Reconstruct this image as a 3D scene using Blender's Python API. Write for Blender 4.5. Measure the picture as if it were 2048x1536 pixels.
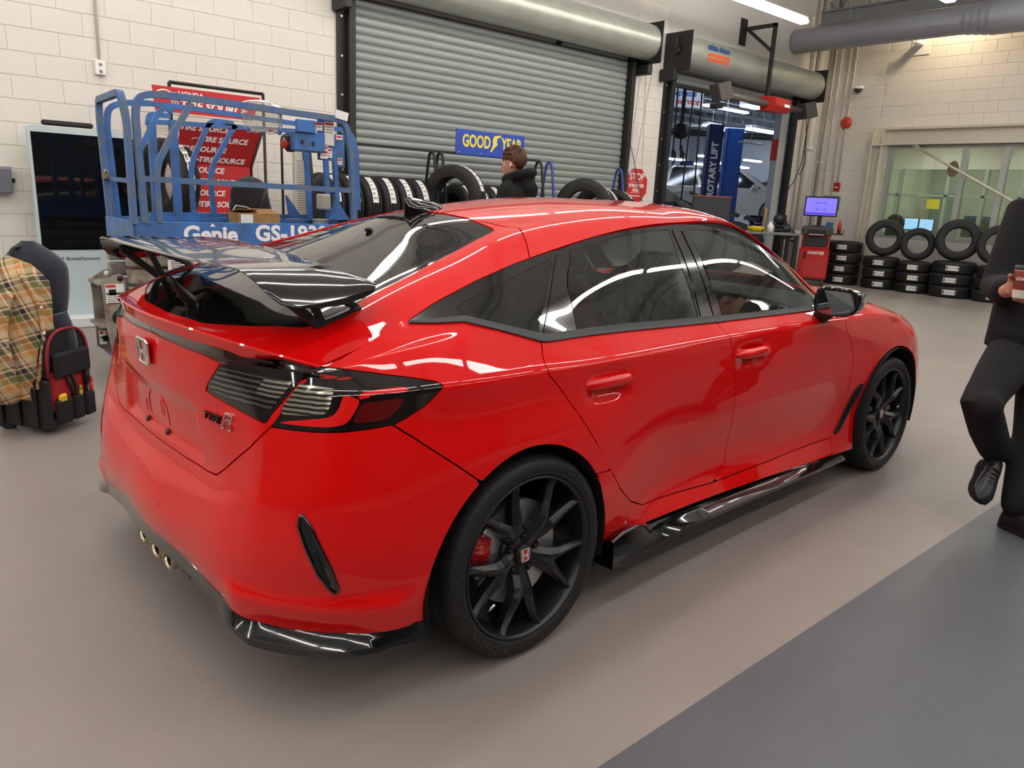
import bpy, math, random
import numpy as np
from mathutils import Vector, Matrix
from mathutils.bvhtree import BVHTree
random.seed(7)
for o in list(bpy.data.objects): bpy.data.objects.remove(o, do_unlink=True)
scn = bpy.context.scene
COL = scn.collection
PI = math.pi

# ---------------------------------------------------------------- camera
CAM = np.array([-1.38643, -2.42812, 1.38027]); YAW, PITCH, ROLL, FPX = 0.85171, 0.24524, 0.04871, 1487.745
CAR_YAW = 0.04125
def cam_basis():
    f = np.array([math.cos(YAW)*math.cos(PITCH), math.sin(YAW)*math.cos(PITCH), -math.sin(PITCH)])
    r = np.array([math.sin(YAW), -math.cos(YAW), 0.]); u = np.cross(r, f)
    c, s = math.cos(ROLL), math.sin(ROLL)
    return c*r+s*u, -s*r+c*u, f
CR, CU, CF = cam_basis()
cd = bpy.data.cameras.new('camera'); cam = bpy.data.objects.new('camera', cd); COL.objects.link(cam)
cd.sensor_width = 36.; cd.lens = FPX/2048*36; cd.clip_start = .05; cd.clip_end = 200
M = Matrix.Identity(4)
for i in range(3):
    M[i][0], M[i][1], M[i][2], M[i][3] = CR[i], CU[i], -CF[i], CAM[i]
cam.matrix_world = M
scn.camera = cam
def ray(px): return CF+CR*(px[0]-1024)/FPX-CU*(px[1]-768)/FPX
def hit(px, ax, val):                       # pixel -> point on a world plane (wall, floor)
    d = ray(px); return CAM+(val-CAM[ax])/d[ax]*d
_c, _s = math.cos(CAR_YAW), math.sin(CAR_YAW)
def w2c(v): return np.array([v[0]*_c+v[1]*_s, -v[0]*_s+v[1]*_c, v[2]])
def c2w(v): return np.array([v[0]*_c-v[1]*_s, v[0]*_s+v[1]*_c, v[2]])
CAMC = w2c(CAM)
def chit(px, ax, val):                      # the same in the car's frame
    d = w2c(ray(px)); return CAMC+(val-CAMC[ax])/d[ax]*d

# ---------------------------------------------------------------- world, view
w = bpy.data.worlds.new('world'); scn.world = w; w.use_nodes = True
w.node_tree.nodes['Background'].inputs[0].default_value = (.75, .85, 1, 1)
w.node_tree.nodes['Background'].inputs[1].default_value = .25
scn.view_settings.view_transform = 'Standard'; scn.view_settings.look = 'None'
scn.view_settings.exposure = 0.12; scn.view_settings.gamma = 1
scn.view_settings.use_curve_mapping = False
TUBE_POWER = 16.0
BAY_POWER = 22.0

# ---------------------------------------------------------------- materials
def lin(c):
    if isinstance(c, str):
        c = c.lstrip('#'); c = [int(c[i:i+2], 16)/255 for i in (0, 2, 4)]
    return tuple(((x/12.92) if x <= .04045 else ((x+.055)/1.055)**2.4) for x in c)+(1,)
MATS = {}
def mat(name, col, rough=.5, metal=0., coat=0., emit=None, estr=1., noise=0., nscale=30., bump=0., bscale=200., spec=.5, coat_rough=.03, trans=0., alpha=1., ior=1.45, col2=None, sheen=0.):
    if name in MATS: return MATS[name]
    m = bpy.data.materials.new(name); m.use_nodes = True; nt = m.node_tree; b = nt.nodes['Principled BSDF']
    I = b.inputs
    I['Base Color'].default_value = lin(col); I['Roughness'].default_value = rough; I['Metallic'].default_value = metal
    I['Coat Weight'].default_value = coat; I['Coat Roughness'].default_value = coat_rough; I['Specular IOR Level'].default_value = spec
    I['Transmission Weight'].default_value = trans; I['Alpha'].default_value = alpha; I['IOR'].default_value = ior
    if sheen: I['Sheen Weight'].default_value = sheen
    if emit is not None:
        I['Emission Color'].default_value = lin(emit); I['Emission Strength'].default_value = estr
    if noise or bump:
        tc = nt.nodes.new('ShaderNodeTexCoord')
    if noise:
        n = nt.nodes.new('ShaderNodeTexNoise'); n.inputs['Scale'].default_value = nscale; n.inputs['Detail'].default_value = 5
        nt.links.new(tc.outputs['Object'], n.inputs['Vector'])
        r = nt.nodes.new('ShaderNodeValToRGB'); c = lin(col); d = lin(col2) if col2 else tuple(max(0, x*(1-noise)) for x in c[:3])+(1,)
        r.color_ramp.elements[0].color = d; r.color_ramp.elements[1].color = c
        r.color_ramp.elements[0].position = .35; r.color_ramp.elements[1].position = .6
        nt.links.new(n.outputs['Fac'], r.inputs[0]); nt.links.new(r.outputs[0], I['Base Color'])
    if bump:
        n2 = nt.nodes.new('ShaderNodeTexNoise'); n2.inputs['Scale'].default_value = bscale; n2.inputs['Detail'].default_value = 2
        nt.links.new(tc.outputs['Object'], n2.inputs['Vector'])
        bp = nt.nodes.new('ShaderNodeBump'); bp.inputs['Strength'].default_value = bump; bp.inputs['Distance'].default_value = .01
        nt.links.new(n2.outputs['Fac'], bp.inputs['Height']); nt.links.new(bp.outputs[0], I['Normal'])
    MATS[name] = m; return m
def glass_mat(name, tint, opacity=.5, rough=0., body='#101214', f0=1.7):
    """window glass: see-through tinted film plus mirror reflection by Fresnel"""
    if name in MATS: return MATS[name]
    m = bpy.data.materials.new(name); m.use_nodes = True; nt = m.node_tree; nt.nodes.clear()
    o = nt.nodes.new('ShaderNodeOutputMaterial'); t = nt.nodes.new('ShaderNodeBsdfTransparent'); t.inputs[0].default_value = lin(tint)
    d = nt.nodes.new('ShaderNodeBsdfDiffuse'); d.inputs[0].default_value = lin(body)
    g = nt.nodes.new('ShaderNodeBsdfGlossy'); g.inputs['Roughness'].default_value = rough; g.inputs[0].default_value = (1, 1, 1, 1)
    a = nt.nodes.new('ShaderNodeMixShader'); a.inputs[0].default_value = opacity
    nt.links.new(t.outputs[0], a.inputs[1]); nt.links.new(d.outputs[0], a.inputs[2])
    f = nt.nodes.new('ShaderNodeFresnel'); f.inputs[0].default_value = f0
    b = nt.nodes.new('ShaderNodeMixShader'); nt.links.new(f.outputs[0], b.inputs[0])
    nt.links.new(a.outputs[0], b.inputs[1]); nt.links.new(g.outputs[0], b.inputs[2]); nt.links.new(b.outputs[0], o.inputs[0])
    MATS[name] = m; return m

# ---------------------------------------------------------------- mesh helpers
class MB:
    """collects primitive shapes; build() links them as one mesh object"""
    def __init__(s): s.v = []; s.f = []; s.sm = []
    def add(s, v, f, smooth=False):
        n = len(s.v); s.v += [tuple(map(float, p)) for p in v]; s.f += [tuple(i+n for i in q) for q in f]; s.sm += [smooth]*len(f); return s
    def box(s, lo, hi, b=0.):
        lo, hi = np.minimum(lo, hi).astype(float), np.maximum(lo, hi).astype(float)
        if b <= 0:
            v = [(x, y, z) for x in (lo[0], hi[0]) for y in (lo[1], hi[1]) for z in (lo[2], hi[2])]
            return s.add(v, [(0, 1, 3, 2), (4, 6, 7, 5), (0, 4, 5, 1), (2, 3, 7, 6), (0, 2, 6, 4), (1, 5, 7, 3)])
        b = min(b, .49*float((hi-lo).min()))
        V = []; idx = {}
        for sx in (0, 1):
            for sy in (0, 1):
                for sz in (0, 1):
                    c = np.array([(lo, hi)[k][i] for i, k in enumerate((sx, sy, sz))]); sg = np.array([1 if k == 0 else -1 for k in (sx, sy, sz)])
                    for a in range(3):
                        p = c.copy()
                        for i in range(3):
                            if i != a: p[i] += sg[i]*b
                        idx[(sx, sy, sz, a)] = len(V); V.append(p)
        F = []
        def g(*k): return idx[k]
        for a in range(3):
            o = [i for i in range(3) if i != a]
            for sv in (0, 1):
                q = []
                for (p, r) in ((0, 0), (1, 0), (1, 1), (0, 1)):
                    k = [0, 0, 0]; k[a] = sv; k[o[0]] = p; k[o[1]] = r; q.append(g(*k, a))
                F.append(q)
            for p in (0, 1):
                for r in (0, 1):
                    k0 = [0, 0, 0]; k0[o[0]] = p; k0[o[1]] = r; k1 = list(k0); k1[a] = 1
                    F.append([g(*k0, o[0]), g(*k1, o[0]), g(*k1, o[1]), g(*k0, o[1])])
        for sx in (0, 1):
            for sy in (0, 1):
                for sz in (0, 1): F.append([g(sx, sy, sz, a) for a in range(3)])
        c = (lo+hi)/2; FF = []
        for q in F:
            P = [np.array(V[i]) for i in q]; n = np.cross(P[1]-P[0], P[2]-P[0])
            FF.append(tuple(q) if n@(sum(P)/len(P)-c) > 0 else tuple(reversed(q)))
        return s.add(V, FF)
    def obox(s, c, ax, ay, az, b=0.):                        # oriented box: centre and three half-axis vectors
        m = MB(); m.box((-1, -1, -1), (1, 1, 1)) if b <= 0 else m.box((-np.linalg.norm(ax), -np.linalg.norm(ay), -np.linalg.norm(az)), (np.linalg.norm(ax), np.linalg.norm(ay), np.linalg.norm(az)), b)
        A = [np.array(k, float) for k in (ax, ay, az)]
        if b > 0: A = [k/np.linalg.norm(k) for k in A]
        c = np.array(c, float)
        return s.add([c+p[0]*A[0]+p[1]*A[1]+p[2]*A[2] for p in m.v], m.f)
    def tube(s, pts, r, n=10, closed=False, cap=True, up=None, prof=None, smooth=True):
        """sweep a circle (or profile prof of (a,b) points) along pts; r scalar or per point"""
        P = [np.array(p, float) for p in pts]; N = len(P); R = [r]*N if np.isscalar(r) else list(r)
        T = []
        for i in range(N):
            a = P[(i-1) % N] if (closed or i > 0) else P[i]; b = P[(i+1) % N] if (closed or i < N-1) else P[i]
            t = b-a; T.append(t/(np.linalg.norm(t)+1e-12))
        u = np.array(up, float) if up is not None else (np.array([0, 0, 1.]) if abs(T[0][2]) < .9 else np.array([1., 0, 0]))
        pr = prof or [(math.cos(2*PI*k/n), math.sin(2*PI*k/n)) for k in range(n)]; n = len(pr); V = []
        for i in range(N):
            u = u-(u@T[i])*T[i]; u /= np.linalg.norm(u)+1e-12; w_ = np.cross(T[i], u)
            V += [P[i]+R[i]*(a*w_+b*u) for a, b in pr]
        F = []
        for i in range(N if closed else N-1):
            j = (i+1) % N
            F += [(i*n+k, i*n+(k+1) % n, j*n+(k+1) % n, j*n+k) for k in range(n)]
        s.add(V, F, smooth)
        if cap and not closed:
            b0 = len(s.v)-len(V); s.f += [tuple(b0+k for k in reversed(range(n))), tuple(b0+(N-1)*n+k for k in range(n))]; s.sm += [False, False]
        return s
    def cyl(s, a, b, r, n=20, r2=None, smooth=True): return s.tube([a, b], [r, r if r2 is None else r2], n, smooth=smooth)
    def lathe(s, prof, n=32, axis='z', c=(0, 0, 0), smooth=True, closed=False):
        V = []; K = len(prof)
        for i in range(n):
            a = 2*PI*i/n; ca, sa = math.cos(a), math.sin(a)
            for r, h in prof:
                p = {'z': (r*ca, r*sa, h), 'y': (r*ca, h, r*sa), 'x': (h, r*ca, r*sa)}[axis]; V.append((p[0]+c[0], p[1]+c[1], p[2]+c[2]))
        F = []
        for i in range(n):
            j = (i+1) % n
            for k in range(K if closed else K-1):
                l = (k+1) % K; q = (i*K+k, j*K+k, j*K+l, i*K+l); F.append(q if axis != 'y' else q[::-1])
        return s.add(V, F, smooth)
    def prism(s, poly, h0, h1, plane='xy', smooth=False):
        """polygon extruded along the remaining axis from h0 to h1"""
        def P(a, b, h): return {'xy': (a, b, h), 'xz': (a, h, b), 'yz': (h, a, b)}[plane]
        n = len(poly); V = [P(a, b, h0) for a, b in poly]+[P(a, b, h1) for a, b in poly]
        F = [tuple(range(n))[::-1], tuple(range(n, 2*n))]+[(k, (k+1) % n, n+(k+1) % n, n+k) for k in range(n)]
        return s.add(V, F, smooth)
    def sphere(s, c, r, n=16, m=10, sc=(1, 1, 1)):
        V = [(c[0], c[1], c[2]-r*sc[2])]
        for i in range(1, m):
            t = -PI/2+PI*i/m
            V += [(c[0]+r*sc[0]*math.cos(t)*math.cos(2*PI*k/n), c[1]+r*sc[1]*math.cos(t)*math.sin(2*PI*k/n), c[2]+r*sc[2]*math.sin(t)) for k in range(n)]
        V.append((c[0], c[1], c[2]+r*sc[2])); F = [(0, 1+(k+1) % n, 1+k) for k in range(n)]
        for i in range(m-2):
            a, b = 1+i*n, 1+(i+1)*n; F += [(a+k, a+(k+1) % n, b+(k+1) % n, b+k) for k in range(n)]
        a = 1+(m-2)*n; F += [(a+k, a+(k+1) % n, len(V)-1) for k in range(n)]
        return s.add(V, F, True)
    def grid(s, rows, smooth=True, closed=False):
        n = len(rows[0]); V = [p for r in rows for p in r]; F = []
        for i in range(len(rows)-1):
            F += [(i*n+k, i*n+(k+1) % n, (i+1)*n+(k+1) % n, (i+1)*n+k) for k in range(n if closed else n-1)]
        return s.add(V, F, smooth)
    def xf(s, M):
        s.v = [tuple(M @ Vector(p)) for p in s.v]; return s
    def mesh(s, name):
        me = bpy.data.meshes.new(name); me.from_pydata(s.v, [], s.f); me.polygons.foreach_set('use_smooth', s.sm); me.update(); return me
    def build(s, name, m, parent=None, loc=None, auto=None):
        me = s.mesh(name); me.materials.append(m)
        if auto: me.set_sharp_from_angle(angle=math.radians(auto))
        return link(name, me, parent, loc)
def link(name, me, parent=None, loc=None):
    o = bpy.data.objects.new(name, me); COL.objects.link(o)
    if parent is not None: o.parent = parent
    if loc is not None: o.location = loc
    return o
def tag(o, label=None, cat=None, group=None, kind=None):
    if label: o['label'] = label
    if cat: o['category'] = cat
    if group: o['group'] = group
    if kind: o['kind'] = kind
    return o
def empty(name, loc=(0, 0, 0), rz=0., label=None, cat=None, group=None):
    o = bpy.data.objects.new(name, None); COL.objects.link(o); o.location = loc; o.rotation_euler = (0, 0, rz); o.empty_display_size = .1
    return tag(o, label, cat, group)
def copy_tree(o, parent=None):
    c = o.copy(); COL.objects.link(c); c.parent = parent
    for ch in list(o.children): copy_tree(ch, c)
    return c
def text_mesh(txt, size=1., shear=0., bold=0., extrude=.001, align='CENTER', space=1.):
    cu = bpy.data.curves.new('t', 'FONT'); cu.body = txt; cu.size = size; cu.shear = shear; cu.offset = bold; cu.extrude = extrude
    cu.align_x = align; cu.align_y = 'CENTER'; cu.space_character = space; cu.resolution_u = 3
    ob = bpy.data.objects.new('t', cu); COL.objects.link(ob); bpy.context.view_layer.update()
    me = bpy.data.meshes.new_from_object(ob.evaluated_get(bpy.context.evaluated_depsgraph_get()))
    bpy.data.objects.remove(ob); bpy.data.curves.remove(cu); return me
def text(name, txt, m, parent, origin, xdir, ydir, size, sx=1., **k):
    """flat lettering lying in the plane (xdir, ydir), centred on origin (parent's frame)"""
    me = text_mesh(txt, size, **k); X, Y = Vector(xdir).normalized(), Vector(ydir).normalized(); Z = X.cross(Y)
    T = Matrix.Translation(Vector(origin)) @ Matrix(((X[0]*sx, Y[0], Z[0], 0), (X[1]*sx, Y[1], Z[1], 0), (X[2]*sx, Y[2], Z[2], 0), (0, 0, 0, 1)))
    me.transform(T); me.materials.clear(); me.materials.append(m); return link(name, me, parent)
def arc(c, r, a0, a1, n): return [(c[0]+r*math.cos(a0+(a1-a0)*i/n), c[1]+r*math.sin(a0+(a1-a0)*i/n)) for i in range(n+1)]
def rpoly(pts, r, n=4):
    """polygon (2-D) with rounded corners"""
    out = []; N = len(pts)
    for i in range(N):
        p, a, b = (np.array(pts[k % N], float) for k in (i, i-1, i+1)); da, db = a-p, b-p
        la, lb = np.linalg.norm(da), np.linalg.norm(db); t = min(r, .45*la, .45*lb); A, B = p+da/la*t, p+db/lb*t
        out += [tuple((1-s)**2*A+2*s*(1-s)*p+s*s*B) for s in np.linspace(0, 1, n+1)]
    return out
# ================================================================= THE ROOM
YW, XW, ZC = 5.92, 14.15, 5.7          # rear wall, right wall, ceiling
XL, YF = -11., -15.                      # walls behind the camera
def struct(mb, name, m, parent=None, **k): return tag(mb.build(name, m, parent, **k), kind='structure') if parent is None else mb.build(name, m, parent, **k)
# floor: light taupe epoxy, a blue-grey lane along the car
m = bpy.data.materials.new('epoxy_floor'); m.use_nodes = True; nt = m.node_tree; b = nt.nodes['Principled BSDF']; L = nt.links.new
tc = nt.nodes.new('ShaderNodeTexCoord'); sx = nt.nodes.new('ShaderNodeSeparateXYZ'); L(tc.outputs['Object'], sx.inputs[0])
lt = nt.nodes.new('ShaderNodeMath'); lt.operation = 'LESS_THAN'; lt.inputs[1].default_value = -1.408; L(sx.outputs['Y'], lt.inputs[0])
gt = nt.nodes.new('ShaderNodeMath'); gt.operation = 'GREATER_THAN'; gt.inputs[1].default_value = -5.2; L(sx.outputs['Y'], gt.inputs[0])
ml = nt.nodes.new('ShaderNodeMath'); ml.operation = 'MULTIPLY'; L(lt.outputs[0], ml.inputs[0]); L(gt.outputs[0], ml.inputs[1])
n1 = nt.nodes.new('ShaderNodeTexNoise'); n1.inputs['Scale'].default_value = 1.3; n1.inputs['Detail'].default_value = 6; L(tc.outputs['Object'], n1.inputs['Vector'])
n2 = nt.nodes.new('ShaderNodeTexNoise'); n2.inputs['Scale'].default_value = 260; n2.inputs['Detail'].default_value = 2; L(tc.outputs['Object'], n2.inputs['Vector'])
def ramp(a, c, src):
    r = nt.nodes.new('ShaderNodeValToRGB'); r.color_ramp.elements[0].color = lin(a); r.color_ramp.elements[1].color = lin(c); r.color_ramp.elements[0].position = .3; r.color_ramp.elements[1].position = .7; L(src, r.inputs[0]); return r
ra, rb = ramp('#8d837d', '#978d86', n1.outputs['Fac']), ramp('#54565a', '#5c5e63', n1.outputs['Fac'])
mx = nt.nodes.new('ShaderNodeMix'); mx.data_type = 'RGBA'; L(ml.outputs[0], mx.inputs[0]); L(ra.outputs[0], mx.inputs[6]); L(rb.outputs[0], mx.inputs[7]); L(mx.outputs[2], b.inputs['Base Color'])
b.inputs['Roughness'].default_value = .36
bp = nt.nodes.new('ShaderNodeBump'); bp.inputs['Strength'].default_value = .35; bp.inputs['Distance'].default_value = .004; L(n2.outputs['Fac'], bp.inputs['Height']); L(bp.outputs[0], b.inputs['Normal'])
FLOORM = m
mb = MB(); mb.box((XL, YF, -.1), (32, 24, 0)); struct(mb, 'floor', FLOORM)
WALLM = mat('white_block_paint', '#e4dfd6', .55, bump=.25, bscale=90)
JOINT = mat('painted_joint', '#d8d2c8', .7)
PLAINW = mat('plain_wall', '#dcd8d0', .6)
OX0, OX1, OZ = 9.06, 12.99, 3.62       # open doorway to the far bay
DX0, DX1 = 3.10, 8.06                  # closed roller door
BK = .006
# rear wall with the two doorways
mb = MB()
for lo, hi in (((XL, 0), (DX0, ZC)), ((DX0, 3.75), (DX1, ZC)), ((DX1, 0), (OX0, ZC)), ((OX0, 3.75), (OX1, ZC)), ((OX1, 0), (32, ZC))): mb.box((lo[0], YW+BK, lo[1]), (hi[0], YW+.22, hi[1]))
wall_back = struct(mb, 'wall_back', JOINT)
CH, CW = .2032, .4064
def block_mesh(w_, axis):
    q = MB(); g = .0022; q.box((g-w_/2, -BK, g-CH/2), (w_/2-g, .004, CH/2-g), .004) if axis == 'x' else q.box((-BK, g-w_/2, g-CH/2), (.004, w_/2-g, CH/2-g), .004)
    me = q.mesh('block'); me.materials.append(WALLM); return me
BM = {}
def lay(parent, axis, a0, a1, z0, z1, plane, skip=None):
    for r in range(int(round(z0/CH)), int(math.ceil(z1/CH))):
        zc = (r+.5)*CH; o = 0 if r % 2 else CW/2
        k = math.floor((a0-o)/CW)
        while o+k*CW < a1:
            s, e = max(a0, o+k*CW), min(a1, o+(k+1)*CW); k += 1
            if e-s < .05: continue
            c = (s+e)/2
            if skip and skip(c, zc): continue
            key = (axis, round(e-s, 3))
            if key not in BM: BM[key] = block_mesh(e-s, axis)
            ob = link('block', BM[key], parent); ob.location = (c, plane+BK, zc) if axis == 'x' else (plane+BK, c, zc)
lay(wall_back, 'x', -.85, DX0-.12, .4, 3.5, YW)
lay(wall_back, 'x', DX1+.12, OX0-.14, 1.0, 4.3, YW)
# plain faces of the wall where courses cannot be made out
mb = MB(); mb.box((XL, YW, 0), (-.85, YW+BK, ZC)); mb.box((-.85, YW, 0), (DX0-.12, YW+BK, .4)); mb.box((-.85, YW, 3.66), (DX0-.12, YW+BK, ZC)); mb.box((DX0-.12, YW, 3.7), (DX1+.12, YW+BK, ZC)); mb.box((DX1+.12, YW, 4.47), (OX0-.14, YW+BK, ZC)); mb.box((DX1+.12, YW, 0), (OX0-.14, YW+BK, 1.0)); mb.box((OX0-.14, YW, 3.7), (XW, YW+BK, ZC)); mb.box((OX1+.12, YW, 0), (XW, YW+BK, 3.7))
mb.build('wall_face', PLAINW, wall_back)
# right wall with the long office window
WY1, WZ0, WZ1 = 4.40, .95, 2.72        # window: y below WY1, between WZ0 and WZ1
LY = 4.72                              # steel frame edge
mb = MB(); mb.box((XW+BK, LY, 0), (XW+.22, YW+.2, ZC)); mb.box((XW+BK, YF, WZ1+.25), (XW+.22, LY, ZC)); mb.box((XW+BK, YF, 0), (XW+.22, LY, WZ0)); mb.box((XW+BK, YF, WZ0), (XW+.22, -3.2, WZ1+.3))
wall_right = struct(mb, 'wall_right', JOINT)
lay(wall_right, 'y', LY, YW, .8, 5.0, XW)
lay(wall_right, 'y', 2.0, LY, 3.06, 4.7, XW)
mb = MB(); mb.box((XW, LY, 0), (XW+BK, YW, .8)); mb.box((XW, LY, 5.08), (XW+BK, YW, ZC)); mb.box((XW, 2.0, 4.68), (XW+BK, LY, ZC)); mb.box((XW, YF, WZ1+.3), (XW+BK, 2.0, ZC)); mb.box((XW, YF, 0), (XW+BK, LY, WZ0)); mb.build('wall_face', PLAINW, wall_right)
SHADEW = mat('grey_wall', '#6f6c68', .7)
mb = MB(); mb.box((XL-.2, YF, 0), (XL, YW+.2, ZC)); struct(mb, 'wall_left', SHADEW)
mb = MB(); mb.box((XL, YF-.2, 0), (XW+.2, YF, ZC)); struct(mb, 'wall_front', SHADEW)
DECK = mat('ceiling_deck', '#b9b9b8', .7)
mb = MB(); mb.box((XL, YF, ZC), (XW+.2, YW+.2, ZC+.1)); struct(mb, 'ceiling', DECK)
JOIST = mat('joist_grey', '#8d8f92', .5)
for k in range(9):
    x = -7.2+2.6*k
    if x > XW: break
    t = empty('roof_joist', (x, 0, 5.15), 0, 'grey steel bar joist under the roof deck', 'joist', 'roof joists')
    t['label'] = 'grey steel bar joist under the roof deck, nearest the right wall' if k == 8 else 'grey steel bar joist spanning the room under the roof deck'
    mb = MB(); mb.box((-.05, YF, .42), (.05, YW, .48)); mb.build('top_chord', JOIST, t); mb = MB(); mb.box((-.05, YF, 0), (.05, YW, .06)); mb.build('bottom_chord', JOIST, t)
    mb = MB(); y = YF+.3; pts = []
    while y < YW-.2: pts += [(0, y, .03), (0, y+.35, .45)]; y += .7
    mb.tube(pts, .015, 5); mb.build('web', JOIST, t)
# ---- light fixtures: rows of long tubes hung at 4.2 m along the building
TUBE = mat('lit_tube', '#ffffff', emit='#fffaf3', estr=TUBE_POWER); FIXT = mat('fixture_white', '#e8e8e6', .5)
def fixture(x0, y, z=4.2, ln=2.44, label=''):
    t = empty('tube_light', (x0, y, z), 0, label, 'light', 'hanging tube lights')
    mb = MB(); mb.box((0, -.045, .06), (ln, .045, .11), .01); mb.build('housing', FIXT, t)
    mb = MB(); mb.box((.02, -.075, .0), (ln-.02, .075, .06), .02); mb.build('diffuser', TUBE, t)
    for a in (.4, ln-.4): mb = MB(); mb.cyl((a, 0, .11), (a, 0, ZC-z-.02), .004, 5); mb.build('hanger', JOIST, t)
for j, y in enumerate((4.25, 2.15, .05, -2.05, -4.15, -6.8)):
    for k in range(8):
        x = 10.15-2.44-2.62*k
        if x < XL+.3: break
        if k == 0 and j >= 2: fixture(x+2.62, y, 4.2, 1.8, 'shorter lit tube light added at a row end to brighten the right wall')  # unseen row ends, added to brighten the right wall
        if j == 0 and k == 0: lb = 'long lit tube light hanging nearest above the open doorway'
        else: lb = 'long lit tube light in a row hanging under the ceiling'
        fixture(x, y, 4.2, 2.44, lb)
fixture(9.9, 1.05, 4.2, 2.44, 'lit tube light added outside the row to brighten the right wall')  # extra out-of-view tube, added for more light on the right wall
# warm lamp that washes the right wall above the office window
t = empty('wall_lamp', (13.50, 3.45, 5.14), 0, 'warm hanging lamp lighting the right wall above the window', 'lamp')
mb = MB(); mb.lathe([(.05, .22), (.09, .18), (.20, .0)], 24); mb.build('shade', FIXT, t); mb = MB(); mb.cyl((0, 0, .2), (0, 0, ZC-5.15), .012, 8); mb.build('stem', FIXT, t); mb = MB(); mb.sphere((0, 0, .02), .09, 16, 10); mb.build('bulb', mat('warm_bulb', '#ffffff', emit='#ffe8c2', estr=260.), t)
# ---- closed roller door and the rolled-up one
SLAT = mat('door_slat_grey', '#989e9a', .42, metal=.25)
GUIDE = mat('guide_black', '#232223', .5)
HOODM = mat('galvanised_hood', '#b4b9ad', .33, metal=.4, noise=.12, nscale=4)
BOLT = mat('bolt_zinc', '#c9c7c2', .35, metal=.8)
P_SL = .0955
q = MB(); pr = [(0, 0), (-.012, .006), (-.020, .028), (-.022, .048), (-.020, .066), (-.010, .083), (0, .088), (.003, .0955)]
q.grid([[(0, a, b) for a, b in pr], [(DX1-DX0-.02, a, b) for a, b in pr]], smooth=False); SLM = q.mesh('door_slat'); SLM.materials.append(SLAT)
def guides(parent, x0, x1, w0, w1, zt):
    for x, w_, s in ((x0, w0, 1), (x1, w1, -1)):
        mb = MB(); a, b_ = (x-w_, x+.02) if s > 0 else (x-.02, x+w_); mb.box((a, YW-.012, 0), (b_, YW-.002, zt), .002); mb.box((x-.05*s, YW-.11, 0), (x+.035*s, YW-.012, zt), .004); mb.box((x+.02*s, YW-.012, 0), (x+.05*s, YW+.03, zt)); g = mb.build('guide_rail', GUIDE, parent)
        for k in range(9):
            zc = .35+.42*k
            if zc > zt-.1: break
            mb = MB(); c = (x-w_*.62*s, YW-.012, zc); mb.cyl(c, (c[0], c[1]-.014, zc), .014, 8); mb.build('bolt', BOLT, g)
def roll_hood(parent, x0, x1, zc=3.78, yc=5.655, r=.255):
    mb = MB(); A = np.linspace(-2.3, 1.9, 26); prof = [(yc-r*math.cos(a), zc+r*math.sin(a)) for a in A]
    prof = [(YW-.02, zc+r*.98)]+prof[::-1]
    mb.grid([[(x, y, z) for y, z in prof] for x in (x0, (x0+x1)/2-.002, (x0+x1)/2+.002, x1)]); h = mb.build('roll_hood', HOODM, parent)
    e = prof[-1]; mb = MB(); mb.tube([(x0, e[0]-.004, e[1]-.012), (x1, e[0]-.004, e[1]-.012)], .022, 8); mb.build('hood_edge', HOODM, h)
    for x, s in ((x0, -1), (x1, 1)):
        mb = MB(); mb.box((x, yc-r-.02, zc-r-.06), (x+.012*s, YW-.012, zc+r+.02)); mb.box((x, yc-.05, zc-r-.20), (x+.10*s, YW-.012, zc-r-.02), .01); mb.cyl((x+.01*s, yc, zc), (x+.07*s, yc, zc), .07, 16); mb.box((x+.012*s, yc-.02, zc+.06), (x+.06*s, yc+.10, zc+.22), .01); mb.build('end_bracket', GUIDE, h)
    return h
dr = empty('door_1', (0, 0, 0)); dr['kind'] = 'structure'
n = int(3.66/P_SL)
for k in range(n):
    o = link('slat', SLM, dr); o.location = (DX0+.01, YW+.02, k*P_SL)
guides(dr, DX0+.06, DX1-.02, .16, .10, 3.62); roll_hood(dr, DX0-.06, DX1+.06)
mb = MB(); mb.box((DX0, YW+.05, 0), (DX1, YW+.06, 3.75)); mb.build('door_back', GUIDE, dr)
mb = MB(); p = hit((1118, 86), 1, YW); mb.box((p[0]-.05, YW-.012, p[2]-.02), (p[0]+.05, YW+.02, p[2]+.02)); mb.build('vision_slot', GUIDE, dr)
d2 = empty('door_2', (0, 0, 0)); d2['kind'] = 'structure'
guides(d2, OX0, OX1, .16, .14, 3.62); roll_hood(d2, OX0-.20, OX1+.16)
q = MB(); q.grid([[(0, a, b) for a, b in pr], [(OX1-OX0, a, b) for a, b in pr]], smooth=False); SL2 = q.mesh('door_slat'); SL2.materials.append(SLAT)
for k in range(3):
    o = link('slat', SL2, d2); o.location = (OX0, YW+.02, 3.36+k*P_SL)
mb = MB(); mb.box((OX0, YW-.02, 3.30), (OX1, YW+.05, 3.36), .005); mb.build('bottom_bar', GUIDE, d2)
# maker's name on the hood of the open door
hc = (5.655, 3.78); a_ = .28
def on_hood(x, a, r=.2585): return np.array([x, hc[0]-r*math.cos(a), hc[1]+r*math.sin(a)])
HB = mat('print_blue', '#2f5296', .5); HO = mat('print_orange', '#e2643a', .5)
hx = 9.62; nrm = lambda a: np.array([0, math.sin(a), math.cos(a)])
text('door_lettering', 'atlas door', HB, d2, on_hood(hx, .40, .270), (1, 0, 0), nrm(.40), .15, bold=.004, extrude=.001)
for a, s in ((-.14, .07), (-.40, .07)):
    mb = MB(); rows = [[on_hood(x, t, .2595) for x in (hx-.30, hx+.30)] for t in np.linspace(a+.0, a+.19, 4)]; mb.grid(rows); mb.build('door_stripe', HO, d2)
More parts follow.
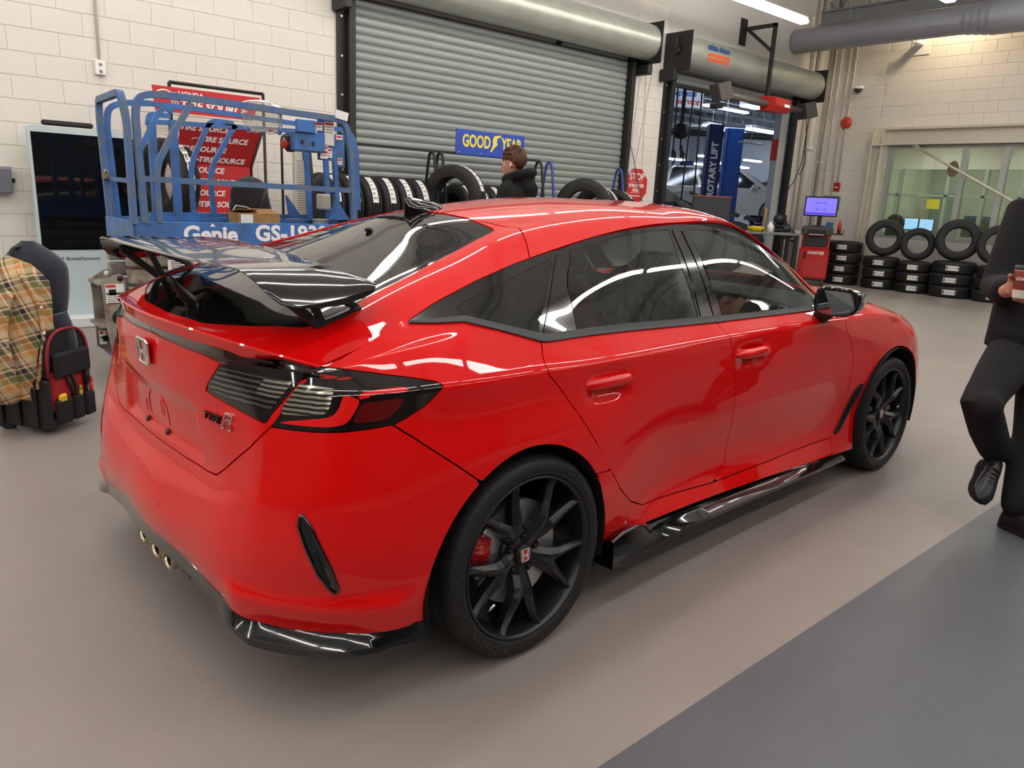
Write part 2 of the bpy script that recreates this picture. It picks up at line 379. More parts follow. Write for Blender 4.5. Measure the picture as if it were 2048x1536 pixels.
# pull chains beside the closed door
for k, (pa, pb) in enumerate((((1283, 135), (1249, 385)), ((1306, 135), (1262, 372)), ((1292, 140), (1284, 330)))):
    A, B = hit(pa, 1, YW-.16), hit(pb, 1, YW-.10 if k < 2 else YW-.13); t = empty('pull_chain', tuple(B), 0, ['steel pull chain hanging left of the pair beside the roller door', 'steel pull chain hanging furthest right by the roller door', 'straight steel pull chain behind the stop sign'][k], 'chain')
    mb = MB(); N_ = 46
    for i in range(N_):
        c = A+(B-A)*(i+.5)/N_-B; L_ = np.linalg.norm(A-B)/N_*.62; d = (A-B)/np.linalg.norm(A-B); s_ = np.array([1., 0, 0]) if i % 2 else np.array([0, 1., 0])
        mb.tube([c+d*L_*math.sin(a)+s_*.009*math.cos(a) for a in np.linspace(0, 2*PI, 7)[:-1]], .0028, 3, closed=True)
    tag(mb.build('chain_links', BOLT, t), kind='stuff')
# leaning cord across the wall strip
A, B = hit((1252, 246), 1, YW-.05), hit((1284, 403), 1, YW-.05); mb = MB(); mb.tube([A, A*.4+B*.6+np.array([0, 0, .02]), B], .008, 6); tag(mb.build('extension_cable', mat('cord_grey', '#6e6a64', .6)), 'thin grey cord slanting across the wall by the stop sign', 'cord')
# ---- far service bay behind the open doorway
def at(px, dep): return CAM+ray(px)*dep
BX1, BY1, BZ = 30., 21., 5.6
BAYW = mat('bay_wall', '#b9bfc4', .7); BAYC = mat('bay_ceiling', '#4d535a', .8)
BSTEEL = mat('bay_steel', '#aeb6bd', .5)
mb = MB(); mb.box((4, BY1, 0), (BX1, BY1+.2, BZ)); bw = struct(mb, 'wall_bay_rear', BAYW)
mb = MB(); mb.box((4, BY1-.01, 1.0), (BX1, BY1, 1.55)); mb.build('wall_stripe', mat('stripe_red', '#c8352b', .6), bw)
mb = MB(); mb.box((BX1, YW, 0), (BX1+.2, BY1, BZ)); struct(mb, 'wall_bay_right', BAYW)
mb = MB(); mb.box((4, YW+.2, 0), (4.2, BY1, BZ)); struct(mb, 'wall_bay_left', BAYW)
mb = MB(); mb.box((4, YW+.2, BZ), (BX1, BY1, BZ+.1)); struct(mb, 'ceiling_bay', BAYC)
BT = mat('bay_tube', '#ffffff', emit='#dceaff', estr=BAY_POWER)
def bay_joist(y):
    t = empty('bay_joist', (0, y, 4.7), 0, 'pale steel roof joist in the far bay', 'joist', 'joists of the far bay')
    for nm, z in (('top_chord', .6), ('bottom_chord', 0)): mb = MB(); mb.box((6, -.04, z), (BX1, .04, z+.07)); mb.build(nm, BSTEEL, t)
    mb = MB(); pts = []; x = 6.2
    while x < BX1: pts += [(x, 0, .03), (x+.45, 0, .63)]; x += .9
    mb.tube(pts, .022, 4); mb.build('web', BSTEEL, t)
for y in np.arange(7.6, 21, 1.7): bay_joist(float(y))
def bay_light(x, y, z, ln, label):
    t = empty('bay_light', (x, y, z), 0, label, 'light', 'lights of the far bay'); mb = MB(); mb.box((-ln/2, -.11, .0), (ln/2, .11, .05), .01); mb.build('diffuser', BT, t); mb = MB(); mb.box((-ln/2, -.13, .05), (ln/2, .13, .12), .01); mb.build('housing', BSTEEL, t)
    mb = MB(); mb.cyl((0, 0, .12), (0, 0, BZ-z), .006, 5); mb.build('hanger', BSTEEL, t)
for px, d, ln, lb in (((1525, 264), 20, 1.3, 'largest bright light panel seen through the open doorway'), ((1350, 320), 30, 1.2, 'bright bay light furthest left beyond the doorway'), ((1408, 314), 29, .7, 'small bright bay light left of the blue lift post'), ((1400, 330), 31, 1.1, 'long bay light just above the silver wagon roof'), ((1440, 328), 30, 1.0, 'bay light between the two blue lift posts'), ((1505, 323), 29, 1.0, 'bay light right of the blue lift post'), ((1480, 336), 30, 1.0, 'low bay light above the silver wagon windscreen'), ((1424, 254), 25, .8, 'round bright bay light high among the joists'), ((1502, 216), 19, .7, 'bright bay light beside the red beam box')):
    p = at(px, d); bay_light(p[0], p[1], p[2], ln, lb)
k = 0
for y in (9, 13, 17):
    for x in (9, 15, 21, 27.5): bay_light(x, y, 4.55, 2.4, 'ceiling light of the far bay in a long row')
# drop pipes and rails
def pipe(name, a, b, r, label, m=BSTEEL, grp=None): mb = MB(); a, b = np.array(a), np.array(b); mb.cyl(a-b, (0, 0, 0), r, 8); mb.cyl((a-b)/2, (a-b)/2+np.array([0, 0, BZ-(a+b)[2]/2]), .012, 6); o = mb.build(name, m, None, tuple(b)); return tag(o, label, 'pipe', grp)
pipe('rail_pipe', at((1335, 250), 18), at((1550, 262), 21), .03, 'pale pipe running under the joists of the far bay')
pipe('rail_pipe', at((1478, 283), 17.5), at((1525, 289), 18.5), .025, 'short pale pipe beside the blue lift post')
pipe('rail_pipe', at((1332, 262), 23), at((1550, 275), 24), .10, 'dark air duct running behind the lift posts', mat('duct_dark', '#2c3038', .6))
HOSE = mat('hose_black', '#17181a', .6)
for px0, px1, d, lb in (((1357, 148), (1346, 300), 15, 'first black reel hose from the door frame'), ((1371, 150), (1360, 300), 15, 'second black reel hose from the door frame'), ((1390, 155), (1362, 400), 14, 'long black cable hanging in front of the silver wagon'), ((1405, 158), (1388, 385), 14, 'black cable hanging right of the sign')):
    a, b = at(px0, d), at(px1, d); a = a+(a-b)*max(0, (BZ-.04-a[2])/(a[2]-b[2])); mb = MB(); mb.tube([a-b, (a-b)*.5+np.array([.02, 0, 0]), (0, 0, 0)], .016, 6); tag(mb.build('reel_hose', HOSE, None, tuple(b)), lb, 'hose')
for i, (px, d, lb) in enumerate((((1345, 305), 15, 'left grease gun hanging on a reel hose'), ((1362, 305), 15, 'right grease gun hanging on a reel hose'))):
    p = at(px, d); mb = MB(); mb.tube([(0, 0, .14), (.02, 0, .05), (.10, 0, -.02), (.09, 0, -.16), (.02, 0, -.22)], .018, 6); mb.box((-.02, -.02, -.1), (.05, .02, .06), .01); tag(mb.build('oil_gun', HOSE, None, tuple(p)), lb, 'oil gun')
p = at((1362, 262), 17); mb = MB(); mb.lathe([(0, -.1), (.16, -.1), (.18, 0), (.16, .1), (0, .1)], 20, 'y'); mb.box((-.03, -.03, .1), (.03, .03, BZ-p[2])); o = mb.build('hose_reel', HOSE, None, tuple(p)); tag(o, 'round black hose reel hung in the far bay', 'reel')
# express service sign
A, B, C_, D_ = (at(q, 20) for q in ((1338, 171), (1408, 186), (1400, 218), (1334, 206))); X = np.array([1, -.75, 0.]); X /= np.linalg.norm(X)
c = (A+C_)/2; sg = empty('hanging_sign', tuple(c), 0, 'white hanging sign reading express service in blue and red', 'sign'); wv, hv = .52, .26
yv = np.array([0, 0, 1.]); nv = np.cross(X, yv)
mb = MB(); mb.obox((0, 0, 0), X*wv, nv*.02, yv*hv); mb.build('board', mat('sign_white', '#e4e8ec', .5), sg)
text('lettering', 'express', mat('sign_blue', '#2b62b8', .5), sg, nv*.025+yv*.10-X*.06, X, yv, .24, shear=.2, bold=.005)
text('lettering', 'service', mat('sign_red', '#d8352c', .5), sg, nv*.025-yv*.11+X*.10, X, yv, .22, shear=.2, bold=.005)
for s_ in (-1, 1): mb = MB(); mb.cyl(X*wv*.8*s_+yv*hv, X*wv*.8*s_+yv*(BZ-c[2]), .008, 5); mb.build('hanger', BSTEEL, sg)
# two-post lifts
LB = mat('lift_blue', '#1d4aa0', .45); LB2 = mat('lift_navy', '#16285a', .45)
def lift_post(px, d, w_, h, label, txt=None, m=LB):
    p = at(px, d); t = empty('lift_post', (p[0], p[1], 0), -.65, label, 'lift', 'blue two-post lifts')
    mb = MB(); mb.box((-w_, -.14, 0), (w_, -.10, h)); mb.box((-w_, -.14, 0), (-w_+.03, .14, h)); mb.box((w_-.03, -.14, 0), (w_, .14, h)); mb.build('column', m, t)
    mb = MB(); mb.box((-w_-.005, -.2, 0), (w_+.005, .2, .02)); mb.build('base_plate', m, t); mb = MB(); mb.box((-w_+.03, -.08, .9), (w_-.03, .2, 1.5), .02); mb.build('carriage', LB2, t)
    if txt: text('lettering', txt, mat('sign_white', '#e4e8ec', .5), t, (0, -.145, h*.68), (0, 0, 1), (-1, 0, 0), .22, bold=.008)
    return t
LP1 = lift_post((1424, 320), 18.5, .17, 3.35, 'navy lift post with white upright lettering', 'ROTARY LIFT', LB2)
lift_post((1459, 350), 19.3, .21, 3.35, 'plain bright blue lift post beside the lettered one')
lift_post((1372, 350), 26, .2, 2.9, 'small far lift post left of the silver wagon', 'ROTARY LIFT', LB2)
# red-banded column just inside the doorway
a = at((1566, 240), 15.9); t = empty('column_2', (a[0], a[1], 0)); t['kind'] = 'structure'
mb = MB(); mb.box((-.12, -.12, 0), (.12, .12, BZ), .01); mb.build('shaft', BSTEEL, t); mb = MB(); mb.box((-.125, -.125, 2.42), (.125, .125, 2.86), .004); mb.build('red_band', mat('stripe_red', '#c8352b', .6), t)
# ---- parked cars of the bay
GL2 = mat('far_glass', '#14181b', .08, spec=.8); TY2 = mat('far_tyre', '#161616', .7); RIM2 = mat('far_rim', '#9a9c9f', .3, metal=.8)
def parked_car(name, loc, rz, col, prof, roof, w_, wb, label, lift=0., hood_open=False, wr_=.34):
    """prof: lower side outline (x,z), front at +x; roof: window-band outline (x,z)"""
    t = empty(name, loc, rz, label, 'car'); m = mat(name+'_paint_'+label[:6].replace(' ', '_'), col, .3, metal=.25, coat=1.)
    def slab(poly, wlo, whi, mm, nm, par, z0, z1):
        mb = MB(); k = len(poly)
        def hw_(z): return wlo+(whi-wlo)*np.clip((z-z0)/(z1-z0), 0, 1)
        R = [[(x, s*(hw_(z)+d), z) for x, z in poly] for s, d in ((-1, 0), (1, 0))]
        mb.add(R[0]+R[1], [tuple(range(k)), tuple(range(k, 2*k))[::-1]]+[(i, k+i, k+(i+1) % k, (i+1) % k) for i in range(k)]); return mb.build(nm, mm, par)
    zb = max(z for x, z in prof); slab(prof, w_, w_*.96, m, 'body', t, .3, zb)
    slab(roof, w_*.94, w_*.74, m, 'roof', t, min(z for x, z in roof), max(z for x, z in roof))
    # side windows and screens
    zl, zh = min(z for x, z in roof), max(z for x, z in roof); X0 = sorted(x for x, z in roof if z < zl+.05); X1 = sorted(x for x, z in roof if z > zl+.5*(zh-zl))
    xa, xb, ta, tb = X0[0], X0[-1], X1[0], X1[-1]; e = .07; N = 3; cut = [0, .36, .70, 1]
    for s in (-1, 1):
        for i in range(N):
            f0, f1 = cut[i]+.02, cut[i+1]-.02; lo = lambda f: xa+.2+(xb-xa-.45)*f; hi = lambda f: ta+.12+(tb-ta-.2)*f
            z0, z1 = zl+.04, zh-.10; y0, y1 = s*(w_*.94+.006-.2*w_*.04/.5), s*(w_*.76+.012)
            mb = MB(); mb.add([(lo(f0), y0, z0), (lo(f1), y0, z0), (hi(f1), y1, z1), (hi(f0), y1, z1)], [(0, 1, 2, 3)]); mb.build('side_window', GL2, t)
    mb = MB(); mb.add([(xb+.01, -w_*.82, zl+.05), (xb+.01, w_*.82, zl+.05), (tb+.02, w_*.66, zh-.06), (tb+.02, -w_*.66, zh-.06)], [(0, 1, 2, 3)]); mb.build('windscreen', GL2, t)
    mb = MB(); mb.add([(xa-.01, -w_*.8, zl+.05), (xa-.01, w_*.8, zl+.05), (ta-.02, w_*.66, zh-.08), (ta-.02, -w_*.66, zh-.08)], [(3, 2, 1, 0)]); mb.build('rear_screen', GL2, t)
    for x in (-wb/2, wb/2):
        for s in (-1, 1):
            mb = MB(); mb.lathe([(.2, -.1), (wr_-.02, -.11), (wr_, -.08), (wr_, .08), (wr_-.02, .11), (.2, .1)], 28, 'y', (x, s*(w_-.10), wr_)); wo = mb.build('wheel', TY2, t); mb = MB()
            mb.lathe([(0, -.09), (.06, -.095), (.2, -.08), (.215, -.1)], 20, 'y', (x, s*(w_-.10), wr_)) if s < 0 else mb.lathe([(0, .09), (.06, .095), (.2, .08), (.215, .1)], 20, 'y', (x, s*(w_-.10), wr_)); mb.build('rim', RIM2, wo)
            mb = MB(); mb.lathe([(wr_+.02, -.01), (wr_+.09, -.01), (wr_+.09, .01), (wr_+.02, .01)], 28, 'y', (x, s*(w_+.004), wr_)); mb.build('arch_trim', TY2, t)
    for s in (-1, 1):
        mb = MB(); mb.box((tb+.35, s*(w_*.93), zl+.02), (tb+.50, s*(w_*.93+.22), zl+.17), .03); mb.build('mirror', m, t)
        mb = MB(); mb.box((wb/2+.42, s*(w_*.55), zb-.28), (wb/2+.62, s*(w_*.9), zb-.14), .02); mb.build('headlamp', RIM2, t)
    if hood_open:
        mb = MB(); mb.obox((wb/2-.05, 0, zb+.22), np.array([-.50, 0, -.0])+np.array([0, 0, .20]), (0, w_*.8, 0), np.array([.012, 0, .03])); mb.build('hood', m, t)
    return t
SUV = [(-2.2, .42), (-2.25, .8), (-2.2, 1.02), (1.15, 1.02), (1.75, .98), (2.15, .88), (2.25, .6), (2.2, .38), (1.75, .25), (-1.8, .25)]
SUVR = [(-2.18, 1.0), (-1.95, 1.45), (-1.7, 1.62), (-.4, 1.68), (.25, 1.62), (1.2, 1.0)]
SED = [(-2.2, .4), (-2.25, .7), (-2.15, .92), (1.1, .90), (1.75, .84), (2.2, .70), (2.25, .5), (2.15, .3), (1.7, .22), (-1.8, .22)]
SEDR = [(-1.75, .9), (-1.2, 1.30), (-.9, 1.40), (.1, 1.42), (.35, 1.38), (1.15, .89)]
sv = at((1450, 400), 23.5); parked_car('wagon', (sv[0], sv[1], .95), -.80, '#a9a8a2', SUV, SUVR, .90, 2.62, 'silver wagon raised on the blue lift in the far bay')
bpy.context.view_layer.update(); LPI = LP1.matrix_world.inverted()
for dx in (-.9, .9):
    mb = MB(); mb.box((-.08, -.9, -.12), (.08, .9, 0), .01); mb.box((-.05, -.05, -1.15), (.05, .05, -.12)); mb.xf(LPI @ Matrix.Translation((sv[0]+dx*math.cos(-.8), sv[1]+dx*math.sin(-.8), 1.15)) @ Matrix.Rotation(-.8, 4, 'Z')); mb.build('lift_arm', LB2, LP1)
dc = at((1372, 398), 15.2); parked_car('sedan', (dc[0]-.9, dc[1]+.4, .30), -.70, '#1c2428', SED, SEDR, .90, 2.65, 'dark sedan with its bonnet open behind the doorway', hood_open=True)
mb = MB(); mb.box((-1.5, -.8, 0), (1.5, .8, .3), .02); o = mb.build('car_ramp', LB2, None, (dc[0]-.9, dc[1]+.4, 0)); o.rotation_euler.z = -.7; tag(o, 'low dark platform under the dark sedan', 'platform')
rc = at((1530, 345), 27); parked_car('coupe', (rc[0]+1.2, rc[1]-.6, 1.45), 2.3, '#4a0d14', SED, SEDR, .90, 2.65, 'dark red car raised high at the right of the far bay')
for sgn in (-1, 1):
    mb = MB(); mb.box((-.12, -.12, 0), (.12, .12, 1.66), .01); o = mb.build('lift_stand', LB, None, (rc[0]+1.2+sgn*.55, rc[1]-.6-sgn*.45, 0)); tag(o, 'blue stand under the %s of the dark red car' % ('nose' if sgn < 0 else 'tail'), 'stand')
# monitor seen from behind, and its trolley
mo = at((1422, 417), 13.2); t = empty('display_trolley', (mo[0], mo[1], 0), -.72, 'dark flat display on a stand just inside the doorway', 'display')
hh = abs(hit((1422, 393), 1, mo[1])[2]); mb = MB(); mb.box((-.34, -.025, mo[2]-.22), (.34, .025, mo[2]+.21), .01); mb.build('screen', mat('display_grey', '#34343a', .5), t); mb = MB(); mb.box((-.345, -.03, mo[2]+.205), (.345, .03, mo[2]+.215)); mb.build('edge', mat('print_orange', '#e2643a', .5), t)
mb = MB(); mb.box((-.04, -.02, .05), (.04, .06, mo[2]-.1)); mb.box((-.3, -.25, 0), (.3, .25, .06), .01); mb.build('stand', GUIDE, t)
# workbench clutter right of the display
wbp = at((1540, 455), 13.3); t = empty('workbench', (wbp[0], wbp[1], 0), -.72, 'grey workbench with tools inside the doorway', 'workbench'); mb = MB(); mb.box((-.45, -.25, .96), (.45, .25, 1.0), .01); mb.build('top', mat('bench_steel', '#8a8d90', .4, metal=.5), t)
for x in (-.42, .42):
    for y in (-.21, .21): mb = MB(); mb.box((x-.03, y-.03, 0), (x+.03, y+.03, .96)); mb.build('leg', GUIDE, t)
def bench_item(px, d, mk, nm, lb, cat, m):
    p = at(px, d); mb = MB(); mk(mb); o = mb.build(nm, m, None, (p[0], p[1], 1.0)); tag(o, lb, cat)
bench_item((1514, 433), 13.2, lambda q: q.lathe([(0, .0), (.09, 0), (.14, .05), (.15, .09), (.13, .09), (.09, .02), (0, .02)], 20), 'funnel_bowl', 'yellow plastic bowl on the bench', 'bowl', mat('yellow_plastic', '#e3c21d', .4))
bench_item((1530, 430), 13.25, lambda q: (q.cyl((0, 0, 0), (.02, 0, .42), .02, 8), q.box((-.03, -.03, 0), (.03, .03, .05))), 'brush', 'tan wooden brush handle standing on the bench', 'brush', mat('wood_tan', '#a9803f', .6))
bench_item((1543, 437), 13.3, lambda q: q.lathe([(0, 0), (.05, 0), (.055, .12), (.03, .15), (.02, .18), (0, .18)], 16), 'bottle', 'small white bottle on the bench', 'bottle', WHITE if 'WHITE' in globals() else mat('white_paint', '#f0efec', .45))
bench_item((1563, 440), 13.4, lambda q: [q.tube([(-.10+.04*k, .05*(-1)**k, .03), (-.06+.04*k, -.05*(-1)**k, .05)], .02, 6) for k in range(5)], 'tool_pile', 'dark metal tools lying across the bench', 'tools', GUIDE)
# ---- office behind the long window
OFW = mat('office_wall', '#d8d4c6', .7); ALU = mat('aluminium', '#b4b8b2', .4, metal=.4); OGL = glass_mat('office_glass', '#eef6f1', .04, body='#b4c2b8', f0=1.45)
OX = XW+.22; OE = 20.5
mb = MB(); mb.box((OE, -6, 0), (OE+.1, YW, 3.2)); struct(mb, 'wall_office_rear', OFW)
mb = MB(); mb.box((OX, YW-.0, 0), (OE, YW+.1, 3.2)); struct(mb, 'wall_office_left', OFW)
mb = MB(); mb.box((OX, -6.1, 0), (OE, -6, 3.2)); struct(mb, 'wall_office_right', OFW)
mb = MB(); mb.box((OX, -6, 3.1), (OE, YW, 3.2)); struct(mb, 'ceiling_office', mat('office_ceiling', '#dcd8c6', .8))
OT = mat('office_tube', '#ffffff', emit='#fff8ea', estr=11.)
for i, (x, y) in enumerate(((16., 4.4), (16., 2.), (16., -1.), (18.6, 4.4), (18.6, 2.), (18.6, -1))):
    t = empty('office_light', (x, y, 2.985), 0, 'flat ceiling light inside the office', 'light', 'office ceiling lights'); mb = MB(); mb.box((-.3, -.6, 0), (.3, .6, .03)); mb.build('diffuser', OT, t); mb = MB(); mb.box((-.33, -.63, .03), (.33, .63, .08)); mb.build('housing', FIXT, t)
# painted steel portal round the window
CREAM = mat('cream_steel', '#d8d2c2', .45)
LZ0, LZ1 = WZ1, WZ1+.30
pt = empty('window_1', (XW, 0, 0)); pt['kind'] = 'structure'
mb = MB(); mb.box((-.16, -3.2, LZ1-.02), (.05, LY-.221, LZ1)); mb.box((-.16, -3.2, LZ0), (.05, LY-.221, LZ0+.02)); mb.box((-.02, -3.2, LZ0), (.05, LY-.221, LZ1)); mb.build('lintel_beam', CREAM, pt)
mb = MB(); mb.box((-.16, LY-.02, 0), (.05, LY, LZ1)); mb.box((-.16, LY-.22, 0), (.05, LY-.20, LZ1)); mb.box((-.015, LY-.215, 0), (.045, LY-.005, LZ1-.005)); mb.box((-.158, LY-.218, LZ0-.01), (.05, LY, LZ0+.03)); mb.build('portal_column', CREAM, pt)
A, B = hit((1825, 290), 0, XW-.10), hit((2040, 411), 0, XW-.10); B = A+(B-A)*1.6; mb = MB(); mb.cyl(A-np.array([XW, 0, 0]), B-np.array([XW, 0, 0]), .022, 8); mb.build('brace_rod', CREAM, pt)
C1 = A-np.array([XW, 0, 0]); mb = MB(); mb.prism([(C1[1]+.10, C1[2]+.05), (C1[1]-.14, C1[2]-.10), (C1[1]-.16, C1[2]-.05), (C1[1]-.02, C1[2]+.06)], -.115, -.105, 'yz'); mb.build('gusset', CREAM, pt)
mull = [WY1]+[hit((q, 330), 0, XW+.05)[1] for q in (1928, 2010)]+[.2, -1.6, -3.2]
for i, y in enumerate(mull):
    mb = MB(); mb.box((.02, y-.05, WZ0), (.12, y+.05, WZ1)); mb.build('mullion', ALU, pt)
for i in range(len(mull)-1):
    mb = MB(); mb.box((.06, mull[i+1]+.05, WZ0), (.07, mull[i]-.05, WZ1)); mb.build('pane', OGL, pt)
    mb = MB(); mb.box((.02, mull[i+1]+.05, WZ0-.02), (.12, mull[i]-.05, WZ0+.05)); mb.box((.02, mull[i+1]+.05, WZ1-.05), (.12, mull[i]-.05, WZ1)); mb.build('frame_rail', ALU, pt)
# inner glazed partition, sill wall, furniture seen through it
pt2 = empty('window_2', (17.2, 0, 0)); pt2['kind'] = 'structure'
mb = MB(); mb.box((0, -6, 0), (.1, YW, .95)); mb.build('sill_wall', OFW, pt2)
mb = MB(); mb.box((0, -6, 2.45), (.1, YW, 3.1)); mb.build('header', OFW, pt2)
for y in (5.4, 4.35, 3.6, 2.9, 1.9, 1.2, .3, -1.0):
    mb = MB(); mb.box((-.02, y-.035, .95), (.12, y+.035, 2.45)); mb.build('mullion', ALU, pt2)
mb = MB(); mb.box((.04, -6, .95), (.05, YW, 2.45)); mb.build('pane', OGL, pt2)
mb = MB(); mb.box((-.02, -6, 1.85), (.12, YW, 1.9)); mb.box((-.02, -6, .95), (.12, YW, 1.0)); mb.build('rail', ALU, pt2)
def oitem(px, x, mk, nm, lb, cat, m, z=None):
    p = hit(px, 0, x); mb = MB(); mk(mb); o = mb.build(nm, m, None, (p[0], p[1], p[2] if z is None else z)); return tag(o, lb, cat)
oitem((1866, 408), 17.235, lambda q: q.box((-.003, -.14, -.11), (.003, .14, .11)), 'notice', 'yellow notice stuck on the inner office glass', 'notice', mat('notice_yellow', '#e6d32a', .6))
oitem((1906, 338), XW+.30, lambda q: q.sphere((0, 0, 0), .10, 12, 8, (.4, 1, 1.5)), 'wall_sconce', 'brown oval lamp shade seen through the office window', 'lamp', mat('sconce_brown', '#a86a48', .6))
dk = empty('office_desk', (15.7, 3.6, 0), 0, 'office desk behind the upright tyres', 'desk'); mb = MB(); mb.box((-.35, -.9, .72), (.35, .9, .76), .01); mb.build('top', mat('desk_brown', '#6b5a4a', .5), dk)
for y in (-.85, .85): mb = MB(); mb.box((-.33, y-.02, 0), (.33, y+.02, .72)); mb.build('side_panel', mat('desk_brown', '#6b5a4a', .5), dk)
SCR = mat('blue_screen', '#9cc4ea', emit='#9cc8f2', estr=1.2)
for i, px in enumerate(((1822, 448), (1852, 450))):
    p = hit(px, 0, 15.6); t = empty('office_monitor', (15.6, p[1], .76), 0, ['left', 'right'][i]+' of the two lit office monitors behind the tyres', 'monitor'); zc = p[2]-.76
    mb = MB(); mb.box((0, -.15, zc-.13), (.03, .15, zc+.13), .008); mb.build('case', SATBLK if 'SATBLK' in globals() else GUIDE, t); mb = MB(); mb.box((-.003, -.135, zc-.11), (0, .135, zc+.115)); mb.build('screen', SCR, t); mb = MB(); mb.box((.0, -.02, 0), (.03, .02, zc)); mb.box((-.08, -.1, 0), (.08, .1, .012)); mb.build('stand', GUIDE, t)
p = hit((1793, 450), 0, 14.9); t = empty('office_chair', (14.85, p[1]+.02, 0), 0, 'black high-backed office chair behind the first upright tyre', 'chair'); mb = MB(); mb.lathe([(0, -.03), (.16, -.03), (.2, 0), (.16, .03), (0, .03)], 20, 'x', (0, 0, p[2]+.02)); mb.box((-.04, -.17, .75), (.04, .17, p[2]), .03); mb.build('backrest', GUIDE, t); mb = MB(); mb.box((-.25, -.24, .42), (.25, .24, .52), .04); mb.build('seat', GUIDE, t); mb = MB(); mb.cyl((0, 0, .05), (0, 0, .42), .03, 8); [mb.box((-.3, -.02, .02), (.3, .02, .06)), mb.box((-.02, -.3, .02), (.02, .3, .06))]; mb.build('base', GUIDE, t)
oitem((1960, 450), 17.6, lambda q: q.box((-.2, -.3, 0), (.2, .3, 1.35), .01), 'filing_cabinet', 'tan cabinet inside the office behind the tyres', 'cabinet', mat('cabinet_tan', '#a98d6b', .6), 0)
oitem((1958, 425), 17.6, lambda q: q.box((-.2, -.22, 0), (.2, .22, .12), .01), 'document_box', 'blue box standing on the tan office cabinet', 'box', mat('box_blue', '#3d6f9e', .6), 1.35)
oitem((1893, 400), 19.5, lambda q: q.box((-.05, -.35, 0), (.05, .35, 2.0), .01), 'office_door', 'grey office door far behind the glass', 'door', mat('door_grey', '#7d8580', .6), 0)
# ================================================================= THE RED CAR
def hermite_matrix(t, te, creases=()):
    n = len(t); A = np.zeros((len(te), n)); h = np.diff(t)
    D = np.zeros((n-1, n))
    for i in range(n-1): D[i, i] = -1/h[i]; D[i, i+1] = 1/h[i]
    L = np.zeros((n, n)); R = np.zeros((n, n))
    for i in range(n):
        if i == 0: L[i] = R[i] = D[0]
        elif i == n-1: L[i] = R[i] = D[-1]
        elif i in creases: L[i] = D[i-1]; R[i] = D[i]
        else:
            a = h[i-1]/(h[i-1]+h[i]); L[i] = R[i] = a*D[i]+(1-a)*D[i-1]
    for k, x in enumerate(te):
        i = int(min(max(np.searchsorted(t, x, side='right')-1, 0), n-2)); s = (x-t[i])/h[i]
        A[k, i] += 2*s**3-3*s**2+1; A[k, i+1] += -2*s**3+3*s**2
        A[k] += h[i]*((s**3-2*s**2+s)*R[i]+(s**3-s**2)*L[i+1])
    return A
class Surf:
    def __init__(s, P, N, C, T): s.P, s.N, s.C, s.T = P, N, C, T
def clip(S, f):
    """keep the part of the surface where f > 0 (f per vertex)"""
    P, N, C, T = S.P, S.N, S.C, S.T; pos = f > 0; k = pos[T].sum(1)
    keep = [T[k == 3]]; nP, nN, nC = [P], [N], [C]; cache = {}; base = len(P); extra = []
    def cut(a, b):
        key = (a, b) if a < b else (b, a)
        if key in cache: return cache[key]
        a, b = key; t = f[a]/(f[a]-f[b]); cache[key] = base+len(extra)
        extra.append((P[a]+t*(P[b]-P[a]), N[a]+t*(N[b]-N[a]), C[a]+t*(C[b]-C[a]))); return cache[key]
    out = []
    for tri in T[(k == 1) | (k == 2)]:
        a, b, c = (int(q) for q in tri)
        for _ in range(3):
            if (pos[a] and not pos[b] and not pos[c]) or (not pos[a] and pos[b] and pos[c]): break
            a, b, c = b, c, a
        if pos[a]: out.append((a, cut(a, b), cut(c, a)))
        else:
            d, e = cut(a, b), cut(c, a); out += [(d, b, c), (d, c, e)]
    if extra:
        P = np.vstack([P, np.array([e[0] for e in extra])]); N = np.vstack([N, np.array([e[1] for e in extra])]); C = np.vstack([C, np.array([e[2] for e in extra])])
    T = np.vstack([keep[0], np.array(out, int).reshape(-1, 3)])
    if not len(T): return Surf(np.zeros((0, 3)), np.zeros((0, 3)), np.zeros((0, C.shape[1])), T)
    u, inv = np.unique(T, return_inverse=True)
    N = N[u]; N = N/(np.linalg.norm(N, axis=1, keepdims=True)+1e-12)
    return Surf(P[u], N, C[u], inv.reshape(-1, 3))
def sdf(poly, Q):
    A = np.array(poly, float); B = np.roll(A, -1, 0); d = np.full(len(Q), 1e9); ins = np.zeros(len(Q), bool)
    for a, b in zip(A, B):
        e = b-a; L = e@e
        if L < 1e-14: continue
        w_ = Q-a; t = np.clip((w_@e)/L, 0, 1); d = np.minimum(d, np.hypot(*(w_-t[:, None]*e).T))
        c = (a[1] > Q[:, 1]) != (b[1] > Q[:, 1])
        if abs(b[1]-a[1]) > 1e-12: ins ^= c & (Q[:, 0] < (b[0]-a[0])*(Q[:, 1]-a[1])/(b[1]-a[1])+a[0])
    return np.where(ins, d, -d)
def surf_grid(P, C):
    nu, nv = P.shape[:2]; du = np.gradient(P, axis=0); dv = np.gradient(P, axis=1); N = np.cross(du, dv); N /= np.linalg.norm(N, axis=2, keepdims=True)+1e-12
    i = np.arange(nu*nv).reshape(nu, nv); a, b, c, d = i[:-1, :-1].ravel(), i[1:, :-1].ravel(), i[1:, 1:].ravel(), i[:-1, 1:].ravel()
    T = np.vstack([np.stack([a, b, c], 1), np.stack([a, c, d], 1)])
    return Surf(P.reshape(-1, 3), N.reshape(-1, 3), C.reshape(nu*nv, -1), T)
def orient(S, want):
    """want(P) -> outward direction; flips the surface if its normals disagree"""
    if (np.einsum('ij,ij->i', S.N, want(S.P))).mean() < 0: S.N = -S.N; S.T = S.T[:, ::-1]
    return S
